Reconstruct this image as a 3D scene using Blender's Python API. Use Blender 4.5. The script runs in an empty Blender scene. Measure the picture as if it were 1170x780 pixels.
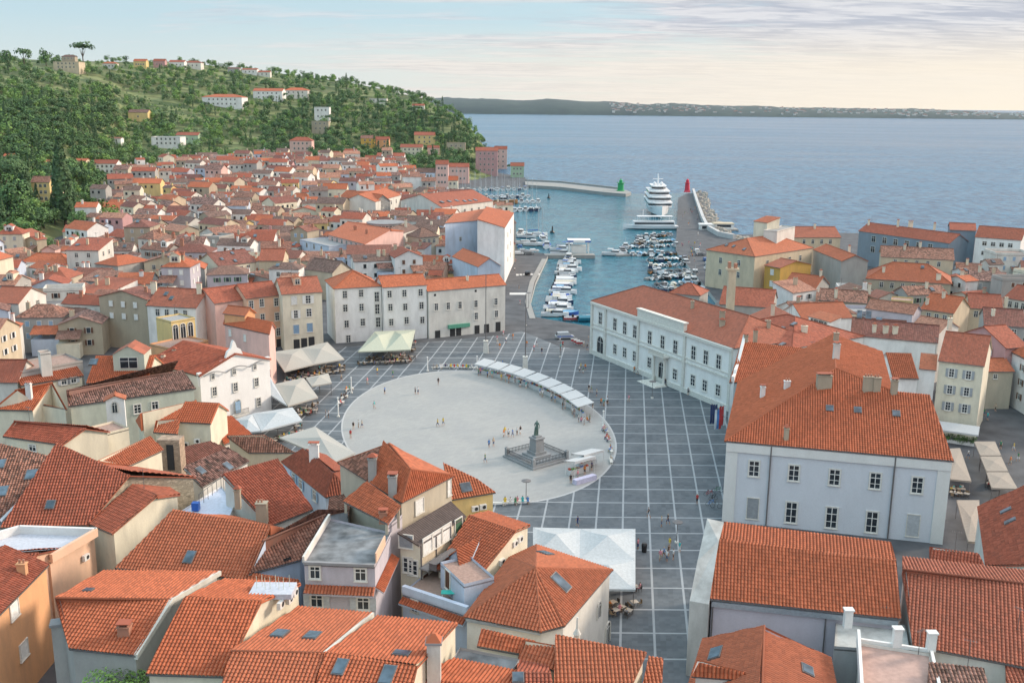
import bpy, math, random
from math import sin, cos, pi, radians, atan, sqrt, floor
from mathutils import Vector, Matrix, noise
random.seed(7)
S = bpy.context.scene
COL = S.collection
F = 1150.0; PIT = atan(271/1150); RO = radians(.5)
CZ = 60.0
def ray(px, py):
    x = (px-585)/F; y = -(py-390)/F
    x, y = x*cos(RO)-y*sin(RO), x*sin(RO)+y*cos(RO)
    t = pi/2-PIT
    return Vector((x, y*cos(t)+sin(t), y*sin(t)-cos(t)))
def W(px, py, z=0.0):
    r = ray(px, py); k = (z-CZ)/r.z
    return Vector((r.x*k, r.y*k, z))
def zc(p):
    d = Vector(p)-Vector((0, 0, CZ))
    return d.y*cos(PIT)-d.z*sin(PIT)
def proj(p):
    d = Vector(p)-Vector((0, 0, CZ)); k = d.y*cos(PIT)-d.z*sin(PIT)
    if k < 1: return (-999, -999)
    u = d.x/k; v = (d.z*cos(PIT)+d.y*sin(PIT))/k
    u, v = u*cos(-RO)-v*sin(-RO), u*sin(-RO)+v*cos(-RO)
    return (585+F*u, 390-F*v)
# ---------------------------------------------------------------- materials
MATS = {}
def _new(n):
    m = bpy.data.materials.new(n); m.use_nodes = True
    nt = m.node_tree; b = nt.nodes['Principled BSDF']
    return m, nt, b
def N(nt, t, **kw):
    n = nt.nodes.new(t)
    for k, v in kw.items():
        if k.startswith('i_'):
            key = k[2:]; key = int(key) if key.isdigit() else key.replace('_', ' ')
            n.inputs[key].default_value = v
        else: setattr(n, k, v)
    return n
def L(nt, a, b): nt.links.new(a, b)
def c4(c): return (c[0], c[1], c[2], 1)
def ramp(nt, fac, stops):
    r = nt.nodes.new('ShaderNodeValToRGB'); e = r.color_ramp.elements
    while len(e) < len(stops): e.new(.5)
    for i, (p, c) in enumerate(stops): e[i].position = p; e[i].color = c4(c) if len(c) == 3 else c
    L(nt, fac, r.inputs[0]); return r.outputs[0]
def mix(nt, f, a, b, mode='MIX'):
    m = nt.nodes.new('ShaderNodeMix'); m.data_type = 'RGBA'; m.blend_type = mode
    for s, v in ((0, f), (6, a), (7, b)):
        if hasattr(v, 'links'): L(nt, v, m.inputs[s])
        elif isinstance(v, (int, float)): m.inputs[s].default_value = v
        else: m.inputs[s].default_value = c4(v)
    return m.outputs[2]
def mth(nt, op, a, b=None, c=None):
    m = nt.nodes.new('ShaderNodeMath'); m.operation = op
    for i, v in enumerate((a, b, c)):
        if v is None: continue
        if hasattr(v, 'links'): L(nt, v, m.inputs[i])
        else: m.inputs[i].default_value = v
    return m.outputs[0]
def plain(name, col, rough=.6, metal=0, var=.12, scale=3.0, bump=0):
    """procedural surface: base colour broken up by two noises"""
    if name in MATS: return MATS[name]
    m, nt, b = _new(name)
    g = N(nt, 'ShaderNodeNewGeometry')
    n1 = N(nt, 'ShaderNodeTexNoise', i_Scale=scale, i_Detail=4.0); L(nt, g.outputs['Position'], n1.inputs['Vector'])
    lo = tuple(x*(1-var) for x in col); hi = tuple(min(1, x*(1+var)) for x in col)
    L(nt, ramp(nt, n1.outputs[0], [(.3, lo), (.7, hi)]), b.inputs['Base Color'])
    b.inputs['Roughness'].default_value = rough; b.inputs['Metallic'].default_value = metal
    if bump:
        bp = N(nt, 'ShaderNodeBump', i_Strength=bump, i_Distance=.05); L(nt, n1.outputs[0], bp.inputs['Height']); L(nt, bp.outputs[0], b.inputs['Normal'])
    MATS[name] = m; return m
def wallmat(col, stain=.5, kind='plaster'):
    key = 'wall_%s_%d_%d_%d_%d' % (kind, *(int(c*100) for c in col), int(stain*100))
    if key in MATS: return MATS[key]
    m, nt, b = _new(key)
    g = N(nt, 'ShaderNodeNewGeometry')
    mp = N(nt, 'ShaderNodeMapping'); mp.inputs['Scale'].default_value = (1, 1, .35); L(nt, g.outputs['Position'], mp.inputs['Vector'])
    n1 = N(nt, 'ShaderNodeTexNoise', i_Scale=.45, i_Detail=7.0, i_Roughness=.65); L(nt, mp.outputs[0], n1.inputs['Vector'])
    n2 = N(nt, 'ShaderNodeTexNoise', i_Scale=5.0, i_Detail=5.0); L(nt, g.outputs['Position'], n2.inputs['Vector'])
    base = mix(nt, n2.outputs[0], tuple(c*.9 for c in col), tuple(min(1, c*1.06) for c in col))
    dirt = ramp(nt, n1.outputs[0], [(.40, (0, 0, 0)), (.66, (1, 1, 1))])
    out = mix(nt, mth(nt, 'MULTIPLY', dirt, stain), base, (col[0]*.5+.06, col[1]*.5+.055, col[2]*.5+.05))
    if kind == 'stone':
        v = N(nt, 'ShaderNodeTexVoronoi', i_Scale=2.2); v.feature = 'DISTANCE_TO_EDGE'
        mp2 = N(nt, 'ShaderNodeMapping'); mp2.inputs['Scale'].default_value = (.8, .8, 1.6); L(nt, g.outputs['Position'], mp2.inputs['Vector']); L(nt, mp2.outputs[0], v.inputs['Vector'])
        vc = N(nt, 'ShaderNodeTexVoronoi', i_Scale=2.2); L(nt, mp2.outputs[0], vc.inputs['Vector'])
        sep = N(nt, 'ShaderNodeSeparateColor'); L(nt, vc.outputs['Color'], sep.inputs[0])
        out = mix(nt, .55, out, ramp(nt, sep.outputs[0], [(0, tuple(c*.45 for c in col)), (1, tuple(min(1, c*1.25) for c in col))]))
        out = mix(nt, ramp(nt, v.outputs[0], [(.0, (1, 1, 1)), (.07, (0, 0, 0))]), out, tuple(c*.5 for c in col))
    L(nt, out, b.inputs['Base Color']); b.inputs['Roughness'].default_value = .9
    bp = N(nt, 'ShaderNodeBump', i_Strength=.35, i_Distance=.04); L(nt, n2.outputs[0], bp.inputs['Height']); L(nt, bp.outputs[0], b.inputs['Normal'])
    MATS[key] = m; return m
TU, TV = .36, .46
TILEC = {  # base, spread, lichen amount
 'new': ((.49, .13, .054), .15, .05), 'orange': ((.43, .115, .047), .24, .12), 'red': ((.33, .084, .044), .3, .2),
 'dark': ((.20, .07, .052), .42, .4), 'old': ((.27, .125, .085), .7, .55), 'brown': ((.17, .10, .08), .5, .55),
 'pale': ((.40, .19, .125), .45, .3), 'awn': ((.075, .055, .05), .15, .25), 'mixed': ((.23, .12, .095), .95, .65)}
def tilemat(kind):
    key = 'tiles_'+kind
    if key in MATS: return MATS[key]
    base, var, lich = TILEC[kind]
    m, nt, b = _new(key)
    uv = N(nt, 'ShaderNodeUVMap'); sp = N(nt, 'ShaderNodeSeparateXYZ'); L(nt, uv.outputs[0], sp.inputs[0])
    u = mth(nt, 'DIVIDE', sp.outputs[0], TU); v = mth(nt, 'DIVIDE', sp.outputs[1], TV)
    cb = N(nt, 'ShaderNodeCombineXYZ'); L(nt, mth(nt, 'FLOOR', u), cb.inputs[0]); L(nt, mth(nt, 'FLOOR', v), cb.inputs[1])
    wn = N(nt, 'ShaderNodeTexWhiteNoise'); wn.noise_dimensions = '2D'; L(nt, cb.outputs[0], wn.inputs['Vector'])
    dk = tuple(c*(1-var) for c in base); lt = tuple(min(1, c*(1+var*.75)+.02*var) for c in base)
    tile = ramp(nt, wn.outputs[0], [(0, dk), (.55, base), (1, lt)])
    g = N(nt, 'ShaderNodeNewGeometry')
    n0 = N(nt, 'ShaderNodeTexNoise', i_Scale=.12, i_Detail=3.0); L(nt, g.outputs['Position'], n0.inputs['Vector'])
    tile = mix(nt, mth(nt, 'MULTIPLY', ramp(nt, n0.outputs[0], [(.35, (0, 0, 0)), (.65, (1, 1, 1))]), .35), tile, tuple(c*.72 for c in base))
    oi = N(nt, 'ShaderNodeObjectInfo'); rn = oi.outputs['Random']
    tile = mix(nt, mth(nt, 'MULTIPLY', ramp(nt, rn, [(.5, (0, 0, 0)), (1, (1, 1, 1))]), .26), tile, (.34, .16, .10)); tile = mix(nt, mth(nt, 'MULTIPLY', ramp(nt, rn, [(0, (1, 1, 1)), (.4, (0, 0, 0))]), .38), tile, (.19, .065, .04))
    n1 = N(nt, 'ShaderNodeTexNoise', i_Scale=.9, i_Detail=8.0, i_Roughness=.7); L(nt, g.outputs['Position'], n1.inputs['Vector'])
    mk = ramp(nt, n1.outputs[0], [(.5, (0, 0, 0)), (.75, (1, 1, 1))])
    tile = mix(nt, mth(nt, 'MULTIPLY', mk, lich), tile, (.12, .095, .075))
    n3 = N(nt, 'ShaderNodeTexNoise', i_Scale=3.5, i_Detail=4.0); L(nt, g.outputs['Position'], n3.inputs['Vector'])
    mk3 = ramp(nt, n3.outputs[0], [(.6, (0, 0, 0)), (.7, (1, 1, 1))])
    tile = mix(nt, mth(nt, 'MULTIPLY', mk3, lich*.5), tile, (.30, .22, .16))
    L(nt, tile, b.inputs['Base Color']); b.inputs['Roughness'].default_value = .85
    # ribs and courses
    fu = mth(nt, 'FRACT', u); fv = mth(nt, 'FRACT', v)
    rib = mth(nt, 'ABSOLUTE', mth(nt, 'SINE', mth(nt, 'MULTIPLY', fu, pi)))
    h = mth(nt, 'ADD', rib, mth(nt, 'MULTIPLY', mth(nt, 'SUBTRACT', 1.0, fv), .35))
    bp = N(nt, 'ShaderNodeBump', i_Strength=.8, i_Distance=.06); L(nt, h, bp.inputs['Height']); L(nt, bp.outputs[0], b.inputs['Normal'])
    MATS[key] = m; return m
def glassmat(name='window_glass', col=(.025, .032, .04), rough=.08):
    if name in MATS: return MATS[name]
    m, nt, b = _new(name)
    g = N(nt, 'ShaderNodeNewGeometry'); n1 = N(nt, 'ShaderNodeTexNoise', i_Scale=.7); L(nt, g.outputs['Position'], n1.inputs['Vector'])
    L(nt, ramp(nt, n1.outputs[0], [(.35, tuple(c*.6 for c in col)), (.7, tuple(c*1.8 for c in col))]), b.inputs['Base Color'])
    b.inputs['Roughness'].default_value = rough
    MATS[name] = m; return m
# ---------------------------------------------------------------- mesh builder
class M:
    def __init__(s): s.v = []; s.f = []; s.m = []; s.uv = {}; s.mats = []
    def mi(s, mat):
        if mat not in s.mats: s.mats.append(mat)
        return s.mats.index(mat)
    def face(s, pts, mat, uv=None):
        i = len(s.v); s.v += [tuple(p) for p in pts]; s.f.append(tuple(range(i, i+len(pts)))); s.m.append(s.mi(mat))
        if uv: s.uv[len(s.f)-1] = uv
    def box(s, c, d, mat, rz=0, top=1.0, taper=None, mt=None):
        """c = centre of the base, d = sizes; top = scale of the upper face"""
        ca, sa = cos(rz), sin(rz); i = len(s.v)
        for zz, k in ((0, 1), (1, top)):
            for sx, sy in ((-1, -1), (1, -1), (1, 1), (-1, 1)):
                x = sx*d[0]/2*k; y = sy*d[1]/2*k
                s.v.append((c[0]+x*ca-y*sa, c[1]+x*sa+y*ca, c[2]+zz*d[2]))
        for q in ((0, 3, 2, 1), (4, 5, 6, 7), (0, 1, 5, 4), (1, 2, 6, 5), (2, 3, 7, 6), (3, 0, 4, 7)):
            s.f.append(tuple(i+k for k in q)); s.m.append(s.mi(mat))
    def tube(s, a, b, r, mat, r2=None, n=6):
        a = Vector(a); b = Vector(b); d = (b-a)
        if d.length < 1e-6: return
        z = d.normalized(); x = z.orthogonal().normalized(); y = z.cross(x); r2 = r if r2 is None else r2
        i = len(s.v)
        for p, q in ((a, r), (b, r2)):
            for k in range(n):
                t = 2*pi*k/n; s.v.append(tuple(p+x*cos(t)*q+y*sin(t)*q))
        for k in range(n):
            j = (k+1) % n; s.f.append((i+k, i+j, i+n+j, i+n+k)); s.m.append(s.mi(mat))
        s.f.append(tuple(i+k for k in range(n))[::-1]); s.m.append(s.mi(mat))
        s.f.append(tuple(i+n+k for k in range(n))); s.m.append(s.mi(mat))
    def lathe(s, c, prof, mat, n=12, closed=True):
        i = len(s.v)
        for r, z in prof:
            for k in range(n):
                t = 2*pi*k/n; s.v.append((c[0]+r*cos(t), c[1]+r*sin(t), c[2]+z))
        for q in range(len(prof)-1):
            for k in range(n):
                j = (k+1) % n; a = i+q*n; s.f.append((a+k, a+j, a+n+j, a+n+k)); s.m.append(s.mi(mat))
        s.f.append(tuple(i+(len(prof)-1)*n+k for k in range(n))); s.m.append(s.mi(mat))
    def prism(s, poly, z0, z1, mat, side=None):
        """vertical prism over a plan polygon (z0/z1 numbers)"""
        n = len(poly); i = len(s.v)
        a = sum(poly[k][0]*poly[(k+1) % n][1]-poly[(k+1) % n][0]*poly[k][1] for k in range(n))
        if a < 0: poly = poly[::-1]
        for z in (z0, z1):
            for p in poly: s.v.append((p[0], p[1], z))
        s.f.append(tuple(i+n+k for k in range(n))); s.m.append(s.mi(mat))
        s.f.append(tuple(i+k for k in range(n))[::-1]); s.m.append(s.mi(mat))
        for k in range(n):
            j = (k+1) % n; s.f.append((i+k, i+j, i+n+j, i+n+k)); s.m.append(s.mi(side or mat))
    def mesh(s, name):
        me = bpy.data.meshes.new(name); me.from_pydata(s.v, [], s.f)
        for m in s.mats: me.materials.append(m)
        me.polygons.foreach_set('material_index', s.m)
        if s.uv:
            ul = me.uv_layers.new(name='UVMap')
            for fi, uvs in s.uv.items():
                st = me.polygons[fi].loop_start
                for k, t in enumerate(uvs): ul.data[st+k].uv = t
        me.update(); return me
    def build(s, name, parent=None, loc=None, rz=0, smooth=False):
        if not s.f: return None
        me = s.mesh(name)
        if smooth: me.shade_smooth()
        return put(name, me, parent, loc, rz)
def put(name, me, parent=None, loc=None, rz=0):
    o = bpy.data.objects.new(name, me); COL.objects.link(o)
    if parent: o.parent = parent
    if loc is not None: o.location = loc
    if rz: o.rotation_euler[2] = rz
    return o
def tag(o, label=None, cat=None, group=None, kind=None):
    if label: o['label'] = label
    if cat: o['category'] = cat
    if group: o['group'] = group
    if kind: o['kind'] = kind
    return o
def empty(name, loc, label, cat, group=None, rz=0):
    o = bpy.data.objects.new(name, None); COL.objects.link(o); o.location = loc; o.rotation_euler[2] = rz
    o.empty_display_size = .1
    return tag(o, label, cat, group)
def kids(o): return CH.get(o.name, [])
CH = {}
def copy_tree(o, parent=None, ch=None):
    c = o.copy(); COL.objects.link(c)
    if parent: c.parent = parent
    for k in list(o.children): copy_tree(k, c)
    return c
WALLC = {'white': (.80, .79, .77), 'offwhite': (.68, .66, .61), 'cream': (.72, .62, .44), 'palecream': (.74, .68, .54), 'yellow': (.72, .54, .24), 'ochre': (.62, .36, .08),
 'peach': (.72, .47, .33), 'orange': (.72, .38, .19), 'pink': (.70, .46, .41), 'rose': (.52, .30, .30), 'grey': (.40, .39, .37), 'beige': (.52, .46, .36), 'blue': (.38, .50, .68),
 'paleblue': (.52, .60, .72), 'lilac': (.50, .47, .52), 'green': (.38, .52, .36), 'palegreen': (.52, .55, .46), 'slate': (.22, .28, .34), 'stone': (.42, .36, .27), 'red': (.5, .14, .1), 'sand': (.60, .50, .36), 'dgrey': (.2, .2, .2), 'sky': (.25, .48, .68), 'courtblue': (.61, .635, .68), 'concrete': (.36, .36, .36)}
FRAME = plain('window_frame_white', (.7, .69, .66), .6, var=.05)
STONE = plain('window_surround_stone', (.62, .60, .55), .85, var=.1)
GLASS = glassmat(); DARK = plain('dark_opening', (.03, .03, .032), .9)
SHUT = {'grey': plain('shutter_grey', (.30, .32, .34), .6), 'blue': plain('shutter_blue', (.25, .38, .52), .6), 'green': plain('shutter_green', (.06, .14, .08), .6),
 'brown': plain('shutter_brown', (.13, .06, .035), .6), 'white': plain('shutter_white', (.70, .70, .68), .6), 'palegrey': plain('shutter_pale', (.46, .48, .50), .6)}
GUT = plain('gutter_metal', (.16, .15, .15), .5, .3); ZINC = plain('zinc_sheet', (.36, .40, .44), .45, .5)
RIDGE = tilemat('orange')
WC = {}
def winproto(w, h, style):
    """style: cross / plain / shut_<c> / open_<c> / arch / small / bare. local x along wall, +z up, -y outwards, origin at centre"""
    k = (round(w, 1), round(h, 1), style)
    if k in WC: return WC[k]
    w, h = k[0], k[1]
    p = M(); f = M(); s = M()
    t = max(.06, w*.07)
    if style == 'arch':
        pts = [(-w/2, -h/2), (w/2, -h/2)]+[(w/2*cos(a*pi/8), h/2-w/2+w/2*sin(a*pi/8)) for a in range(9)]
        p.face([(x, -.03, z) for x, z in pts], GLASS)
        n = len(pts)
        for i in range(1, n):
            a, b = pts[i], pts[(i+1) % n]
            f.tube((a[0], -.06, a[1]), (b[0], -.06, b[1]), .12, STONE, n=4)
        f.tube((0, -.05, -h/2), (0, -.05, h/2), .05, FRAME, n=4); f.tube((-w/2, -.05, h/2-w/2), (w/2, -.05, h/2-w/2), .05, FRAME, n=4)
    else:
        p.face([(-w/2, -.03, -h/2), (w/2, -.03, -h/2), (w/2, -.03, h/2), (-w/2, -.03, h/2)], SHUT[style[5:]] if style.startswith('shut_') else (DARK if style == 'bare' else GLASS))
        if style != 'bare':
            o = .12 if w > .8 else .08
            for a in ((0, h/2+o/2, w+2*o, o), (0, -h/2-o/2, w+2*o, o)): f.box((a[0], -.05, a[1]-a[3]/2), (a[2], .12, a[3]), STONE)
            for sx in (-1, 1): f.box((sx*(w/2+o/2), -.05, -h/2), (o, .12, h), STONE)
            if not style.startswith('shut_'):
                f.box((0, -.045, -h/2), (t, .06, h), FRAME); f.box((0, -.043, h*.16), (w, .05, t), FRAME)
                if h > 1.5: f.box((0, -.043, -h*.2), (w, .05, t*.7), FRAME)
                for sx in (-1, 1): f.box((sx*(w/2-t/2), -.047, -h/2), (t, .06, h), FRAME)
                f.box((0, -.047, h/2-t), (w, .055, t), FRAME); f.box((0, -.047, -h/2), (w, .055, t), FRAME)
            else:
                for q in range(int(h/.16)): f.box((0, -.05, -h/2+.04+q*.16), (w*.96, .04, .06), SHUT[style[5:]])
            f.box((0, -.09, -h/2-o-.02), (w+2*o+.1, .22, .08), STONE)
        if style.startswith('open_'):
            for sx in (-1, 1):
                s = M() if sx == 1 else s; s.box((0, -.10, -h/2), (w*.5, .05, h), SHUT[style[5:]])
    WC[k] = (p.mesh('window'), f.mesh('window_frame') if f.f else None, (s.mesh('shutter'), w/2+.1+w*.26) if s.f else None)
    return WC[k]
WC2 = {}
def winfar(w, h, style):
    k = (round(w, 1), round(h, 1), style)
    if k in WC2: return WC2[k]
    p = M(); w, h = k[0], k[1]
    mat = SHUT[style[5:]] if style.startswith('shut_') else GLASS
    p.box((0, -.05, -h/2-.1), (w+.24, .10, h+.2), STONE if style != 'bare' else DARK); p.box((0, -.07, -h/2), (w, .10, h), mat)
    if style.startswith('open_'):
        for sx in (-1, 1): p.box((sx*(w/2+.1+w*.26), -.10, -h/2), (w*.5, .08, h), SHUT[style[5:]])
    elif not style.startswith('shut_'): p.box((0, -.08, -h/2), (.09, .10, h), FRAME); p.box((0, -.082, h*.15), (w, .09, .08), FRAME)
    WC2[k] = p.mesh('window'); return WC2[k]
FOOT = []   # footprints taken: (cx, cy, radius)
BL = []     # records for labels
class Bd:
    def __init__(s, label, wall='cream', tile='orange', z0=0.0, name='town_house', cat='house', group=None, wkind='plaster', fine=False, far=False, stain=.5, inset=.28):
        s.label = label; s.name = name; s.cat = cat; s.group = group
        s.wm = wallmat(WALLC[wall], stain, wkind); s.tm = tilemat(tile); s.z0 = z0; s.fine = fine; s.far = far
        s.V = {}; s.roofs = []; s.loops = []; s.W = M(); s.R = M(); s.fix = []; s.inset = inset; s.cen = None; s.emp = None; s.wallc = wall; s.tile = tile
    def p(s, **kw):
        for k, v in kw.items(): s.V[k] = Vector(v) if isinstance(v, Vector) else W(*v)
        return s
    def on(s, key, px, py, ks):
        a, b, c = (s.V[k] for k in ks); n = (b-a).cross(c-a); r = ray(px, py); o = Vector((0, 0, CZ))
        s.V[key] = o+r*(n.dot(a-o)/n.dot(r)); return s
    def par(s, key, a, b, c):  # key = a + c - b
        s.V[key] = s.V[a]+s.V[c]-s.V[b]; return s
    def start(s, loopkeys):
        pts = [s.V[k] for k in loopkeys]
        s.cen = sum((Vector((p.x, p.y, 0)) for p in pts), Vector())/len(pts)
        s.org = Vector((s.cen.x, s.cen.y, s.z0))
        r = sum((Vector((p.x, p.y, 0))-s.cen).length for p in pts)/len(pts)
        FOOT.append((s.cen.x, s.cen.y, r))
        s.emp = empty(s.name, s.org, s.label, s.cat, s.group); s.rad = r
    def wp(s, k):
        v = s.V[k]; d = Vector((s.cen.x-v.x, s.cen.y-v.y, 0)); L_ = d.length
        d = d/L_*min(s.inset*1.4, L_*.3) if L_ > 0 else d
        return Vector((v.x+d.x, v.y+d.y, v.z-.06))
    def walls(s, *keys, z0=None):
        if s.emp is None: s.start(keys)
        z = s.z0-1.5 if z0 is None else z0; n = len(keys)
        P = [s.wp(k) for k in keys]
        for i in range(n):
            a, b = P[i], P[(i+1) % n]
            s.W.face([a, b, (b.x, b.y, z), (a.x, a.y, z)], s.wm)
        return s
    def plane(s, *keys, mat=None, fine=None, flat=False):
        pts = [s.V[k] for k in keys]
        n = (pts[1]-pts[0]).cross(pts[2]-pts[0])
        if n.length < 1e-6: return s
        n.normalize()
        if n.z < 0: n = -n
        s.roofs.append((pts, n, keys))
        mat = mat or s.tm
        u = (pts[1]-pts[0]).normalized(); v = n.cross(u)
        if sum((p-pts[0]).dot(v) for p in pts) < 0: v = -v
        uo = random.randint(0, 60)*TU; vo = random.randint(0, 60)*TV
        uvs = [((p-pts[0]).dot(u), (p-pts[0]).dot(v)) for p in pts]
        th = .16
        def pl(p):
            dz = n.dot(p-pts[0])/max(n.z, .2); return Vector((p.x, p.y, min(p.z, p.z-dz)-th))
        q = [pl(p) for p in pts]
        fine = s.fine if fine is None else fine
        if flat or not fine:
            s.R.face(pts, mat, [(a+uo, b+vo) for a, b in uvs])
        else: ribgrid(s.R, pts, uvs, u, v, n, mat, uo, vo)
        m2 = GUT
        for i in range(len(pts)):
            j = (i+1) % len(pts); s.R.face([pts[i], pts[j], q[j], q[i]], mat if i else GUT, [(uo, vo)]*4)
        s.R.face(q[::-1], s.wm)
        return s
    def caps(s, r=.13, mat=None):
        """ridge and hip tiles along every edge shared by two planes"""
        ed = {}
        for pts, n, keys in s.roofs:
            for i in range(len(keys)):
                e = tuple(sorted((keys[i], keys[(i+1) % len(keys)]))); ed.setdefault(e, []).append((n, sum(pts, Vector())/len(pts)))
        for (a, b), ns in ed.items():
            if len(ns) == 2:
                (n1, c1), (n2, c2) = ns
                if (c2-c1).dot(n1) < -.01:   # convex
                    up = (n1+n2).normalized()*.03
                    s.R.tube(s.V[a]+up, s.V[b]+up, r, mat or s.tm, n=6)
        return s
    def win(s, k1, k2, pts, w=.95, h=1.5, style='cross', name='window', lift=0):
        a, b = s.wp(k1), s.wp(k2); d = Vector((b.x-a.x, b.y-a.y, 0)); n = Vector((d.y, -d.x, 0)).normalized()
        if n.dot(s.cen-Vector((a.x, a.y, 0))) > 0: n = -n
        ang = math.atan2(n.x, -n.y)   # local -y -> n
        for q in pts:
            r = ray(*q[:2]); o = Vector((0, 0, CZ)); t = n.dot(a-o)/n.dot(r); P = o+r*t+n*.01
            s.fix.append((P, ang, q[2] if len(q) > 2 else w, q[3] if len(q) > 3 else h, q[4] if len(q) > 4 else style, name))
        return s
    def wgrid(s, k1, k2, rows, cols, w=.9, h=1.4, style='cross', top=None, dz=3.0, skip=(), zt=1.5, pad=.12):
        a, b = s.wp(k1), s.wp(k2); d = Vector((b.x-a.x, b.y-a.y, 0)); n = Vector((d.y, -d.x, 0)).normalized()
        if n.dot(s.cen-Vector((a.x, a.y, 0))) > 0: n = -n
        ang = math.atan2(n.x, -n.y); zt0 = min(a.z, b.z)
        for r in range(rows):
            for c in range(cols):
                if (r, c) in skip: continue
                f = pad+(1-2*pad)*((c+.5)/cols); P = a+d*f+n*.01; P.z = zt0-zt-r*dz
                if P.z < s.z0+.6: continue
                st = style if isinstance(style, str) else random.choice(style)
                s.fix.append((P.copy(), ang, w, h, st, 'window'))
        return s
    def chim(s, px, py, h=1.4, w=.7, d=.6, mat=None, ri=None, rz=0):
        """chimney whose foot is seen at px, py on a roof plane"""
        s.chs = getattr(s, 'chs', []); s.chs.append((px, py, h, w, d, mat, ri, rz)); return s
    def sky(s, px, py, w=.8, h=1.2, ri=None):
        s.sks = getattr(s, 'sks', []); s.sks.append((px, py, w, h, ri)); return s
    def hit(s, px, py, ri=None):
        o = Vector((0, 0, CZ)); r = ray(px, py); best = None
        for i, (pts, n, _) in enumerate(s.roofs):
            if ri is not None and i != ri: continue
            t = n.dot(pts[0]-o)/n.dot(r); P = o+r*t
            c = sum(pts, Vector())/len(pts); ins = ri is not None or inside(P, pts)
            if ins and (best is None or t < best[0]): best = (t, P, n, pts)
        if best is None:
            for i, (pts, n, _) in enumerate(s.roofs):
                t = n.dot(pts[0]-o)/n.dot(r); P = o+r*t; dd = (P-sum(pts, Vector())/len(pts)).length
                if best is None or dd < best[0]: best = (dd, P, n, pts)
        return best[1], best[2], best[3]
    def done(s):
        o = s.org
        def rel(m): m.v = [(x-o.x, y-o.y, z-o.z) for x, y, z in m.v]
        if s.W.f: rel(s.W); s.W.build('wall', s.emp)
        ro = None
        if s.R.f: rel(s.R); ro = s.R.build('roof', s.emp)
        for P, ang, w, h, st, nm in s.fix:
            if s.far: wo = put('window', winfar(w, h, st), s.emp, P-o, ang); continue
            pm, fm, sm = winproto(w, h, st)
            wo = put('window', pm, s.emp, P-o, ang)
            if fm: put('window_frame', fm, wo)
            if sm:
                for sx in (-1, 1): put('shutter', sm[0], wo, (sx*sm[1], 0, 0))
        for px, py, h, w, d, mat, ri, rz in getattr(s, 'chs', []):
            P, n, pts = s.hit(px, py, ri)
            put('chimney', chimmesh(w, d, h, mat or 'palecream'), ro or s.emp, P-o, rz)
        for px, py, w, h, ri in getattr(s, 'sks', []):
            P, n, pts = s.hit(px, py, ri); put_sky(P-o, n, (pts[1]-pts[0]), w, h, ro)
        BL.append(s); return s
def put_sky(P, n, u, w, h, parent):
    u = (u-n*u.dot(n)).normalized(); v = n.cross(u)
    k = ('sky', w, h)
    if k not in WC:
        f = M(); g = M()
        f.box((0, 0, -.02), (w+.2, h+.2, .26), GUT); g.box((0, 0, .25), (w, h, .03), SKYGL); WC[k] = (f.mesh('skylight'), g.mesh('skylight_pane'))
    ob = put('skylight', WC[k][0], parent); ob.matrix_local = Matrix.Translation(P) @ Matrix((u, v, n)).transposed().to_4x4()
    put('pane', WC[k][1], ob)
SKYGL = glassmat('skylight_glass', (.06, .09, .12), .06)
BRICK = wallmat((.42, .2, .13), .3); 
CHM = {}
def chimmesh(w, d, h, mat):
    v = random.randint(0, 2); k = (w, d, h, mat, v)
    if k in CHM: return CHM[k]
    m = M(); wm = BRICK if mat == 'brick' else wallmat(WALLC[mat], .6)
    m.box((0, 0, -.8), (w, d, h+.8), wm); m.box((0, 0, h), (w+.16, d+.16, .12), wm)
    if v == 0:
        for sx in (-1, 1): m.box((sx*w*.36, 0, h+.12), (.1, d*.8, .28), wm)
        m.box((0, 0, h+.40), (w+.2, d+.2, .08), tilemat('red'))
    elif v == 1:
        for sx in (-1, 1):
            for sy in (-1, 1): m.box((sx*w*.36, sy*d*.36, h+.12), (.1, .1, .22), wm)
        m.box((0, 0, h+.34), (w+.24, d+.24, .35), tilemat('red'), top=.25)
    else:
        for q in range(max(1, int(w/.45))): m.lathe((-w/2+.25+q*.42 if w > .8 else 0, 0, h+.12), [(.13, 0), (.11, .3), (.14, .34), (.14, .38)], BRICK, n=8)
    CHM[k] = m.mesh('chimney'); return CHM[k]
def inside(P, pts):
    c = False; n = len(pts)
    for i in range(n):
        a, b = pts[i], pts[(i+1) % n]
        if (a.y > P.y) != (b.y > P.y) and P.x < (b.x-a.x)*(P.y-a.y)/(b.y-a.y)+a.x: c = not c
    return c
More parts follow.
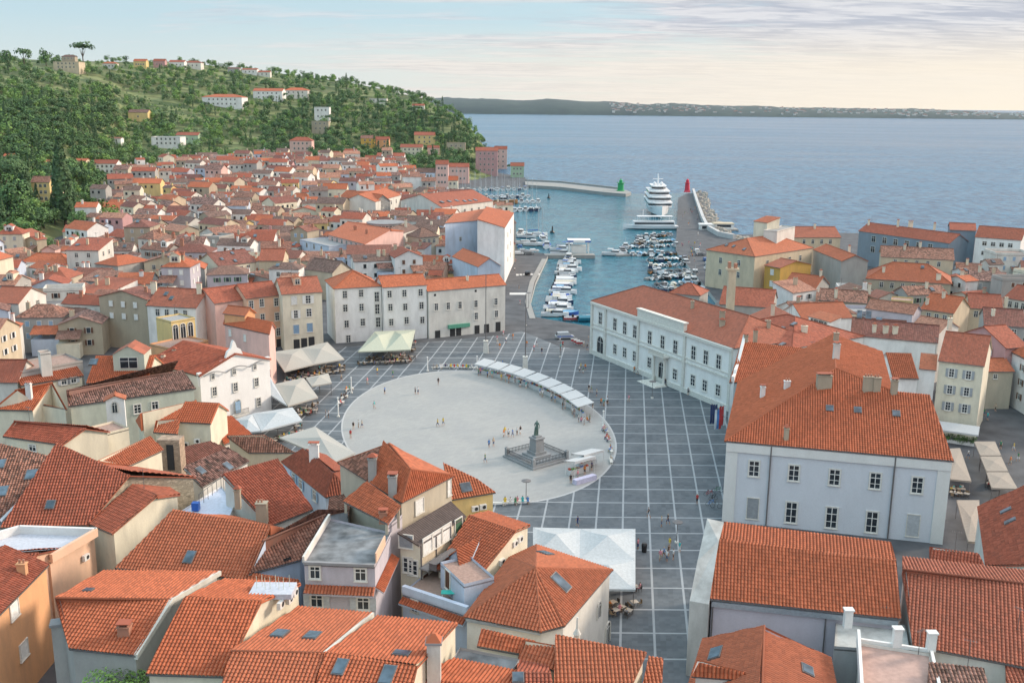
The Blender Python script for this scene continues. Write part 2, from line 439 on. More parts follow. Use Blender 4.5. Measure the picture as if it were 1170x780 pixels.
def ribgrid(R, pts, uvs, u, v, n, mat, uo, vo):
    """corrugated tile courses over a convex roof plane"""
    us = [a for a, b in uvs]; u0, u1 = min(us), max(us)
    du = TU/5; i0 = floor(u0/du); cols = []
    k = i0
    while k*du < u1+du: cols.append(min(max(k*du, u0+1e-4), u1-1e-4)); k += 1
    prof = [0, .10, .14, .14, .10]
    def rng(x):
        lo = hi = None
        for i in range(len(uvs)):
            (a, b), (c, d) = uvs[i], uvs[(i+1) % len(uvs)]
            if (a <= x <= c) or (c <= x <= a):
                if abs(c-a) < 1e-9: ys = (b, d)
                else: ys = (b+(d-b)*(x-a)/(c-a),)
                for y in ys:
                    lo = y if lo is None else min(lo, y); hi = y if hi is None else max(hi, y)
        return (lo or 0, hi if hi is not None else (lo or 0))
    vs = [b for a, b in uvs]; v0, v1 = min(vs), max(vs)
    rows = []; k = floor(v0/TV)
    while k*TV < v1:
        rows.append((k*TV+.001, .045)); rows.append(((k+1)*TV-.001, .0)); k += 1
    o = pts[0]; base = len(R.v); nr = len(rows); mi = R.mi(mat); R0 = {}
    wob = random.random()*50
    for ci, x in enumerate(cols):
        lo, hi = rng(x); w = prof[(i0+ci) % 5]
        for y, hgt in rows:
            yy = min(max(y, lo), hi)
            P = o+u*x+v*yy+n*(w+hgt+.03*noise.noise((x*.35+wob, yy*.35, 0)))
            R.v.append((P.x, P.y, P.z)); R0[len(R.v)-1] = (x+uo, yy+vo)
    for ci in range(len(cols)-1):
        for r in range(nr-1):
            a = base+ci*nr+r; b = a+nr
            if R0[a][1] == R0[a+1][1] and R0[b][1] == R0[b+1][1]: continue
            R.f.append((a, b, b+1, a+1)); R.m.append(mi); R.uv[len(R.f)-1] = (R0[a], R0[b], R0[b+1], R0[a+1])
def hs(label, A, B, ze, depth, roof='gx', rise=2.6, wall='cream', tile='orange', z0=0.0, rows=2, cols=3, ww=.95, wh=1.5, style='cross', side=None, chim=(), sky=(), far=False, fine=False,
       name='town_house', cat='house', group=None, wkind='plaster', zt=1.5, dz=3.0, skew=0, wins=None, cmat='palecream', stain=.5, hipf=.9, build=True, sidecols=2, caps=True):
    b = Bd(label, wall, tile, z0, name, cat, group, wkind, fine, far, stain)
    a_ = W(*A, ze) if not isinstance(A, Vector) else Vector((A.x, A.y, ze)); b_ = W(*B, ze) if not isinstance(B, Vector) else Vector((B.x, B.y, ze))
    u = (b_-a_).normalized(); w = Vector((-u.y, u.x, 0)); w = (w+u*skew).normalized()
    c_ = b_+w*depth; d_ = a_+w*depth
    b.p(a=a_, b=b_, c=c_, d=d_)
    z = Vector((0, 0, rise)); L_ = (b_-a_).length
    if roof == 'gx':
        b.p(r1=(a_+d_)/2+z, r2=(b_+c_)/2+z); b.walls('a', 'b', 'r2', 'c', 'd', 'r1'); b.plane('a', 'b', 'r2', 'r1').plane('c', 'd', 'r1', 'r2')
    elif roof == 'gy':
        b.p(r1=(a_+b_)/2+z, r2=(d_+c_)/2+z); b.walls('a', 'r1', 'b', 'c', 'r2', 'd'); b.plane('b', 'c', 'r2', 'r1').plane('d', 'a', 'r1', 'r2')
    elif roof == 'hip':
        if L_ >= depth:
            h = min(depth/2*hipf, L_*.48); b.p(r1=(a_+d_)/2+z+u*h, r2=(b_+c_)/2+z-u*h)
            b.walls('a', 'b', 'c', 'd'); b.plane('a', 'b', 'r2', 'r1').plane('c', 'd', 'r1', 'r2').plane('b', 'c', 'r2').plane('d', 'a', 'r1')
        else:
            h = min(L_/2*hipf, depth*.48); b.p(r1=(a_+b_)/2+z+w*h, r2=(d_+c_)/2+z-w*h)
            b.walls('a', 'b', 'c', 'd'); b.plane('b', 'c', 'r2', 'r1').plane('d', 'a', 'r1', 'r2').plane('a', 'b', 'r1').plane('c', 'd', 'r2')
    elif roof == 'shed':
        b.p(c2=c_+z, d2=d_+z); b.walls('a', 'b', 'c2', 'd2'); b.plane('a', 'b', 'c2', 'd2')
    elif roof == 'shedl':   # high at the right side
        b.p(b2=b_+z, c2=c_+z); b.walls('a', 'b2', 'c2', 'd'); b.plane('d', 'a', 'b2', 'c2')
    elif roof == 'shedr':
        b.p(a2=a_+z, d2=d_+z); b.walls('a2', 'b', 'c', 'd2'); b.plane('b', 'c', 'd2', 'a2')
    else:
        b.walls('a', 'b', 'c', 'd')
        lo = Vector((0, 0, .35)); b.p(fa=b.wp('a')-lo, fb=b.wp('b')-lo, fc=b.wp('c')-lo, fd=b.wp('d')-lo)
        b.plane('fa', 'fb', 'fc', 'fd', mat=plain('roof_terrace_'+('tiles' if random.random() < .5 else 'felt'), random.choice([(.33, .22, .18), (.3, .3, .3), (.42, .40, .37)]), .9, var=.2), flat=True)
    if caps: b.caps()
    if wins is None: b.wgrid('a', 'b', rows, cols, ww, wh, style, zt=zt, dz=dz)
    else:
        for q in wins: b.win('a', 'b', *q)
    if side:
        for sd in side:
            k = ('b', 'c') if sd == 'r' else ('d', 'a'); b.wgrid(*k, rows, sidecols, ww, wh, style, zt=zt, dz=dz)
    for c in chim: b.chim(*c[:2], **(c[2] if len(c) > 2 else {}), mat=cmat) if True else 0
    for c in sky: b.sky(*c)
    if build: b.done()
    return b
# ---------------------------------------------------------------- camera, light, sky
cam = bpy.data.cameras.new('camera'); co = bpy.data.objects.new('camera', cam); COL.objects.link(co)
cam.sensor_width = 36; cam.lens = F/1170*36; cam.clip_start = 1; cam.clip_end = 60000
co.matrix_world = Matrix.Translation((0, 0, CZ)) @ Matrix.Rotation(pi/2-PIT, 4, 'X') @ Matrix.Rotation(RO, 4, 'Z')
S.camera = co
SUN_EL, SUN_AZ = radians(22), radians(68)      # azimuth from +Y towards +X
sl = bpy.data.lights.new('sun', 'SUN'); sl.energy = 3.0; sl.angle = radians(11); sl.color = (1, .84, .68)
so = bpy.data.objects.new('sun', sl); COL.objects.link(so)
sd = Vector((sin(SUN_AZ)*cos(SUN_EL), cos(SUN_AZ)*cos(SUN_EL), sin(SUN_EL)))
so.rotation_euler = sd.to_track_quat('Z', 'Y').to_euler()
wd = bpy.data.worlds.new('World'); S.world = wd; wd.use_nodes = True
nt = wd.node_tree; bg = nt.nodes['Background']
sk = N(nt, 'ShaderNodeTexSky'); sk.sky_type = 'NISHITA'; sk.sun_disc = False; sk.sun_elevation = SUN_EL; sk.sun_rotation = SUN_AZ
sk.altitude = 50; sk.air_density = 1.0; sk.dust_density = 1.5; sk.ozone_density = 1.5
tc = N(nt, 'ShaderNodeTexCoord'); sp = N(nt, 'ShaderNodeSeparateXYZ'); L(nt, tc.outputs['Generated'], sp.inputs[0])
zz = mth(nt, 'MAXIMUM', sp.outputs[2], .0)
den = mth(nt, 'ADD', zz, .07)
cb = N(nt, 'ShaderNodeCombineXYZ'); L(nt, mth(nt, 'DIVIDE', sp.outputs[0], den), cb.inputs[0]); L(nt, mth(nt, 'DIVIDE', sp.outputs[1], den), cb.inputs[1])
mp = N(nt, 'ShaderNodeMapping'); mp.inputs['Rotation'].default_value = (0, 0, radians(28)); mp.inputs['Scale'].default_value = (.34, .62, 1); mp.inputs['Location'].default_value = (3.3, 1.7, 0)
L(nt, cb.outputs[0], mp.inputs['Vector'])
n1 = N(nt, 'ShaderNodeTexNoise', i_Scale=1.15, i_Detail=9.0, i_Roughness=.62, i_Distortion=.35); L(nt, mp.outputs[0], n1.inputs['Vector'])
mp2 = N(nt, 'ShaderNodeMapping'); mp2.inputs['Rotation'].default_value = (0, 0, radians(34)); mp2.inputs['Scale'].default_value = (.9, 2.4, 1); L(nt, cb.outputs[0], mp2.inputs['Vector'])
n2 = N(nt, 'ShaderNodeTexNoise', i_Scale=1.3, i_Detail=6.0, i_Roughness=.55, i_Distortion=.5); L(nt, mp2.outputs[0], n2.inputs['Vector'])
mp3 = N(nt, 'ShaderNodeMapping'); mp3.inputs['Rotation'].default_value = (0, 0, radians(30)); mp3.inputs['Scale'].default_value = (1.8, 5, 1); L(nt, cb.outputs[0], mp3.inputs['Vector'])
n3 = N(nt, 'ShaderNodeTexNoise', i_Scale=1.6, i_Detail=7.0, i_Roughness=.6, i_Distortion=.8); L(nt, mp3.outputs[0], n3.inputs['Vector'])
# more cloud towards the right of the view
side = mth(nt, 'MULTIPLY', sp.outputs[0], .42)
cov = mth(nt, 'ADD', mth(nt, 'ADD', mth(nt, 'MULTIPLY', n1.outputs[0], .62), mth(nt, 'MULTIPLY', n2.outputs[0], .38)), side)
mask = ramp(nt, cov, [(.42, (0, 0, 0)), (.55, (1, 1, 1))])
CLG = mix(nt, ramp(nt, mth(nt, 'ADD', mth(nt, 'MULTIPLY', n2.outputs[0], .5), mth(nt, 'MULTIPLY', n3.outputs[0], .5)), [(.43, (0, 0, 0)), (.56, (1, 1, 1))]), (4.1, 4.25, 4.9), (6.4, 6.3, 6.5))
clear = mix(nt, ramp(nt, zz, [(0, (0, 0, 0)), (.30, (1, 1, 1))]), (5.3, 6.7, 7.2), (3.3, 5.4, 6.8))
clear = mix(nt, .18, clear, sk.outputs[0])
skyc = mix(nt, mth(nt, 'MULTIPLY', mask, .92), clear, CLG)
# the band of open, warm sky under the cloud sheet, warmest to the right
az = ramp(nt, mth(nt, 'ADD', mth(nt, 'MULTIPLY', sp.outputs[0], 1.3), .45), [(0, (.25, .25, .25)), (1, (1, 1, 1))])
band = ramp(nt, zz, [(0, (1, 1, 1)), (.035, (.85, .85, .85)), (.075, (0, 0, 0))])
skyc = mix(nt, mth(nt, 'MULTIPLY', az, band), skyc, (8.6, 7.5, 5.9))
hi = ramp(nt, zz, [(.22, (1, 1, 1)), (.6, (2.5, 2.3, 2.1))])  # boosts the sky overhead, above the view, to add light on the scene
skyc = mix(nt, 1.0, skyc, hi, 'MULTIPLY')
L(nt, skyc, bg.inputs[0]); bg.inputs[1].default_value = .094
S.view_settings.view_transform = 'Standard'; S.view_settings.look = 'None'; S.view_settings.exposure = .42; S.view_settings.gamma = 1
# ---------------------------------------------------------------- ground heights
def sm(a, b, x):
    t = max(0, min(1, (x-a)/(b-a))); return t*t*(3-2*t)
def lerpt(tab, x):
    if x <= tab[0][0]: return tab[0][1]
    for (a, b), (c, d) in zip(tab, tab[1:]):
        if x <= c: return b+(d-b)*(x-a)/(c-a)
    return tab[-1][1]
SKYL = [(-300, 58), (0, 74), (60, 76), (120, 77), (200, 76), (300, 84), (400, 98), (480, 112), (515, 126), (535, 142), (552, 164), (565, 184), (600, 202), (640, 215)]
RDIST = [(-300, 1000), (0, 1050), (300, 1250), (450, 1250), (540, 1050), (600, 1000)]
FOOTD = [(-300, 300), (0, 385), (40, 410), (80, 470), (120, 600), (150, 740), (330, 800), (450, 830), (520, 800), (560, 840), (640, 900)]
def colx(X, Y): return 585+F*X/max(Y*cos(PIT)+CZ*sin(PIT), 1)
def town(X, Y): return 14*sm(430, 860, Y)*sm(-40, -160, X)+0.0
def H(X, Y):
    c = colx(X, Y); t = town(X, Y)
    if c > 640 or Y < 150: return t if c < 600 else 0
    fd = lerpt(FOOTD, c); rd = lerpt(RDIST, c); sky = lerpt(SKYL, c)
    rh = CZ+(119-sky)/F*rd*1.02 - 1
    t0 = 14*sm(430, 860, fd)*sm(-40, -160, X)
    if Y <= fd: return t
    if Y < rd:
        s = (Y-fd)/(rd-fd); h = t0+(rh-t0)*(s*.55+.45*s*s*(3-2*s))
    else: h = rh-(Y-rd)*.10
    h += 2.2*noise.noise((X*.008, Y*.012, 3))*sm(fd, fd+90, Y)*sm(rd+200, rd, Y)
    return h
def T(px, py):
    """where the sight line meets the ground"""
    r = ray(px, py); k = 60.0
    while k < 1700:
        p = Vector((0, 0, CZ))+r*k
        if p.z <= H(p.x, p.y): break
        k += 2.0
    else: return T(px, py+1)
    return Vector((p.x, p.y, H(p.x, p.y)))
# hill mesh
HILLM, nt, b = _new('hillside_grass')
g = N(nt, 'ShaderNodeNewGeometry')
n1 = N(nt, 'ShaderNodeTexNoise', i_Scale=.02, i_Detail=8.0, i_Roughness=.6); L(nt, g.outputs['Position'], n1.inputs['Vector'])
mp = N(nt, 'ShaderNodeMapping'); mp.inputs['Scale'].default_value = (.012, .07, .3); L(nt, g.outputs['Position'], mp.inputs['Vector'])
n2 = N(nt, 'ShaderNodeTexNoise', i_Scale=1.0, i_Detail=5.0); L(nt, mp.outputs[0], n2.inputs['Vector'])
cc = ramp(nt, n1.outputs[0], [(.3, (.03, .055, .018)), (.45, (.06, .095, .03)), (.55, (.12, .135, .055)), (.7, (.075, .12, .035))])
cc = mix(nt, ramp(nt, n2.outputs[0], [(.5, (0, 0, 0)), (.56, (1, 1, 1))]), cc, (.18, .21, .085))
L(nt, cc, b.inputs['Base Color']); b.inputs['Roughness'].default_value = 1
m = M(); cols = list(range(-320, 652, 9)); rows = [150+6*i for i in range(0, 60)]+[510+10*i for i in range(0, 120)]
idx = {}
for i, c in enumerate(cols):
    for j, Y in enumerate(rows):
        zcv = Y*cos(PIT)+CZ*sin(PIT); X = (c-585)/F*zcv
        h = H(X, Y); 
        if c > 490 and Y < lerpt(FOOTD, c): h = -3.5
        if h < .4: h = -3.5 if c > 500 or Y > 860 else -.6
        idx[i, j] = len(m.v); m.v.append((X, Y, h-.15))
for i in range(len(cols)-1):
    for j in range(len(rows)-1):
        m.f.append((idx[i, j], idx[i+1, j], idx[i+1, j+1], idx[i, j+1])); m.m.append(m.mi(HILLM))
hill = m.build('hillside', smooth=True); tag(hill, kind='structure')
# ---------------------------------------------------------------- sea
WZ = -1.3
def watermat(name, col, col2, scale, rough):
    m, nt, b = _new(name); g = N(nt, 'ShaderNodeNewGeometry')
    mp = N(nt, 'ShaderNodeMapping'); mp.inputs['Rotation'].default_value = (0, 0, radians(15)); mp.inputs['Scale'].default_value = (1.0, .55, 1); L(nt, g.outputs['Position'], mp.inputs['Vector'])
    a = N(nt, 'ShaderNodeTexNoise', i_Scale=scale, i_Detail=5.0, i_Roughness=.6); L(nt, mp.outputs[0], a.inputs['Vector'])
    c = N(nt, 'ShaderNodeTexNoise', i_Scale=scale*.22, i_Detail=8.0, i_Roughness=.7); L(nt, mp.outputs[0], c.inputs['Vector'])
    mp2 = N(nt, 'ShaderNodeMapping'); mp2.inputs['Scale'].default_value = (.0018, .008, 1); mp2.inputs['Rotation'].default_value = (0, 0, radians(-8)); L(nt, g.outputs['Position'], mp2.inputs['Vector'])
    d = N(nt, 'ShaderNodeTexNoise', i_Scale=1.0, i_Detail=5.0, i_Distortion=.6); L(nt, mp2.outputs[0], d.inputs['Vector'])
    L(nt, mix(nt, ramp(nt, mth(nt, 'ADD', mth(nt, 'MULTIPLY', a.outputs[0], .62), mth(nt, 'ADD', mth(nt, 'MULTIPLY', c.outputs[0], .2), mth(nt, 'MULTIPLY', d.outputs[0], .18))), [(.44, (0, 0, 0)), (.56, (1, 1, 1))]), col, col2), b.inputs['Base Color'])
    b.inputs['Roughness'].default_value = rough; b.inputs['IOR'].default_value = 1.33; b.inputs['Specular IOR Level'].default_value = .22
    L(nt, ramp(nt, d.outputs[0], [(.35, (rough*.85,)*3), (.65, (rough*1.25,)*3)]), b.inputs['Roughness'])
    bp = N(nt, 'ShaderNodeBump', i_Strength=.5, i_Distance=.8); L(nt, mth(nt, 'ADD', a.outputs[0], mth(nt, 'MULTIPLY', c.outputs[0], 2.0)), bp.inputs['Height'])
    L(nt, mix(nt, 1.0, (1, 1, 1), (1, 1, 1)), b.inputs['Specular Tint']); L(nt, bp.outputs[0], b.inputs['Normal'])
    bp.inputs['Strength'].default_value = .9
    return m
SEAM = watermat('sea_water', (.008, .07, .145), (.045, .165, .265), .22, .2)
HARM = watermat('harbour_water', (.016, .11, .17), (.035, .175, .235), .3, .10)
def polyobj(name, pts, z, mat, z0=None, side=None, kind='structure'):
    m = M()
    if z0 is None: m.face([(p[0], p[1], z) for p in pts], mat)
    else: m.prism([(p[0], p[1]) for p in pts], z0, z, mat, side)
    o = m.build(name)
    import bmesh
    bm = bmesh.new(); bm.from_mesh(o.data); bmesh.ops.triangulate(bm, faces=[f for f in bm.faces if len(f.verts) > 4]); bm.to_mesh(o.data); bm.free()
    if z0 is None and o.data.polygons[0].normal.z < 0: o.data.flip_normals()
    return tag(o, kind=kind) if kind else o
polyobj('sea', [(-16000, -3000), (16000, -3000), (16000, 30000), (-16000, 30000)], WZ, SEAM)
polyobj('harbour_water', [W(x, y, WZ)[:2] for x, y in [(560, 420), (900, 420), (850, 300), (806, 246), (789, 219), (760, 222), (716, 221), (606, 212), (520, 212), (470, 240)]], WZ+.02, HARM)
# ---------------------------------------------------------------- land
QUAY = wallmat((.42, .42, .40), .4); ASPH, nt, b = _new('asphalt')
g = N(nt, 'ShaderNodeNewGeometry'); n1 = N(nt, 'ShaderNodeTexNoise', i_Scale=.25, i_Detail=8.0); L(nt, g.outputs['Position'], n1.inputs['Vector'])
L(nt, ramp(nt, n1.outputs[0], [(.3, (.05, .053, .06)), (.7, (.10, .105, .115))]), b.inputs['Base Color']); b.inputs['Roughness'].default_value = .85
MOLE = wallmat((.40, .41, .42), .3)
coast = [(-420, 1000), (585, 1400), (640, 780), (700, 560), (790, 430), (800, 400)]
land = [W(-900, 760), W(-900, 420)] + [Vector((-420, 380, 0)), Vector((-420, 900, 0))] + [W(x, y) for x, y in [(300, 190), (545, 190), (562, 196), (600, 203), (606, 211), (604, 213), (530, 214), (503, 224), (545, 246), (584, 264), (592, 286), (627, 290), (612, 322), (606, 345), (612, 362), (640, 367), (700, 377), (770, 389), (820, 345), (772, 286),
    (775, 226), (786, 221), (803, 221), (812, 248), (832, 268), (880, 268), (960, 266), (1060, 268), (1200, 273), (1500, 285), (2600, 420), (2600, 800)]] + [Vector((300, 20, 0)), Vector((-150, 20, 0))]
polyobj('town_ground', [p[:2] for p in land], 0.0, ASPH, -4.0, QUAY)
# square paving (grey stone grid) and the white ellipse
PAV, nt, b = _new('square_paving')
g = N(nt, 'ShaderNodeNewGeometry'); sp = N(nt, 'ShaderNodeSeparateXYZ'); L(nt, g.outputs['Position'], sp.inputs[0])
us = mth(nt, 'SUBTRACT', sp.outputs[0], mth(nt, 'MULTIPLY', sp.outputs[1], .113))
uu = mth(nt, 'DIVIDE', mth(nt, 'ADD', us, 400-4.0), 3.93); vv = mth(nt, 'DIVIDE', mth(nt, 'ADD', sp.outputs[1], 565-101.1), 5.65)
def line(x, wd_): 
    f = mth(nt, 'FRACT', mth(nt, 'ADD', x, .5)); return mth(nt, 'LESS_THAN', mth(nt, 'ABSOLUTE', mth(nt, 'SUBTRACT', f, .5)), wd_)
grid = mth(nt, 'MAXIMUM', line(uu, .036), line(vv, .027))
cb = N(nt, 'ShaderNodeCombineXYZ'); L(nt, mth(nt, 'FLOOR', mth(nt, 'MULTIPLY', uu, 6)), cb.inputs[0]); L(nt, mth(nt, 'FLOOR', mth(nt, 'MULTIPLY', vv, 10)), cb.inputs[1])
wn = N(nt, 'ShaderNodeTexWhiteNoise'); L(nt, cb.outputs[0], wn.inputs['Vector'])
cb2 = N(nt, 'ShaderNodeCombineXYZ'); L(nt, mth(nt, 'FLOOR', mth(nt, 'ADD', uu, .5)), cb2.inputs[0]); L(nt, mth(nt, 'FLOOR', mth(nt, 'ADD', vv, .5)), cb2.inputs[1])
wn2 = N(nt, 'ShaderNodeTexWhiteNoise'); L(nt, cb2.outputs[0], wn2.inputs['Vector'])
n1 = N(nt, 'ShaderNodeTexNoise', i_Scale=.16, i_Detail=8.0, i_Roughness=.65); L(nt, g.outputs['Position'], n1.inputs['Vector'])
st = ramp(nt, wn.outputs[0], [(0, (.058, .070, .082)), (1, (.095, .112, .128))])
st = mix(nt, mth(nt, 'MULTIPLY', wn2.outputs[0], .3), st, (.10, .12, .14))
st = mix(nt, ramp(nt, n1.outputs[0], [(.42, (0, 0, 0)), (.75, (.5, .5, .5))]), st, (.21, .22, .23))
ln = ramp(nt, n1.outputs[0], [(.3, (.27, .29, .31)), (.7, (.36, .375, .39))])
L(nt, mix(nt, grid, st, ln), b.inputs['Base Color']); b.inputs['Roughness'].default_value = .65
polyobj('square_paving', [W(x, y)[:2] for x, y in [(120, 560), (395, 396), (486, 391), (578, 382), (596, 378), (640, 396), (700, 404), (760, 420), (850, 480), (905, 640), (830, 780), (820, 900), (300, 900)]], .006, PAV)
ELC, nt, b = _new('ellipse_stone')
g = N(nt, 'ShaderNodeNewGeometry')
mp = N(nt, 'ShaderNodeMapping'); mp.inputs['Rotation'].default_value = (0, 0, radians(-38)); L(nt, g.outputs['Position'], mp.inputs['Vector'])
br = N(nt, 'ShaderNodeTexBrick', i_Scale=.5, i_Mortar_Size=.008, i_Color1=(.315, .312, .30, 1), i_Color2=(.355, .35, .335, 1), i_Mortar=(.27, .275, .275, 1)); L(nt, mp.outputs[0], br.inputs['Vector'])
n1 = N(nt, 'ShaderNodeTexNoise', i_Scale=.09, i_Detail=9.0, i_Roughness=.7); L(nt, g.outputs['Position'], n1.inputs['Vector'])
L(nt, mix(nt, ramp(nt, n1.outputs[0], [(.4, (0, 0, 0)), (.75, (.55, .55, .55))]), br.outputs[0], (.235, .245, .255)), b.inputs['Base Color']); b.inputs['Roughness'].default_value = .6
EC = Vector((-6.9, 185)); EA = Vector((.199, -.98)); EB = Vector((.98, .199))
def ell(k, t): return EC+EA*39.8*k*cos(t)+EB*25.2*k*sin(t)
polyobj('square_ellipse_edge', [tuple(ell(1.012, 2*pi*i/96)) for i in range(96)], .012, plain('ellipse_rim', (.42, .42, .42), .6))
polyobj('square_ellipse', [tuple(ell(1, 2*pi*i/96)) for i in range(96)], .018, ELC)
# distant coast: a real ridge across the bay, wooded, with a far town
FARM, nt, b = _new('far_coast_wood'); g = N(nt, 'ShaderNodeNewGeometry')
n1 = N(nt, 'ShaderNodeTexNoise', i_Scale=.006, i_Detail=8.0, i_Roughness=.7); L(nt, g.outputs['Position'], n1.inputs['Vector'])
L(nt, ramp(nt, n1.outputs[0], [(.35, (.012, .03, .03)), (.6, (.03, .055, .045)), (.78, (.09, .10, .085))]), b.inputs['Base Color']); b.inputs['Roughness'].default_value = 1
FP = [(380, 17), (500, 16.5), (560, 15), (590, 14), (625, 16), (660, 13.5), (760, 11.5), (830, 10), (900, 9), (960, 8.5), (1040, 8), (1090, 6), (1170, 3.6), (1300, 3), (1500, 3)]
m = M(); D0 = 6300; nc = 260
for j in range(5):
    for i in range(nc+1):
        px = 380+1120*i/nc; hp = lerpt(FP, px); Y = D0+[0, 60, 400, 900, 1600][j]; k = zc((0, Y, 0)); X = (px-585)/F*k
        hh = hp/F*k*[0, .35, .8, 1.0, .8][j]
        hh *= 1+.16*noise.noise((X*.004, Y*.01, 1))+.08*noise.noise((X*.02, Y*.02, 5))
        m.v.append((X, Y-(px-585)*.9, max(0, hh)+(WZ-1 if j == 0 else 0)))
for j in range(4):
    for i in range(nc): a = j*(nc+1)+i; m.f.append((a, a+1, a+nc+2, a+nc+1)); m.m.append(m.mi(FARM))
tag(m.build('far_coast', smooth=True), kind='structure')
m = M(); rr = random.Random(4); fw = plain('far_house_walls', (.62, .6, .56), .9, var=.1, scale=.01); fr = plain('far_roofs', (.26, .13, .10), .9)
for i in range(240):
    px = rr.choice([rr.uniform(690, 800), rr.uniform(790, 1130), rr.uniform(870, 1100)]); j = rr.random(); Y = D0+40+j*500; k = zc((0, Y, 0)); X = (px-585)/F*k
    hp = lerpt(FP, px)/F*k*(.2+.65*j); w_ = rr.uniform(8, 24); Yp = Y-(px-585)*.9
    m.box((X, Yp, max(2, hp)), (w_, 14, rr.uniform(6, 14)), fw); m.box((X, Yp, max(2, hp)+10), (w_, 14, 4), fr, top=.5)
o = m.build('far_town'); tag(o, 'tiny pale houses of a far town along the opposite shore', 'far town', kind='stuff')
# ---------------------------------------------------------------- haze
hm, nt, b = _new('haze'); nt.nodes.remove(b)
pv = N(nt, 'ShaderNodeVolumePrincipled'); pv.inputs['Density'].default_value = 2.2e-5; pv.inputs['Color'].default_value = (.72, .84, 1, 1); pv.inputs['Anisotropy'].default_value = .2
L(nt, pv.outputs[0], nt.nodes['Material Output'].inputs['Volume'])
m = M(); m.box((0, 3800, -5.5), (15500, 8200, 285), hm); tag(m.build('haze'), 'thin bluish sea haze over the bay', 'haze', kind='stuff')
# ---------------------------------------------------------------- helpers for facades
def strip(b, k1, k2, z0, z1, f0, f1, out, mat, name, inn=.02):
    a, c = b.wp(k1), b.wp(k2); d = Vector((c.x-a.x, c.y-a.y, 0)); n = Vector((d.y, -d.x, 0)).normalized()
    if n.dot(b.cen-Vector((a.x, a.y, 0))) > 0: n = -n
    p = a+d*(f0+f1)/2+n*(out/2-inn); m = M(); rz = math.atan2(d.y, d.x)
    m.box((p.x-b.org.x, p.y-b.org.y, z0-b.org.z), (d.length*(f1-f0), out+2*inn, z1-z0), mat, rz)
    return m.build(name, b.emp)
def gab(label, front, ridge, back, z, wall='cream', tile='orange', z0=2.0, fine=True, chim=(), sky=(), wins=(), cmat='stone', wkind='plaster', far=False, caps=True, **kw):
    b = Bd(label, wall, tile, z0, fine=fine, far=far, wkind=wkind, **kw)
    zf, zr, zb = z
    b.p(a=(*front[0], zf), b=(*front[1], zf), r1=(*ridge[0], zr), r2=(*ridge[1], zr))
    if back: b.p(d=(*back[0], zb), c=(*back[1], zb))
    else:
        for k, f, r in (('d', 'a', 'r1'), ('c', 'b', 'r2')):
            q = b.V[r]*2-b.V[f]; q.z = zb; b.V[k] = q
    b.walls('a', 'b', 'r2', 'c', 'd', 'r1'); b.plane('a', 'b', 'r2', 'r1').plane('c', 'd', 'r1', 'r2')
    if caps: b.caps()
    for c in chim: b.chim(*c[:2], **(c[2] if len(c) > 2 else {}), mat=cmat)
    for c in sky: b.sky(*c)
    for w_ in wins: b.win(*w_)
    return b.done()
def quad(label, pts, wall='cream', tile='orange', z0=2.0, fine=True, chim=(), sky=(), wins=(), cmat='stone', wkind='plaster', flat=None, name='town_house', **kw):
    """one sloping or flat roof over four corners: eave left, eave right, top right, top left (px, py, z)"""
    b = Bd(label, wall, tile, z0, fine=fine and not flat, wkind=wkind, name=name, **kw)
    b.p(a=pts[0], b=pts[1], c=pts[2], d=pts[3]); b.walls('a', 'b', 'c', 'd')
    if flat:
        lo = Vector((0, 0, .3)); 
        for k in 'abcd': b.V['f'+k] = b.wp(k)-lo
        b.plane('fa', 'fb', 'fc', 'fd', mat=flat, flat=True)
    else: b.plane('a', 'b', 'c', 'd')
    for c in chim: b.chim(*c[:2], **(c[2] if len(c) > 2 else {}), mat=cmat)
    for c in sky: b.sky(*c)
    for w_ in wins: b.win(*w_)
    return b.done()
WHT = wallmat((.74, .74, .72), .25); CONC = wallmat((.28, .28, .29), .7)
def acunit(b, k1, k2, px, py, n=1):
    a, c = b.wp(k1), b.wp(k2); d = Vector((c.x-a.x, c.y-a.y, 0)); nn = Vector((d.y, -d.x, 0)).normalized()
    if nn.dot(b.cen-Vector((a.x, a.y, 0))) > 0: nn = -nn
    r = ray(px, py); o = Vector((0, 0, CZ)); P = o+r*(nn.dot(a-o)/nn.dot(r))+nn*.25
    ob = put('air_conditioner', ACM, b.emp, P-b.org, math.atan2(nn.x, -nn.y)); put('fan', ACF, ob)
m = M(); m.box((0, 0, -.35), (.95, .38, .7), plain('ac_white', (.66, .66, .64), .5)); ACM = m.mesh('air_conditioner')
m = M()
for i in range(12):
    a0, a1 = 2*pi*i/12, 2*pi*(i+1)/12; m.face([(.12, -.20, 0), (.12+.26*cos(a0), -.20, .26*sin(a0)), (.12+.26*cos(a1), -.20, .26*sin(a1))], DARK)
ACF = m.mesh('fan')
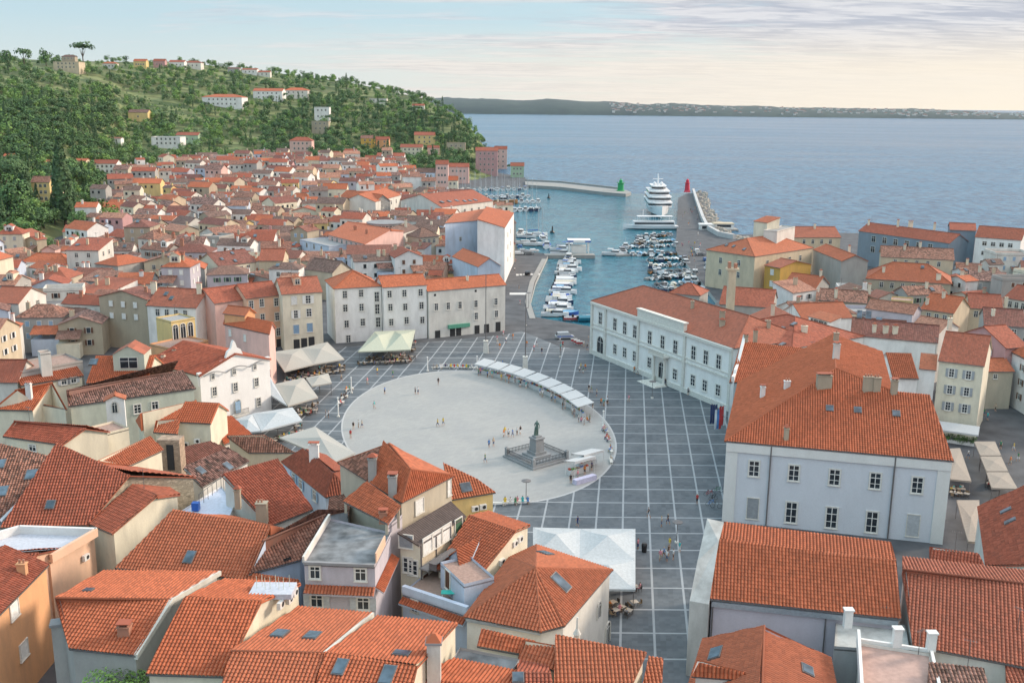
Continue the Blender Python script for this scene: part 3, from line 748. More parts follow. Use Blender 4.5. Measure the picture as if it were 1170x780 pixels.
# ================================================================ right side of the square
ch = hs('long white two storey palace with arched doorway and parapet facing the square', (675, 343.5), (839, 398), 13.2, 20, 'hip', 4.3, 'white', 'red', name='palace', cat='palace', wins=[], build=False, cmat='stone', stain=.3, hipf=.78,
        chim=[(791, 352, dict(h=1.5, w=.7)), (825, 365, dict(h=1.6, w=1.1)), (825, 372, dict(h=1.0, w=1.1)), (878, 374, {})])
Z2 = lambda x, y: (640+x/3.9, 300+y/3.9)
ch.win('a', 'b', [Z2(x, y) for x, y in [(180, 248), (245, 275), (289, 292), (334, 308), (400, 334), (457, 354), (514, 376), (595, 402), (650, 422), (707, 442)]], 1.5, 3.0)
ch.win('a', 'b', [Z2(x, y) for x, y in [(245, 385), (288, 400), (333, 417), (398, 445), (512, 497), (592, 524), (645, 547), (704, 568)]], 1.5, 2.4)
ch.win('a', 'b', [Z2(180, 374)], 3.0, 5.2, 'arch', 'arched_doorway').win('a', 'b', [Z2(452, 487)], 2.2, 4.6, 'arch', 'arched_doorway')
ch.wgrid('b', 'c', 2, 3, 1.2, 2.2, zt=3, dz=5.5)
ch.done()
for f in (0.0, .115, .375, .70, .985): strip(ch, 'a', 'b', 0, 12.6, f, f+.014, .35, STONE, 'pilaster')
for z0_, z1_, o_ in ((12.5, 13.1, .55), (6.6, 6.95, .3), (7.6, 7.8, .22), (0, 1.1, .28)): strip(ch, 'a', 'b', z0_, z1_, 0, 1, o_, STONE, 'cornice')
strip(ch, 'a', 'b', 13.1, 14.9, .375, .70, .3, STONE, 'parapet', .3); strip(ch, 'a', 'b', 14.9, 15.15, .37, .705, .45, STONE, 'parapet_coping', .4)
a_, c_ = ch.wp('a'), ch.wp('b'); d_ = c_-a_; u_ = Vector((d_.x, d_.y, 0)).normalized(); n_ = Vector((u_.y, -u_.x, 0)); rz_ = math.atan2(u_.y, u_.x)
P = Vector((0, 0, CZ))+ray(*Z2(452, 487))*((n_.dot(a_-Vector((0, 0, CZ))))/n_.dot(ray(*Z2(452, 487))))
m = M(); q = Vector((P.x, P.y, 0))-ch.org+n_*.9
m.box((q.x, q.y, 6.3), (5.6, 1.9, .35), STONE, rz_)
for k in range(15):
    e = q+u_*(-2.7+k*.386)+n_*.85; m.box((e.x, e.y, 6.65), (.12, .12, .8), STONE, rz_)
e = q+n_*.85; m.box((e.x, e.y, 7.45), (5.6, .22, .14), STONE, rz_)
for sx in (-1, 1):
    e = q+u_*sx*2.0-n_*.15; m.lathe((e.x, e.y, 0), [(.42, 0), (.36, .4), (.3, 5.6), (.42, 6.0), (.45, 6.3)], STONE)
m.build('balcony', ch.emp)
m = M(); e = q+n_*1.6; m.box((e.x, e.y, 0), (6.6, 3.4, .16), STONE, rz_); m.box((e.x-n_.x*.3, e.y-n_.y*.3, .16), (5.8, 2.6, .15), STONE, rz_); m.build('door_steps', ch.emp)
# court building
b = Bd('large pale blue three storey court building with broad orange hipped tile roof', 'courtblue', 'orange', 0, 'court_building', 'court building', fine=True, stain=.15)
b.p(e1=(828, 504, 12.5), e2=(1090, 527, 12.5), P=(955, 421, 20.3), Q=(953, 383, 20.3), e3=(843, 437, 12.5)); b.on('J', 1020, 447, ('e1', 'e2', 'P')).on('K', 1062, 451, ('e1', 'e2', 'P'))
jz = b.V['J'].z; b.p(L=(1008, 402, jz))
b.walls('e1', 'e2', 'K', 'J', 'L', 'Q', 'e3')
b.plane('e1', 'e2', 'K', 'J', 'P').plane('e3', 'e1', 'P', 'Q').plane('J', 'L', 'Q', 'P'); b.caps(.16)
b.win('e1', 'e2', [(861.5, 535), (907, 540), (953.5, 545), (1000, 549), (1048, 554)], 1.5, 2.4); b.win('e1', 'e2', [(860, 580.5, 1.6, 3.2, 'shut_grey'), (904, 585), (950, 591), (996, 596), (1043, 600, 1.6, 3.2, 'shut_palegrey')], 1.6, 3.2, 'cross')
for c in [(898, 502, dict(h=1.6, w=.6, mat='stone')), (871, 454, dict(h=1.7, w=.7, mat='white')), (899, 444, dict(h=1.2, w=.9, mat='white')), (941, 443, dict(h=1.9, w=2.2, d=.9, mat='stone')), (955, 410, dict(h=2.4, w=1.0, mat='offwhite')), (955, 391, dict(h=1.6, w=.8, mat='stone')), (991, 447, dict(h=2.2, w=1.4, mat='stone')), (1001, 447, dict(h=2.1, w=1.1, mat='stone')), (1021, 450, dict(h=2.0, w=.9, mat='stone'))]: b.chim(*c[:2], **c[2])
for x, y in [(948, 467), (980, 469), (1024, 473)]: b.sky(x, y, .95, 1.15)
b.done(); court = b
CB = wallmat((.70, .70, .68), .2)
strip(b, 'e1', 'e2', 11.0, 12.4, 0, 1, .25, CB, 'cornice'); strip(b, 'e1', 'e2', 0, 11, 0, .055, .12, CB, 'quoin'); strip(b, 'e1', 'e2', 0, 11, .945, 1, .12, CB, 'quoin')
for f in (.205, .757): strip(b, 'e1', 'e2', 0, 12.3, f, f+.006, .30, GUT, 'drainpipe')
# stepped gable house between palace and court
b = gab('narrow white house whose curved white gable faces the square beside the palace', [(833, 437), (890, 437)], [(846, 396), (946, 401)], None, (12.5, 16, 12.5), 'white', 'orange', 0, chim=[(852, 391, dict(h=1.2)), (863, 386, dict(h=1.2))])
def crest(b, p0, p1, z0, outline, th, mat, name, both=1):
    """upright slab between p0 and p1 whose top follows outline [(f, h)]"""
    d = p1-p0; u = Vector((d.x, d.y, 0)); n = Vector((u.y, -u.x, 0)).normalized()*th/2; m = M(); top = [(p0+u*f, h) for f, h in outline]
    for (a, ha), (c, hc) in zip(top, top[1:]):
        def V_(p, z, s): return Vector((p.x+n.x*s-b.org.x, p.y+n.y*s-b.org.y, z-b.org.z))
        m.face([V_(a, z0, 1), V_(c, z0, 1), V_(c, z0+hc, 1), V_(a, z0+ha, 1)], mat); m.face([V_(a, z0, -1), V_(c, z0, -1), V_(c, z0+hc, -1), V_(a, z0+ha, -1)][::-1], mat)
        m.face([V_(a, z0+ha, 1), V_(c, z0+hc, 1), V_(c, z0+hc, -1), V_(a, z0+ha, -1)], mat)
    for (p, h) in (top[0], top[-1]): m.face([V_(p, z0, 1), V_(p, z0+h, 1), V_(p, z0+h, -1), V_(p, z0, -1)], mat)
    return m.build(name, b.emp)
def inn(b, k, q, t):
    n = (b.V[q]-b.V[k]); n.z = 0; return b.V[k]+n.normalized()*t
crest(b, inn(b, 'a', 'b', .62), inn(b, 'd', 'c', .62), 8, [(0, 5.60), (.08, 5.60), (.1, 6.20), (.22, 6.60), (.34, 8.30), (.42, 9.20), (.5, 10.30), (.58, 9.20), (.66, 8.30), (.78, 6.60), (.9, 6.20), (.92, 5.60), (1, 5.60)], .5, WHT, 'gable_crest')
R = 'right'
def Z1(x, y): return (770+x/2.9225, 220+y/2.9225)
# roofs behind palace and court
hs('long red roof joining the palace and the court building, with several white chimneys', Z1(395, 520), Z1(640, 480), 13, 22, 'hip', 3.6, 'white', 'red', rows=0, chim=[Z1(435, 465)+(dict(h=1.2, w=1.2),), Z1(310, 450)+({},), Z1(330, 398)+({},)], sky=[Z1(362, 508), Z1(400, 440), Z1(360, 455)])
quad('red pitched roof tucked behind the back of the white palace', [(*Z1(250, 410), 13), (*Z1(400, 520), 13), (*Z1(440, 430), 15), (*Z1(330, 375), 15)], 'offwhite', 'red', 0, fine=False)
hs('tall yellow corner house with restaurant awning and planters on the market street', (1071.6, 412), (1125, 418.5), 14.3, 15, 'gx', 4.2, 'palecream', 'red', rows=3, cols=2, ww=.95, wh=1.6, style='open_grey', zt=2.0, dz=3.2, chim=[(1085, 372)], sky=[])
hs('small white house with fresh orange roof left of the yellow corner house', (1020, 432), (1050, 433), 11.5, 12, 'gx', 3.3, 'white', 'orange', rows=0, fine=True)
hs('blank white gable wall against the left side of the yellow corner house', (1050, 421), (1070, 423), 12.6, 7, 'shed', 1.5, 'white', 'orange', rows=0)
hs('long blank white wall with a dark red roof above it behind the court roof', (984, 384), (1072, 392), 13, 12, 'gx', 2.5, 'white', 'dark', rows=0, chim=[Z1(706, 468)+(dict(h=1.4, w=1.0),), Z1(738, 470)+(dict(h=1.4, w=1.0),), Z1(668, 465)+({},)])
hs('low passage house with orange roof spanning the dark archway', (1129.5, 424.4), (1160, 424.4), 8, 8, 'gx', 1.8, 'beige', 'orange', rows=1, cols=2, wins=[([(1137, 430)], .8, 1.0)], z0=0)
hs('pink walled house with red roof above the passage house', (1150, 398), (1176, 396), 12, 14, 'gx', 3.2, 'rose', 'red', rows=2, cols=1, side='l')
hs('tall white house with brown shutters at the right edge above the market street', (1155, 402), (1215, 432), 11, 12, 'gx', 3, 'white', 'orange', rows=3, cols=3, ww=.9, wh=1.3, style='open_brown', side='l', sidecols=3, fine=True, zt=2.0)
hs('slate blue long building with row of white dormer like windows by the sea', Z1(615, 128), Z1(920, 170), 13, 11, 'gx', 3, 'slate', 'red', rows=2, cols=6, wh=2.2, ww=1.7, zt=2.2, dz=4, far=True, chim=[Z1(748, 108)+(dict(h=1.5),), Z1(790, 112)+(dict(h=1.6, w=1.6),), Z1(870, 118)+(dict(h=1.4),), Z1(650, 108)+(dict(h=1.6),)])
hs('slate blue tower block between the slate blue and the white seaside buildings', Z1(921, 124), Z1(1011, 128), 17, 12, 'gx', 2, 'slate', 'red', rows=4, cols=1, ww=2.6, wh=2.4, zt=5, dz=3.0, far=True)
hs('white five storey building with rows of small windows by the sea', Z1(1004, 148), Z1(1162, 160), 15.5, 11, 'gx', 3.5, 'white', 'red', rows=4, cols=4, ww=1.3, wh=1.3, far=True, zt=2.0, dz=3.4, chim=[])
hs('pale building at the right edge behind the white five storey building', (1168, 275), (1215, 282), 12, 12, 'gx', 3, 'paleblue', 'red', rows=3, cols=3, far=True)
b = hs('big cream house with hipped orange roof and three skylights beside the mole', Z1(106, 191), Z1(270, 214), 12.5, 34, 'hip', 4.2, 'sand', 'orange', rows=2, cols=2, ww=1.0, wh=1.8, far=True, side='r', sidecols=4, hipf=.9, sky=[Z1(176, 176), Z1(200, 180), Z1(235, 190)], chim=[], zt=2.8, dz=4)
hs('square cream roof tower rising from the big cream house', Z1(264, 95), Z1(312, 101), 21, 7, 'shed', 1.5, 'palecream', 'orange', rows=0, z0=8)
hs('pale concrete lift house beside the cream roof tower', Z1(345, 128), Z1(407, 112), 19, 5, 'flat', 0, 'offwhite', 'orange', rows=0, z0=8)
hs('red roofs joining the cream roof tower on its right', Z1(400, 150), Z1(560, 150), 13, 14, 'gx', 3.2, 'sand', 'red', rows=1, cols=4, far=True, chim=[Z1(470, 120)])
hs('narrow ochre yellow house with white shutters', Z1(300, 242), Z1(354, 252), 9.5, 15, 'gx', 1.8, 'ochre', 'red', rows=2, cols=1, ww=1.3, wh=1.8, style='shut_white', far=True, zt=1.8, dz=3.8)
hs('red tiled house in front of the ochre yellow house', Z1(366, 306), Z1(474, 320), 7.5, 10, 'gx', 3, 'grey', 'orange', rows=1, cols=3, far=True, chim=[Z1(490, 278)])
hs('bare grey concrete walled house with a white gable end', Z1(463, 190), Z1(560, 229), 11.5, 9, 'gx', 2, 'grey', 'orange', rows=0, far=True, side='r', sidecols=2, chim=[Z1(585, 195)])
hs('broad hipped house with round skylight behind the dormer houses', Z1(640, 287), Z1(930, 306), 9.5, 16, 'hip', 4.4, 'stone', 'orange', rows=1, cols=6, far=True, sky=[Z1(830, 250)], chim=[Z1(700, 265), Z1(883, 290)+(dict(h=1.5, w=1.2),)])
hs('long old tiled roof below the slate blue building', Z1(690, 214), Z1(938, 226), 11, 12, 'gx', 3, 'sand', 'old', rows=1, cols=5, far=True, chim=[Z1(770, 190), Z1(822, 182)])
hs('old brown tiled house with bell shaped cream gable', Z1(480, 358), Z1(645, 370), 7.5, 11, 'gx', 2.4, 'stone', 'old', rows=1, cols=3, far=True, chim=[Z1(540, 350)+(dict(h=2.2),), Z1(652, 330)+(dict(h=1.8),)])
hs('white house with wide glazed roof dormer', Z1(430, 425), Z1(600, 418), 9, 11, 'gx', 3, 'white', 'orange', rows=0, far=True, chim=[])
hs('glazed white dormer room on the red roof behind the palace', Z1(445, 412), Z1(522, 432), 11.4, 4, 'shed', 1, 'white', 'orange', rows=1, cols=3, ww=1.7, wh=1.7, zt=1.1, far=True, z0=8, name='roof_dormer', cat='dormer')
hs('dark red roof with two long skylights', Z1(590, 472), Z1(776, 486), 9, 10, 'gx', 3.0, 'white', 'dark', rows=0, far=True, sky=[Z1(650, 410)+(1.2, 2.6), Z1(685, 425)+(1.2, 1.4), Z1(620, 408)+(1.0, 2.6)])
hs('pale orange low roof above the dark red roof', Z1(637, 386), Z1(800, 408), 9.5, 7, 'gx', 2, 'lilac', 'pale', rows=0, far=True)
hs('white walled house with pale orange roof beside the yellow corner house', Z1(784, 452), Z1(886, 470), 11.5, 10, 'gx', 2.2, 'offwhite', 'pale', rows=1, cols=2, far=True, chim=[Z1(800, 470)+(dict(h=1.2, w=1.2),)])
hs('small weathered orange house left of the narrow street', Z1(822, 388), Z1(935, 404), 9.5, 12, 'gx', 3.4, 'sand', 'orange', rows=1, cols=3, far=True, chim=[Z1(845, 372), Z1(900, 350)])
hs('little house with yellow roof terrace between red roofs', Z1(722, 356), Z1(800, 362), 9.5, 6, 'flat', 0, 'yellow', 'orange', rows=0, far=True)
hs('red roofed house near the right edge below the white five storey building', Z1(985, 385), Z1(1100, 392), 9, 12, 'gx', 3, 'sand', 'red', rows=1, cols=4, far=True)
hs('dark red roofed house at the right edge in front of the pale building', Z1(1100, 350), Z1(1190, 365), 10, 12, 'gx', 3, 'offwhite', 'red', rows=1, cols=3, far=True, chim=[Z1(1108, 375)+(dict(h=2),)])
hs('large dark red roof right of the yellow corner house', Z1(1035, 440), Z1(1175, 450), 10, 13, 'gx', 3, 'grey', 'dark', rows=1, cols=3, far=True, chim=[Z1(1065, 410)])
hs('red roofed shed below the tall cream chimney stack', Z1(150, 372), Z1(330, 385), 8.5, 15, 'gx', 3.6, 'grey', 'red', rows=0, far=True, z0=0)
hs('dark red hipped roof directly behind the palace', Z1(-20, 335), Z1(88, 345), 10, 9, 'hip', 2.5, 'grey', 'red', rows=0, far=True)
# tall chimney stack
p = T(834, 352); p = W(834, 353, 9)
o = empty('chimney_stack', (p.x, p.y, 0), 'tall slender cream chimney stack behind the palace', 'chimney stack')
m = M(); m.box((0, 0, 0), (1.9, 1.6, 19.2), wallmat(WALLC['sand'], .6)); m.build('shaft', o)
m = M(); m.box((0, 0, 19.2), (3.2, 2.2, .5), wallmat(WALLC['sand'], .6)); m.box((-.8, 0, 19.7), (.7, 1.2, 1.6), BRICK); m.box((.8, 0, 19.7), (.7, 1.2, 1.2), BRICK); m.build('cap', o)
# lower right
b = Bd('long hall with steep curved orange tile roof and pale pink wall below the court building', 'lilac', 'orange', 0, 'hall', 'hall', fine=True, stain=.25)
b.p(f1=(810, 684, 9), f2=(1030, 707, 9), m1=(822, 618, 12.6), m2=(1024, 641, 12.6), t1=(828, 597, 13.0), t2=(1018, 620, 13.0))
for k, s_ in (('g1', 't1'), ('g2', 't2')): b.V[k] = b.V[s_]+Vector((.5, 7, -4))
b.walls('f1', 'f2', 'm2', 't2', 'g2', 'g1', 't1', 'm1'); b.plane('f1', 'f2', 'm2', 'm1').plane('m1', 'm2', 't2', 't1').plane('g2', 'g1', 't1', 't2').caps(.1); b.done(); hall = b
m = M(); pv = [W(788, 686, 8.8), W(810, 690, 8.8), W(821, 618, 13.0), W(827, 596, 13.4), W(808, 592, 13.4), W(797, 640, 11.6)]
def slabfill(m, top, zlow, mat, org=Vector((0, 0, 0))):
    t = [p-org for p in top]; m.face(t, mat)
    for i in range(len(t)):
        a, c = t[i], t[(i+1) % len(t)]; m.face([a, c, Vector((c.x, c.y, zlow-org.z)), Vector((a.x, a.y, zlow-org.z))], mat)
CONCL = wallmat((.50, .50, .48), .9)
m.mats = []; slabfill(m, pv[:3]+pv[5:], -1, CONCL, hall.org); slabfill(m, [pv[2], pv[3], pv[4], pv[5]], -1, CONCL, hall.org); m.build('stone_gable', hall.emp)
strip(hall, 'f1', 'f2', 8.2, 8.75, 0, 1, .35, ZINC, 'gutter'); strip(hall, 'f1', 'f2', 0, 8.2, .005, .012, .2, GUT, 'drainpipe'); strip(hall, 'f1', 'f2', 0, 8.2, .62, .627, .2, GUT, 'drainpipe')
gab('house with wide dark orange tile roof right of the curved roofed hall', [(1043, 738), (1200, 768)], [(1031, 650), (1200, 670)], [(1031, 636), (1200, 655)], (8.5, 12, 11.3), 'offwhite', 'red', 0, sky=[], chim=[])
b = Bd('steep orange gabled house with dark skylights at the bottom beside the square', 'lilac', 'orange', 0, fine=True)
b.p(bl=(803, 730, 7.5), br=(949, 751, 7.5), rb=(873, 715, 10.6), rf=(869, 830, 10.6), fl=(772, 830, 7.5), fr=(965, 830, 7.5)); b.walls('fl', 'rf', 'fr', 'br', 'rb', 'bl')
b.plane('fl', 'bl', 'rb', 'rf').plane('br', 'fr', 'rf', 'rb').caps(.15).sky(818, 747, 2.0, 1.1).sky(922, 766, 1.5, 1.0).done()
quad('little orange dormer roof on the steep gabled house by the square', [(790, 772, 9.8), (845, 776, 9.8), (853, 768, 10.4), (797, 753, 10.4)], 'offwhite', 'orange', 7, name='roof_dormer', cat='dormer')
TERR = plain('terrace_tiles', (.42, .28, .24), .8, var=.12, scale=2)
b = quad('terracotta paved roof terrace with white parapets at the bottom right', [(984, 800, 8.6), (1078, 805, 8.6), (1064, 744, 8.6), (980, 731, 8.6)], 'offwhite', z0=0, flat=TERR, cat='house')
m = M()
for a, c in ((W(984, 800, 8.6), W(980, 731, 8.6)), (W(980, 731, 8.6), W(1064, 744, 8.6)), (W(1064, 744, 8.6), W(1078, 805, 8.6))):
    d = c-a; mid = (a+c)/2-b.org; h_ = 1.3 if abs(d.y) > abs(d.x) and a.x < c.x+3 and a.x < W(1000, 770, 8.6).x else .35
    m.box((mid.x, mid.y, mid.z-.1), (d.length, .28, h_), WHT, math.atan2(d.y, d.x))
for px, py in ((1024, 738), (1063, 743), (968, 716)): e = W(px, py, 8.6)-b.org; m.box((e.x, e.y, e.z), (.8, .6, 1.9), WHT); m.box((e.x, e.y, e.z+1.9), (1.0, .8, .15), WHT)
m.build('parapet', b.emp)
quad('patched old clay tile roof at the bottom right corner', [(1058, 800, 7.9), (1134, 805, 7.9), (1124, 763, 9.2), (1061, 757, 9.2)], 'offwhite', 'mixed', 0)
quad('grey flat zinc roof between the hall and the roof terrace', [(950, 738, 8.0), (1044, 745, 8.0), (1038, 712, 8.0), (952, 703, 8.0)], 'concrete', z0=0, flat=CONCL)
quad('small dark orange roof corner at the lower right edge', [(1150, 790, 7.5), (1200, 795, 7.5), (1200, 718, 9.5), (1148, 726, 9.5)], 'offwhite', 'red', 0)
quad('orange tiled lean-to roof squeezed behind the wide dark roof', [(1062, 640, 8.5), (1128, 652, 8.5), (1118, 632, 9.6), (1062, 624, 9.6)], 'offwhite', 'red', 0)
b = Bd('brick red roof with two pale skylights at the right edge over the market street', 'offwhite', 'red', 0, fine=True)
b.p(a=(1126, 646, 8), d=(1117, 579, 8), r1=(1186, 645, 11.5), r2=(1180, 560, 11.5)); b.V['c'] = b.V['r2']+Vector((6, 0, -3.5)); b.V['b'] = b.V['r1']+Vector((6, 0, -3.5))
b.walls('a', 'r1', 'b', 'c', 'r2', 'd').plane('d', 'a', 'r1', 'r2').plane('b', 'c', 'r2', 'r1').caps().sky(1150, 584, .8, 1.3).sky(1155, 596, .8, 1.3).done()
# ================================================================ north side of the square
hs('white four storey house with hipped red roof beside the green canopy', (381, 330), (437, 327), 14.2, 13, 'hip', 3.4, 'white', 'orange', rows=3, cols=3, ww=1.15, wh=1.9, style='cross', zt=2.2, dz=3.9, wins=[([(394, 336.5), (412.5, 335), (394.5, 352), (413, 351), (396, 370), (414.5, 368), (398, 387)], 1.25, 1.9), ([(430.5, 339), (431, 353), (432, 368)], 1.2, 2.6, 'cross', 'balcony_door')])
M2 = hs('white house with three rows of three windows behind the green canopy', (437, 328.5), (489, 325.5), 14.2, 9, 'gx', 2.3, 'white', 'orange', wins=[([(445, 336), (462, 335), (480.5, 334), (446, 351), (463, 350.5), (481.5, 349), (447, 368), (464.5, 366), (482.5, 365.5)], 1.2, 1.8)])
M3 = hs('long cream house with ground floor shops at the corner of the harbour road', (488.5, 333), (579, 325.5), 12.6, 9, 'gx', 2.3, 'offwhite', 'orange', wins=[([(497, 337), (543.5, 332.3)], .6, .6, 'bare'), ([(498.5, 350.5), (512, 349.5), (525.5, 348.5), (543.7, 347), (566.5, 344.5), (544, 361), (567, 358.5)], 1.0, 1.9), ([(500, 383), (517, 380), (524, 379), (545, 377), (556, 375.5), (569, 373)], 1.5, 2.6, 'bare', 'shop_door')], chim=[(534, 320, dict(h=.9))])
strip(M3, 'a', 'b', 2.2, 3.2, .24, .52, .5, plain('shop_sign_green', (.10, .32, .22), .5), 'shop_sign')
b = hs('pale yellow house with blue and open shutters behind the beige canopies', (321.5, 336.5), (369, 333.5), 14.4, 12, 'gx', 3.0, 'palecream', 'red', wins=[([(336, 343)], 1.3, 2, 'shut_white'), ([(352, 342)], 1.3, 2, 'open_white'), ([(338, 359)], 1.0, 2, 'open_white'), ([(353, 357)], 1.3, 2), ([(338.5, 376), (354, 374)], 1.4, 2.2, 'shut_blue'), ([(339, 393), (347.5, 391.5), (356, 390)], 1.5, 2.4, 'bare', 'shop_door')], build=False, sky=[])
b.done()
def dormer(b, px, py, w, h, l, wall, tile, ri=None):
    P, n, pts = b.hit(px, py, ri); ro = [o for o in b.emp.children if o.name.startswith('roof')][0]
    k = Vector((n.x, n.y, 0)).normalized(); rz = math.atan2(k.x, -k.y); wm_ = wallmat(WALLC[wall], .3); m = M()
    m.box((0, l/2, -1.5), (w, l, h+1.5), wm_); d = put('dormer', m.mesh('dormer'), ro, P-b.org, rz)
    m = M(); r = w*.28
    for sx in (-1, 1): m.face([(sx*(w/2+.15), -.2, h-.05), (0, -.2, h+r), (0, l, h+r), (sx*(w/2+.15), l, h-.05)][::sx], tilemat(tile), [(0, 0), (1, 0), (1, 1), (0, 1)])
    m.face([(-w/2, 0, h-.03), (w/2, 0, h-.03), (0, 0, h+r-.05)], wm_); m.build('dormer_roof', d)
    put('dormer_window', winfar(w*.55, h*.6, 'cross'), d, (0, -.01, h*.5)); return d
dormer(b, 340, 326, 1.9, 1.8, 3, 'peach', 'orange')
hs('peach pink house between the pale yellow house and the white palazzo', (281, 341.5), (321.5, 337), 13.2, 11, 'gx', 2.8, 'peach', 'red', wins=[([(287, 348), (299, 346), (315.5, 345), (300, 363), (316.5, 361.5), (318, 379)], 1.1, 2), ([(311, 393), (319, 392)], 1.4, 2.2, 'bare', 'shop_door')], build=True)
hs('red roofed back part of the peach house with a pink attic', (245, 347), (283, 342), 12.5, 12, 'gx', 2.8, 'pink', 'red', rows=0, far=True)
hs('pale pink house with orange roof behind the white palazzo', (255, 370.5), (308, 382), 12, 6, 'gx', 2.0, 'pink', 'new', wins=[([(263, 380), (280, 386)], .8, 1.4, 'shut_white')], fine=True, skew=-.75)
hs('small bright orange rooftop room on the pale pink house', (254, 358), (280, 361), 14.5, 4, 'gx', 1.5, 'orange', 'new', rows=0, z0=10, name='roof_room', cat='rooftop room')
b = hs('white palazzo with curved baroque gable and blue balcony door', (228, 430), (310, 410.5), 10.6, 17, 'gy', 2.7, 'white', 'red', build=False, fine=True, wins=[([(243, 430), (267.5, 424.5), (291, 419)], .7, 1.1, 'cross'), ([(245, 447), (269, 442), (293, 436.5), (247.5, 470), (295.5, 459)], .9, 1.7), ([(271.8, 464)], 1.4, 2.8, 'arch', 'balcony_door')], stain=.2)
b.done(); pz = b
crest(b, inn(b, 'a', 'd', .72), inn(b, 'b', 'c', .72), 8.5, [(0, 2.60), (.05, 2.60), (.06, 2.10), (.10, 2.20), (.16, 2.90), (.22, 3.10), (.28, 2.90), (.31, 3.90), (.38, 4.20), (.41, 5.40), (.46, 5.90), (.48, 6.90), (.5, 7.40), (.52, 6.90), (.54, 5.90), (.59, 5.40), (.62, 4.20), (.69, 3.90), (.72, 2.90), (.78, 3.10), (.84, 2.90), (.9, 2.20), (.94, 2.10), (.95, 2.60), (1, 2.60)], .55, WHT, 'gable_crest')
GREYL = plain('cornice_line_grey', (.25, .25, .25), .8)
m = M(); a_, c_ = b.V['a'], b.V['b']; d_ = c_-a_; n_ = Vector((d_.y, -d_.x, 0)).normalized()
pr = None
for i in range(49):
    f = .04+.92*i/48; h = 10.2+.75*abs(sin(f*pi*3)); p = a_+d_*f+n_*.32; p.z = h; p = p-b.org
    if pr: m.tube(pr, p, .12, GREYL, n=4)
    pr = p
m.build('curved_moulding', b.emp)
P = Vector((0, 0, CZ))+ray(271.8, 470)*(n_.dot(a_-Vector((0, 0, CZ)))/n_.dot(ray(271.8, 470))); P = P-b.org+n_*.7; rz_ = math.atan2(d_.y, d_.x)
m = M(); m.box((P.x, P.y, P.z-.5), (3.4, 1.2, .2), STONE, rz_); u_ = d_.normalized()
for k in range(12): e = P+u_*(-1.6+k*.29)+n_*.5; m.box((e.x, e.y, P.z-.3), (.06, .06, .9), GUT, rz_)
e = P+n_*.5; m.box((e.x, e.y, P.z+.6), (3.4, .08, .07), GUT, rz_); m.build('balcony', b.emp)
m = M(); q = P-n_*.56; e = q; m.face([(e.x-u_.x*.6, e.y-u_.y*.6, P.z-.2), (e.x+u_.x*.6, e.y+u_.y*.6, P.z-.2), (e.x+u_.x*.6, e.y+u_.y*.6, P.z+2.1), (e.x-u_.x*.6, e.y-u_.y*.6, P.z+2.1)], SHUT['blue']); m.build('blue_door', b.emp)
b = hs('yellow orange house front with three white framed arches', (195, 367), (224.5, 362), 12, 7, 'flat', 0, 'yellow', 'orange', rows=0, build=False); b.win('a', 'b', [(200.5, 379), (209, 377.5), (217.5, 376)], 1.35, 3.4, 'arch'); b.done()
hs('orange terrace wall joined to the arched yellow front', (195, 398), (240, 388), 8, 8, 'flat', 0, 'orange', rows=0)
# ================================================================ roofs at the foot of the tower (lower left)
quad('rust red roof with old skylights at the left edge above the peach building', [(-70, 600, 10), (1, 593, 10.2), (72, 525, 13.6), (-20, 510, 13.9)], 'offwhite', 'old', 3, sky=[(36, 543, 1.2, 1.9), (1, 531, 1.0, 1.8), (3, 562, 1.1, 1.9)])
b = gab('very wide dark red roof with one small skylight behind the peach terrace', [(0, 603), (100, 600)], [(73, 525), (148, 543)], [(118, 528), (224, 545)], (10, 14, 11.6), 'stone', 'red', 3, sky=[(58, 577, .9, 1.1)], wkind='stone')
m = M(); e0, e1 = W(0, 597, 10.35)-b.org, W(72, 524.5, 13.9)-b.org; m.tube(e0, e1, .35, ZINC, n=6); m.build('gutter', b.emp)
gab('cream walled house with orange roof and a small side window at the left edge', [(3, 498.5), (71, 508.5)], [(16, 481), (98, 489.5)], [(30, 483), (108, 491)], (12.5, 14, 13.0), 'palecream', 'red', 4, wins=[('a', 'b', [(37.5, 511.5)], 1.3, 1.0)], z0=None) if 0 else None
b = gab('cream walled house with orange roof and a small side window at the left edge', [(3, 498.5), (71, 508.5)], [(16, 481), (98, 489.5)], None, (12.5, 14, 12.5), 'palecream', 'red', 4, wins=[('a', 'b', [(37.5, 511.5)], 1.3, 1.0)])
hs('low cream wall block with shaded terrace between two orange roofs', (98, 500), (150, 487), 12, 5, 'flat', 0, 'palecream', rows=0, z0=4)
quad('orange ridged roof sloping down towards the ruined brick tower', [(148, 532, 12.3), (187, 514, 12.3), (171, 498, 14.3), (111, 526, 14.3)], 'palecream', 'orange', 4)
gab('narrow house with dark red roof and a tall cream gable wall', [(100, 598), (128, 610)], [(153, 554), (180, 566)], [(186, 552), (206, 565)], (10, 12.5, 11), 'palecream', 'red', 2)
gab('big orange tile roof with one small skylight above the long gutter', [(131, 649), (288, 662)], [(200, 586), (309, 600)], None, (9.5, 13, 9.5), 'palecream', 'orange', 3, sky=[(217, 637, .9, 1.5), ])
quad('steep dark orange roof with the fat cream chimney at its foot', [(309, 601, 9), (358, 582, 9), (317, 524, 13.4), (253, 543, 13.4)], 'offwhite', 'red', 3, chim=[(300, 597, dict(h=2.6, w=1.3, d=1.0)), (272, 574, dict(h=1.6, w=.7))])
b = quad('white roof terrace with pale blue floor between orange roofs', [(202, 584, 9.6), (262, 593, 9.6), (272, 574, 9.6), (253, 553, 9.6)], 'white', z0=3, flat=plain('blue_white_floor', (.50, .55, .66), .7))
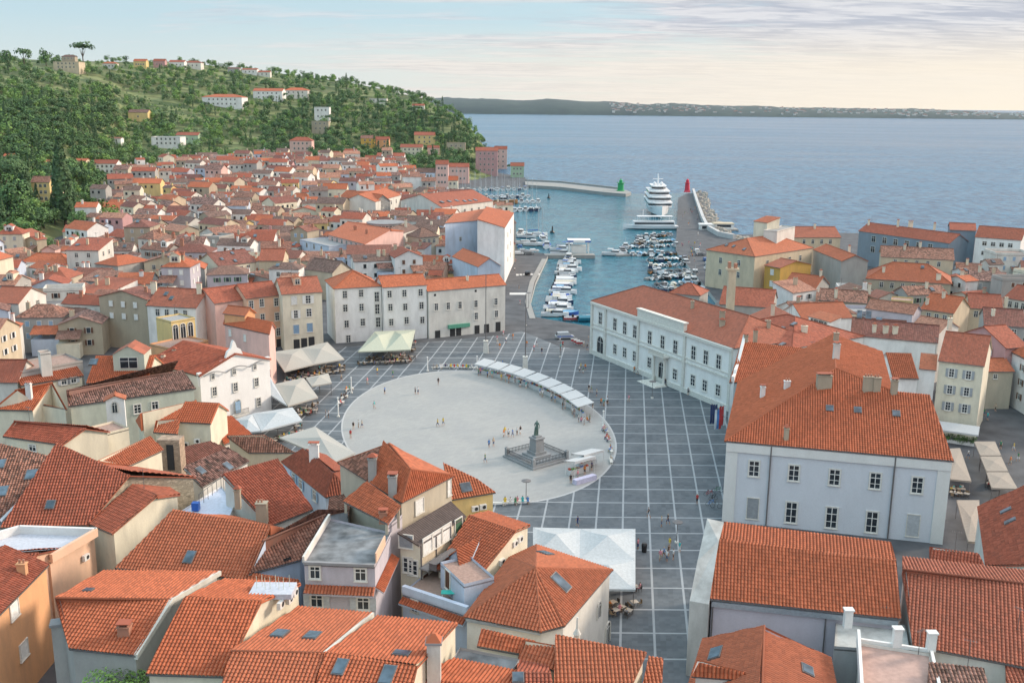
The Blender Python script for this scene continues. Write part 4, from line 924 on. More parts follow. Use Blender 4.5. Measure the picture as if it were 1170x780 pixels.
m = M(); e = W(224, 582, 9.4)-b.org; m.box((e.x, e.y, e.z), (.9, .8, 1.0), plain('blue_tank', (.02, .10, .42), .4)); m.build('blue_water_tank', b.emp)
m = M()
for q in range(7):
    e0 = W(228+q*5, 578-q*4, 9.4)-b.org; m.tube(e0, e0+Vector((0, 0, 1.6)), .04, GUT, n=5)
    if q: m.tube(pe, e0+Vector((0, 0, 1.6)), .04, GUT, n=5)
    pe = e0+Vector((0, 0, 1.6))
m.build('railing', b.emp)
b = quad('peach pink building with a white walled sunken roof terrace', [(58, 640, 10.3), (111, 605, 10.3), (22, 601, 10.3), (-50, 622, 10.3)], 'peach', z0=2, flat=plain('white_terrace_floor', (.48, .50, .56), .7), wins=[])
m = M()
pts = [W(58, 634, 10.8), W(110, 604, 10.8), W(22, 601, 10.8), W(-50, 622, 10.8)]
for a, c in zip(pts, pts[1:]): d = c-a; mid = (a+c)/2-b.org; m.box((mid.x, mid.y, mid.z-.9), (d.length, .4, 1.0), WHT if a is not pts[0] else wallmat(WALLC['peach'], .3), math.atan2(d.y, d.x))
m.build('parapet', b.emp); acunit(b, 'a', 'b', 96, 636)
gab('small red roof at the left edge beside the peach terrace', [(-60, 660), (18, 662)], [(-30, 634), (44, 632)], None, (10.6, 11.8, 10.6), 'peach', 'red', 2)
b = hs('bright orange walled house with blank white shuttered windows at the bottom left corner', (-22, 724), (56, 645), 11.2, 9, 'gx', 2.2, 'orange', 'red', z0=0, fine=True, wins=[([(16, 696), (27, 742)], 1.6, 1.7, 'shut_white')], chim=[(26, 655, dict(h=1.1, w=.9))], cmat='orange')
o = empty('chimney_stack', W(68, 722, 0), 'tall grey stone chimney stack at the corner of the bright orange house', 'chimney stack'); e = W(68, 712, 10.6); o.location = (e.x, e.y, 0)
m = M(); m.box((0, 0, 0), (1.4, 1.1, 10.6), wallmat(WALLC['grey'], .8), .3); m.box((0, 0, 10.6), (1.7, 1.4, .25), CONC, .3); m.build('shaft', o)
b = gab('orange roof with small brick chimney above the green bush at the bottom', [(79, 741), (155, 749)], [(63, 683), (196, 685)], [(118, 652), (251, 653)], (10.5, 12.8, 10.8), 'grey', 'orange', 1, chim=[(143, 724, dict(h=.8, w=1.1, d=.9))], cmat='brick', sky=[(101, 675, .7, .8)])
VM = wallmat((.60, .58, .52), .7)
def verge(b, k1, k2, mat=None, w=.38):
    m = M(); p, q = b.V[k1], b.V[k2]; d = q-p; u = Vector((d.x, d.y, 0)).normalized(); s_ = Vector((u.y, -u.x, 0))*w/2; up = Vector((0, 0, .14))
    t = [p+s_+up-b.org, q+s_+up-b.org, q-s_+up-b.org, p-s_+up-b.org]; lo = [v-Vector((0, 0, .5)) for v in t]
    m.face(t, mat or VM)
    for i in range(4): j = (i+1) % 4; m.face([t[i], t[j], lo[j], lo[i]], mat or VM)
    m.build('verge_wall', b.emp)
verge(b, 'b', 'r2'); verge(b, 'r2', 'c')
b = gab('wide orange roof with a sunken plant terrace and pale right gable wall', [(166, 770), (256, 773)], [(212, 682), (299, 687)], [(256, 661), (344, 667)], (11, 13.5, 12), 'palecream', 'orange', 1)
m = M(); q = W(312, 672, 13.1)-b.org; m.box((q.x, q.y, q.z-.5), (4.2, 2.6, .55), plain('white_terrace_floor', (.5, .5, .5)))
for k in range(8): m.tube((q.x-1.6+k*.45, q.y+.4*sin(k*2), q.z), (q.x-1.6+k*.45, q.y+.4*sin(k*2), q.z+1.3), .03, plain('stakes', (.55, .6, .5)))
m.build('sunken_terrace', b.emp); 
for x, y in ((318, 690), (328, 684), (334, 676)): acunit(b, 'b', 'c', x, y)
b = gab('orange roof with two skylights side by side beneath the lilac house', [(246, 806), (350, 812)], [(264, 743.5), (371, 746)], [(341, 693), (426, 700.5)], (11.6, 13, 10.5), 'palecream', 'orange', 1, sky=[(319.5, 725, 1.1, 1.8), (357, 727, 1.1, 1.8)]); verge(b, 'r2', 'c', w=.3)
gab('orange roof with three dark skylights left of the grey stone chimney', [(352, 812), (462, 825)], [(372, 746), (477, 762)], [(431, 703.5), (523, 712)], (11.6, 13, 10.6), 'palecream', 'orange', 1, sky=[(459, 747.5, 1.3, 1.1), (389, 763, .9, 1.7), (443, 772, 1.0, 2)])
# lilac house with concrete roof
b = quad('lilac house with flat stained concrete roof and orange tile skirt', [(344, 642, 13), (430, 645.5, 13), (450, 606, 13), (376, 590, 13)], 'lilac', z0=2, flat=plain('stained_concrete_roof', (.17, .18, .19), .9, var=.55, scale=.6), wins=[('a', 'b', [(360, 653.5, 1.1, 1.4), (412, 656, 1.2, 1.4)], 1, 1, 'cross'), ('a', 'b', [(362, 686), (415, 689)], 1.3, 1.4, 'open_palegrey')])
def skirt(b, k1, k2, z, out, drop, f0=0, f1=1, name='tile_skirt'):
    a, c = b.wp(k1), b.wp(k2); d = Vector((c.x-a.x, c.y-a.y, 0)); n = Vector((d.y, -d.x, 0)).normalized()
    if n.dot(b.cen-Vector((a.x, a.y, 0))) > 0: n = -n
    p, q = a+d*f0, a+d*f1; p.z = q.z = z; m = M(); u = (q-p).normalized(); lo = n*out-Vector((0, 0, drop)); pts = [p+lo-b.org, q+lo-b.org, q-b.org, p-b.org]
    v = (pts[3]-pts[0]).normalized(); nn = u.cross(v)
    if nn.z < 0: nn = -nn
    L1 = (q-p).length; L2 = lo.length
    ribgrid(m, pts, [(0, 0), (L1, 0), (L1, L2), (0, L2)], u, v, nn, tilemat('orange'), 0, 0)
    for i in range(4): m.face([pts[i], pts[(i+1) % 4], pts[(i+1) % 4]-Vector((0, 0, .15)), pts[i]-Vector((0, 0, .15))], b.wm, [(0, 0)]*4)
    return m.build(name, b.emp)
skirt(b, 'a', 'b', 10.3, .9, .6); skirt(b, 'b', 'c', 10.3, .9, .6)
strip(b, 'a', 'b', 12.75, 13.05, 0, 1, .35, CONC, 'roof_edge'); strip(b, 'b', 'c', 12.9, 14.0, 0.05, .6, .1, wallmat(WALLC['peach'], .3), 'balcony_wall'); strip(b, 'd', 'a', 12.8, 13.5, 0, 1, .2, wallmat(WALLC['offwhite'], .6), 'parapet')
lil = b
gab('blue walled low house with old tile roof behind the lilac house', [(284, 656), (343, 640)], [(300, 618), (372, 588)], None, (10.2, 12.6, 10.2), 'paleblue', 'old', 2, wins=[('a', 'b', [(328, 640)], .9, .7, 'bare')])
quad('strip of orange roof at the foot of the blue gable', [(284, 668, 9.3), (342, 672, 9.3), (342, 662, 9.9), (284, 655, 9.9)], 'paleblue', 'orange', 2)
# tall house with hipped orange roof
b = Bd('tall beige house with hipped orange roof rising over the square', 'beige', 'orange', 2, fine=True)
b.p(A1=(445, 507, 18.6), A2=(469, 536, 18), A3=(519.6, 543, 15), A4=(459, 574, 15), A5=(421, 550, 15), A6=(386, 528.5, 14.6), B7=(472, 523, 15.2))
b.walls('A6', 'A5', 'A4', 'A3', 'B7'); b.plane('A4', 'A3', 'A2').plane('A5', 'A4', 'A2', 'A1').plane('A6', 'A5', 'A1', mat=tilemat('old')).plane('A3', 'B7', 'A1', 'A2', fine=False).plane('B7', 'A6', 'A1', fine=False).caps(.15)
b.chim(426, 545, h=2.4, w=1.0, d=.9, mat='grey').chim(449, 565, h=2.3, w=1.0, d=.9, mat='grey'); b.win('A4', 'A3', [(479, 578)], 1.5, 1.7, 'shut_white').win('A4', 'A3', [(513, 557)], .7, 2.0, 'shut_white'); b.done()
b = quad('worn orange lean-to roof over an open porch on the flat concrete roof', [(392, 572.5, 12.6), (443, 598.5, 12.6), (458, 577.5, 14.2), (421, 552, 14.4)], 'offwhite', 'orange', 12.2, chim=[(438, 589, dict(h=.6, w=.8))], name='porch_roof', cat='lean-to') if 0 else None
b = Bd('worn orange lean-to roof over the open porch beside the flat concrete roof', 'offwhite', 'orange', 12.6, 'lean_to_porch', 'lean-to', fine=True)
b.p(a=(392, 572.5, 14.2), b=(443, 598.5, 14.2), c=(458, 577.5, 15.6), d=(421, 552, 15.8)); b.start(['a', 'b', 'c', 'd']); b.plane('a', 'b', 'c', 'd')
for k in 'abcd': v = b.wp(k); m = M(); m.box((v.x-b.org.x, v.y-b.org.y, .2), (.3, .3, v.z-12.9), wallmat(WALLC['beige'], .5)); m.build('post', b.emp)
b.chim(438, 590, h=.5, w=.9, mat='brick'); b.done()
quad('tall narrow pink grey wall block right of the lilac house', [(441, 602, 13.5), (458, 590, 13.5), (466, 578, 13.5), (452, 583, 13.5)], 'lilac', z0=2, flat=CONC)
b = quad('dark brown lean-to roof over a glazed veranda with white curtains', [(478.7, 623, 11.6), (533, 589.5, 11.6), (515, 572, 12.8), (454, 608, 12.8)], 'palecream', 'awn', 2, fine=False, wins=[('a', 'b', [(488, 622, 1.7, 1.9), (499, 615, 1.7, 1.9), (510, 608, 1.7, 1.9)], 1.4, 1.6, 'shut_white'), ('a', 'b', [(523.5, 600)], 1.4, 1.7, 'shut_green'), ('a', 'b', [(486, 664), (502, 652)], 1.1, 2.0, 'shut_brown'), ('d', 'a', [(464, 618)], 1.6, 1.5, 'shut_grey'), ('d', 'a', [(466, 645), (472, 648)], 1.1, 1.8, 'cross')])
for z_ in (5.9, 8.6): strip(b, 'a', 'b', z_, z_+.22, -.02, 1.02, 1.2, CONC, 'balcony')
for z_ in (6.1, 8.8):
    strip(b, 'a', 'b', z_+.85, z_+.92, -.02, 1.02, 1.2, GUT, 'balcony_rail', -1.12)
    for q in range(16): strip(b, 'a', 'b', z_, z_+.9, q/15.5, q/15.5+.006, 1.18, GUT, 'baluster', -1.1) if q % 3 == 0 else None
strip(b, 'a', 'b', 9.0, 9.7, 0, 1, .06, wallmat(WALLC['sand'], .6), 'veranda_wall')
for f in (0, .33, .66, .985): strip(b, 'a', 'b', 2, 11.4, f, f+.012, .16, GUT, 'post')
b = quad('blue grey terrace house with small courtyard balcony below the veranda', [(456, 676, 7.6), (535, 702, 7.6), (556, 655, 7.6), (500, 640, 7.6)], 'paleblue', z0=2, flat=plain('courtyard_tiles', (.30, .22, .18), .8), wins=[('a', 'b', [(474, 692)], .9, 1.4, 'cross')])
skirt(b, 'a', 'b', 7.0, .8, .5)
strip(b, 'a', 'b', 7.5, 8.3, 0, 1, .12, wallmat(WALLC['paleblue'], .5), 'parapet', .2)
o = empty('table', W(512, 683, 7.35), 'small turquoise table on the blue courtyard balcony', 'table'); m = M(); m.box((0, 0, .7), (1.5, .9, .06), plain('turquoise', (.05, .5, .42), .5)); m.build('tabletop', o)
for sx in (-1, 1):
    for sy in (-1, 1): m = M(); m.box((sx*.65, sy*.35, 0), (.06, .06, .7), FRAME); m.build('leg', o)
hs('blue house wall with brown door at the back of the courtyard balcony', (500, 640), (530, 668), 10.4, 4, 'flat', 0, 'paleblue', rows=0, z0=2, wins=[([(512, 662)], 1.1, 2.1, 'shut_brown')], name='house_wing', cat='house wing')
b = gab('orange ridged roof with cream gable and two air conditioners near the square', [(498, 650), (541, 667)], [(536, 589), (589, 607)], [(558, 584), (606, 600)], (8.4, 11.5, 10.5), 'palecream', 'orange', 2, cmat='brick'); acunit(b, 'b', 'c', 586, 620); acunit(b, 'b', 'c', 571, 641); acunit(b, 'b', 'c', 592, 615)
b = Bd('small orange cross gable projecting towards the courtyard balcony', 'paleblue', 'orange', 3, 'roof_gable', 'gable', fine=True); b.p(a=(509, 636, 9.2), b=(527, 664, 8.9), t=(550, 611.5, 11.3), m=(521, 628, 11.0)); b.V['t2'] = b.V['t']
b.walls('a', 'm', 'b', 't'); b.plane('b', 't', 'm').plane('t', 'a', 'm', fine=False); b.done()
b = quad('yellow walled house with low orange roof and skylight beside the square', [(515, 571, 9.6), (566.5, 562.5, 9.6), (545, 547, 11.2), (500, 540, 11.2)], 'yellow', 'orange', 0, sky=[(532, 557, 1.3, 1.2)]); acunit(b, 'a', 'b', 542, 580); acunit(b, 'a', 'b', 551, 578)
# hipped house
b = Bd('white walled house with large pyramid tile roof and two skylights next to the white canopy', 'offwhite', 'orange', 0, fine=True)
b.p(a=(530, 705, 9), b=(618, 722, 9), b2=(645, 715, 9), c=(700, 651, 9), e=(613, 622.5, 9), d=(582, 637, 9), A=(612, 648.5, 12.6)); b.walls('a', 'b', 'b2', 'c', 'e', 'd')
b.plane('a', 'b', 'A').plane('b', 'b2', 'A').plane('b2', 'c', 'A').plane('c', 'e', 'A').plane('e', 'd', 'A').plane('d', 'a', 'A').caps(.14); b.sky(640, 666, 1.3, 2.2).sky(623, 633, 1.4, 1.4)
b.win('b2', 'c', [(684, 696)], 1.1, 2.0, 'arch'); b.win('b2', 'c', [(694, 722)], 1.4, 2.6, 'arch', 'arched_doorway'); b.done(); strip(b, 'a', 'b', 8.6, 8.95, 0, 1, .35, ZINC, 'gutter')
o = empty('chimney_stack', W(659, 742, 0), 'slim white chimney pipe in front of the pyramid roofed house', 'chimney stack'); e = W(659, 737, 9); o.location = (e.x, e.y, 0); m = M(); m.lathe((0, 0, 0), [(.4, 0), (.4, 9), (.5, 9), (.5, 9.3), (.3, 9.3), (.3, 10.2), (.4, 10.25), (.12, 10.8), (.08, 12)], wallmat(WALLC['offwhite'], .6)); m.build('shaft', o)
quad('bright orange ribbed roof with zinc ridge at the bottom middle', [(632, 805, 8.0), (712, 805, 8.0), (739, 745, 10.2), (634, 731, 10.2)], 'palecream', 'orange', 1)
quad('narrow orange roof strips with small chimneys at the square corner', [(728, 812, 7.2), (755, 812, 7.2), (758, 752, 8.6), (741, 750, 8.6)], 'palecream', 'orange', 0)
quad('small ribbed orange roof joining the concrete slab', [(592, 754, 9.0), (641, 768, 9.0), (644, 738, 10.4), (597, 730, 10.4)], 'palecream', 'orange', 1)
quad('thin orange roof behind the grey concrete slab', [(545, 738, 9.2), (600, 748, 9.2), (612, 732, 10.0), (551, 719, 10.0)], 'palecream', 'orange', 1)
quad('weathered grey concrete slab roof among orange roofs at the bottom', [(512, 752, 9.3), (588, 768, 9.3), (598, 752, 9.8), (522, 737, 9.8)], 'concrete', z0=1, flat=plain('stained_concrete_roof', (.17, .18, .19)))
gab('orange roof with round vent at the bottom centre', [(440, 830), (580, 838)], [(474, 775), (590, 786)], [(518, 752), (600, 768)], (8.6, 9.6, 9.2), 'palecream', 'orange', 1, sky=[(530, 800)])
gab('red gabled roof with skylight at the bottom edge', [(586, 830), (640, 830)], [(590, 768), (630, 770)], None, (8.4, 9.8, 8.4), 'palecream', 'red', 1, sky=[(592, 775, .9, 1.1)])
o = empty('chimney_stack', W(495, 745, 0), 'white chimney stack with tile cap at the bottom centre', 'chimney stack'); e = W(496, 762, 11); o.location = (e.x, e.y, 0)
m = M(); m.box((0, 0, 6), (1.2, 1.0, 7.5), wallmat(WALLC['offwhite'], .8)); m.build('shaft', o); m = M(); m.box((0, 0, 13.5), (1.5, 1.3, .2), CONC); m.box((0, 0, 13.7), (1.4, 1.2, .7), tilemat('orange'), top=.2); m.build('cap', o)
# between the lower roofs and the palazzo
quad('fresh orange roof patch under the white palazzo', [(257, 508, 7.0), (288, 496, 7.0), (264, 475, 8.8), (238, 480, 8.8)], 'offwhite', 'new', 0)
b = quad('house with old clay roof and cream front beside the large grey canopy', [(284, 517, 7.6), (338, 517, 7.6), (302, 496.5, 9.8), (259, 497, 9.8)], 'sand', 'old', 0)
quad('dark mixed tile roof with two skylights', [(231, 557, 9.0), (285, 527, 9.0), (260, 511, 11), (209, 535, 11)], 'offwhite', 'mixed', 1, sky=[(229, 538, 1.0, 1.2), (260, 533, 1.0, 1.3)])
b = Bd('blue walled house with hipped clay roof in front of the large grey canopy', 'paleblue', 'red', 1, fine=True)
b.p(a=(372, 568, 9.6), d=(321, 527, 9.6), r1=(350, 513.5, 12.2), r2=(381, 541, 12.2), b=(399, 563, 9.6), c=(395, 537, 9.6), c2=(372, 520, 9.6)); b.walls('a', 'b', 'c', 'c2', 'd'); b.plane('d', 'a', 'r2', 'r1').plane('a', 'b', 'r2').plane('b', 'c', 'r2').plane('c', 'c2', 'r1', 'r2').caps(); b.chim(359, 521, h=1.6, w=1.3, mat='white'); b.win('d', 'a', [(336, 546), (344, 553), (360, 566)], 1.0, 1.4, 'open_blue'); b.done()
quad('old mossy tile roof between the blue walled house and the tall beige house', [(372, 600, 9.5), (398, 590, 9.5), (402, 562, 10.5), (376, 570, 10.5)], 'grey', 'old', 1)
quad('orange gable roof over the cream wall with two air conditioners', [(175, 476 + 18, 10.5), (203, 484 + 12, 10.5), (206, 478, 12), (178, 480, 12)], 'palecream', 'orange', 3)
b = hs('cream wall house with two air conditioners above the dark mixed tile roof', (201, 482), (241, 484), 11.5, 7, 'gx', 2.2, 'palecream', 'new', rows=0, z0=2, fine=True); acunit(b, 'a', 'b', 213, 507); acunit(b, 'a', 'b', 226, 503)
quad('dark red sloping yard roof between the cream wall and the mixed tile roof', [(206, 534, 8.2), (262, 513, 8.2), (240, 504, 9.4), (204, 514, 9.4)], 'palecream', 'dark', 3)
quad('orange roof with worn right end below the pale green house', [(155, 480, 10), (241, 484, 10), (224, 457, 12), (160, 472, 12)], 'palecream', 'new', 2)
o = empty('ruined_chimney_tower', W(195, 536, 0), 'broken brick and plaster chimney tower between orange roofs', 'chimney stack'); e = W(197, 534, 9); o.location = (e.x, e.y, 2)
m = M(); m.box((0, 0, 0), (3.2, 2.2, 11.0), wallmat((.45, .33, .24), .9, 'stone')); m.build('shaft', o); m = M(); m.box((.2, -1.12, 6.5), (1.0, .12, 3.8), DARK); m.build('opening', o)
o.location = (e.x-.5, e.y+1.5, 2)
b = gab('pale green house with old patched roof and grey terrace behind', [(78, 464.5), (224, 444)], [(76, 446), (209, 423)], None, (10, 12, 10), 'palegreen', 'mixed', 2, wins=[('a', 'b', [(157, 467, 1.2, 1.6), (177, 463, 1.1, 1.4)])])
hs('little white niche dormer on the pale green house', (118, 458), (144, 456), 12.2, 2.5, 'gy', .8, 'white', 'orange', rows=0, z0=6, name='roof_dormer', cat='dormer', wins=[([(131, 465)], .9, 1.8, 'arch')])
gab('house with orange roof and white chimney left of the cream wall', [(-10, 468), (37, 469)], [(17, 446), (60, 437)], [(48, 462), (77, 468)], (10, 13, 10), 'palecream', 'orange', 3, chim=[(34, 456, dict(h=2.6, w=.9))], cmat='white')
b = hs('tall cream house with orange roof strip and cluttered grey roof terrace', (24, 441), (96, 429.5), 11.5, 5, 'shed', 1.4, 'palecream', 'orange', z0=2, fine=True, wins=[([(73, 436), (84, 434)], .9, 1.0, 'open_palegrey')])
b = hs('grey terrace deck with white stair box above the orange roof strip', (22, 424), (97, 411), 13.6, 8, 'flat', 0, 'grey', rows=0, z0=4)
hs('white stair box standing on the grey terrace deck', (44, 403), (60, 401), 16.6, 2.5, 'flat', 0, 'offwhite', rows=0, z0=12, name='stair_box', cat='stair box')
b = hs('orange tiled house with a big gabled dormer right of the grey terrace deck', (98, 438), (168, 437), 10.5, 13, 'gx', 3.4, 'palecream', 'orange', rows=0, z0=2, fine=True, sky=[(107, 414, 1.3, 1.5)]); dormer(b, 148, 424, 5.5, 3.2, 5, 'palegreen', 'red')
hs('low orange roof with stove pipes left of the white palazzo', (165, 424), (209, 418), 9.5, 7, 'gx', 2, 'palecream', 'orange', rows=0, z0=2, fine=True, chim=[(187, 415), (200, 408)])
hs('narrow red roof at the left edge above the orange chimney house', (-20, 437), (20, 437), 12, 9, 'gx', 3, 'offwhite', 'red', rows=0, z0=3)
# ================================================================ named houses of the middle distance, left
def Z5(x, y): return (250+x/5.85, 180+y/5.85)
def Z6(x, y): return (400+x/5.85, 150+y/5.85)
f = dict(far=True)
hs('house with red roof and grey side wall at the left edge', (-14, 346), (21, 347), 11, 13, 'gx', 3, 'offwhite', 'red', z0=3, rows=1, cols=2, side='r', **f)
hs('long red roofed house with white parapets and skylights left of the peach house', (166, 349), (224, 352), 11.5, 13, 'gx', 3.4, 'white', 'red', z0=2, rows=1, cols=4, sky=[(190, 336), (196, 341)], chim=[(176, 332, dict(h=2, w=1.4)), (228, 335, dict(h=2.2, w=1.2))], **f)
hs('broad dark red roof with three small skylights left of the pink attic', Z5(0, 728), Z5(256, 696), 10.5, 13, 'gx', 3.4, 'palecream', 'dark', z0=1, rows=1, cols=4, sky=[Z5(90, 640), Z5(20, 680), Z5(110, 692)], **f)
hs('red roofed house with white arched dormer behind the pale yellow house', Z5(262, 690), Z5(430, 690), 11, 12, 'gx', 3, 'sand', 'red', z0=1, rows=0, chim=[Z5(405, 580)+(dict(h=1.6),)], **f)
b = gab('pink gabled house with blue windows under its red eaves', [(374, 268), (416.5, 279)], [(397, 253), (447, 262)], [(420, 255), (462, 264)], (13, 15.5, 13), 'pink', 'orange', 1, fine=False, far=True, chim=[(406, 263, dict(h=1.2, w=1.2)), (419, 267, dict(h=1.3, w=.9))], wins=[('a', 'b', [(380+i*5.4, 273.5+i*1.4) for i in range(7)], 1.0, 1.6), ('b', 'c', [(433, 278), (424, 285)], 1.1, 1.8)], cmat='brick')
hs('white house with roof terrace garden left of the pink gabled house', Z5(535, 545), Z5(735, 590), 11.5, 14, 'flat', 0, 'paleblue', rows=1, cols=3, z0=1, **f)
hs('low old brown roof in front of the pink gabled house', Z5(570, 745), Z5(760, 770), 9, 9, 'gx', 3, 'beige', 'brown', rows=0, z0=1, **f)
b = hs('large cream three storey house with grey stone side wall near the harbour', Z6(170, 472), Z6(345, 425), 14, 17, 'gx', 3.4, 'offwhite', 'orange', z0=1, rows=3, cols=4, ww=1.1, wh=1.8, zt=2.4, dz=4.2, build=False, chim=[Z6(298, 400)+(dict(h=1.8),), Z6(115, 375)+(dict(h=1.4, w=1.0),)], cmat='brick', **f); b.done()
hs('bare grey stone gable wall left of the large cream house', Z5(805, 262), Z6(168, 472), 13.5, 9, 'gx', 3.2, 'grey', 'orange', z0=1, rows=2, cols=2, ww=.8, wh=1.6, zt=3, dz=4, far=True, wkind='stone')
b = gab('very big pale gabled house with rows of skylights on its red roof', [(505, 237), (564, 229.5)], [(480, 222), (541, 217)], None, (13, 17.5, 13), 'offwhite', 'red', 1, fine=False, far=True, sky=[(505+q*8.5, 231-q*.8, 1.6, 1.9) for q in range(3)]+[(531+q*6, 230-q*.6, 1.6, 1.9) for q in range(3)], wins=[('a', 'b', [(515+q*8, 243-q) for q in range(6)], 1.2, 1.8)])
quad('pale blue white house wall with murals below an orange roof by the harbour road', [(508, 255, 19.5), (546, 252, 19.5), (556, 238, 21), (519, 244, 21)], 'paleblue', 'orange', 0, fine=False, far=True, wins=[('a', 'b', [(526, 273), (527, 289), (537, 293)], .8, 1.3)])
quad('tall white gabled house with sunlit cream side standing over the harbour road', [(577, 260, 19.5), (587.5, 243, 19.5), (556, 236, 22), (545, 250, 22)], 'white', 'orange', 0, fine=False, far=True, wins=[('a', 'b', [(580, 268), (583, 264), (580, 282), (583, 278), (580, 296), (583, 291)], .9, 1.6)])
hs('cream house with small flat roof left of the pale blue white house', Z6(340, 745-60), Z6(462, 650), 12, 9, 'gx', 2, 'offwhite', 'brown', rows=2, cols=2, z0=1, ww=1.0, wh=1.4, **f, chim=[Z6(372, 640)+(dict(h=2.6, w=1),)])
hs('yellowish house with dark terrace right of the small flat roofed house', Z6(462, 712), Z6(600, 700), 11, 9, 'hip', 3, 'beige', 'brown', rows=1, cols=3, z0=1, **f)
hs('orange roofed kitchen block at the foot of the tall white gabled house', (516, 293), (546, 305), 10, 8, 'gx', 2.6, 'paleblue', 'new', rows=0, z0=0, **f)
# curved white building
p = W(443, 300, 0); o = empty('rounded_building', (p.x, p.y+5, 0), 'rounded white building with a ring of tall windows and grey flat roofs', 'building')
m = M(); m.lathe((0, 0, 0), [(9, 0), (9, 11), (8.9, 11)], WHT, n=32); m.lathe((-1.5, 3, 0), [(7, 0), (7, 14.5), (6.9, 14.5)], WHT, n=32); m.build('wall', o)
m = M(); m.lathe((0, 0, 11.02), [(9.6, 0), (9.6, .3), (9.3, .35), (6.5, .5)], CONC, n=32); m.lathe((-1.5, 3, 14.5), [(7.5, 0), (7.5, .3), (7.2, .35), (.1, .5)], CONC, n=32); m.build('roof', o)
for k in range(13):
    a = -pi/2+(-6+k)*.2; put('window', winfar(1.1, 1.9, 'cross'), o, (9*cos(a), 9*sin(a), 9.3), a+pi/2)
    put('window', winfar(1.0, 1.7, 'cross'), o, (-1.5+7*cos(a), 3+7*sin(a), 13.1), a+pi/2)
FOOT.append((p.x, p.y+5, 10))

# aerials on the near roofs
ra = random.Random(2); n_ = 0
for b in BL:
    if b.far or not b.roofs or n_ > 22 or b.name != 'town_house' or ra.random() < .45: continue
    pts, nn, _ = b.roofs[0]; q = pts[-1].lerp(pts[-2], ra.uniform(.15, .85))-b.org; h_ = ra.uniform(1.6, 3.2); m = M(); m.tube(q, q+Vector((0, 0, h_)), .035, GUT, n=5)
    a = ra.uniform(0, 3); d = Vector((cos(a), sin(a), 0)); m.tube(q+d*-.6+Vector((0, 0, h_-.1)), q+d*.6+Vector((0, 0, h_-.1)), .02, GUT, n=4)
    for k in range(5): e = Vector((-d.y, d.x, 0))*.28; c = q+d*(-.5+.25*k)+Vector((0, 0, h_-.1)); m.tube(c-e, c+e, .014, GUT, n=4)
    m.build('antenna', b.emp); n_ += 1
# ================================================================ villas on the hill: (label, base px, base py, width px, height px, wall, tile, roof)
rt = random.Random(11)
def inpoly(p, poly):
    c = False; n = len(poly)
    for i in range(n):
        a, b = poly[i], poly[(i+1) % n]
        if (a[1] > p[1]) != (b[1] > p[1]) and p[0] < (b[0]-a[0])*(p[1]-a[1])/(b[1]-a[1])+a[0]: c = not c
    return c
def villa(label, px, py, wp, hp, wall, tile, roof='hip', rows=2, cols=3, ang=0.0, depth=None, **kw):
    p = T(px, py); s = zc(p)/F; w = wp*s; h = hp*s; u = Vector((cos(ang), sin(ang), 0)); z0 = p.z-1
    a = p-u*w/2; b = p+u*w/2; rise = min(2.8, h*.28)
    dz = max(2.6, (h-rise)/max(rows, 1)); 
    return hs(label, a, b, z0+1+h-rise*(0.6 if roof != 'flat' else 0), depth or max(7, w*.6), roof, rise, wall, tile, z0=z0, rows=rows, cols=cols, far=True, ww=1.2, wh=1.5, zt=dz*.5, dz=dz, name='villa', cat='villa', **kw)
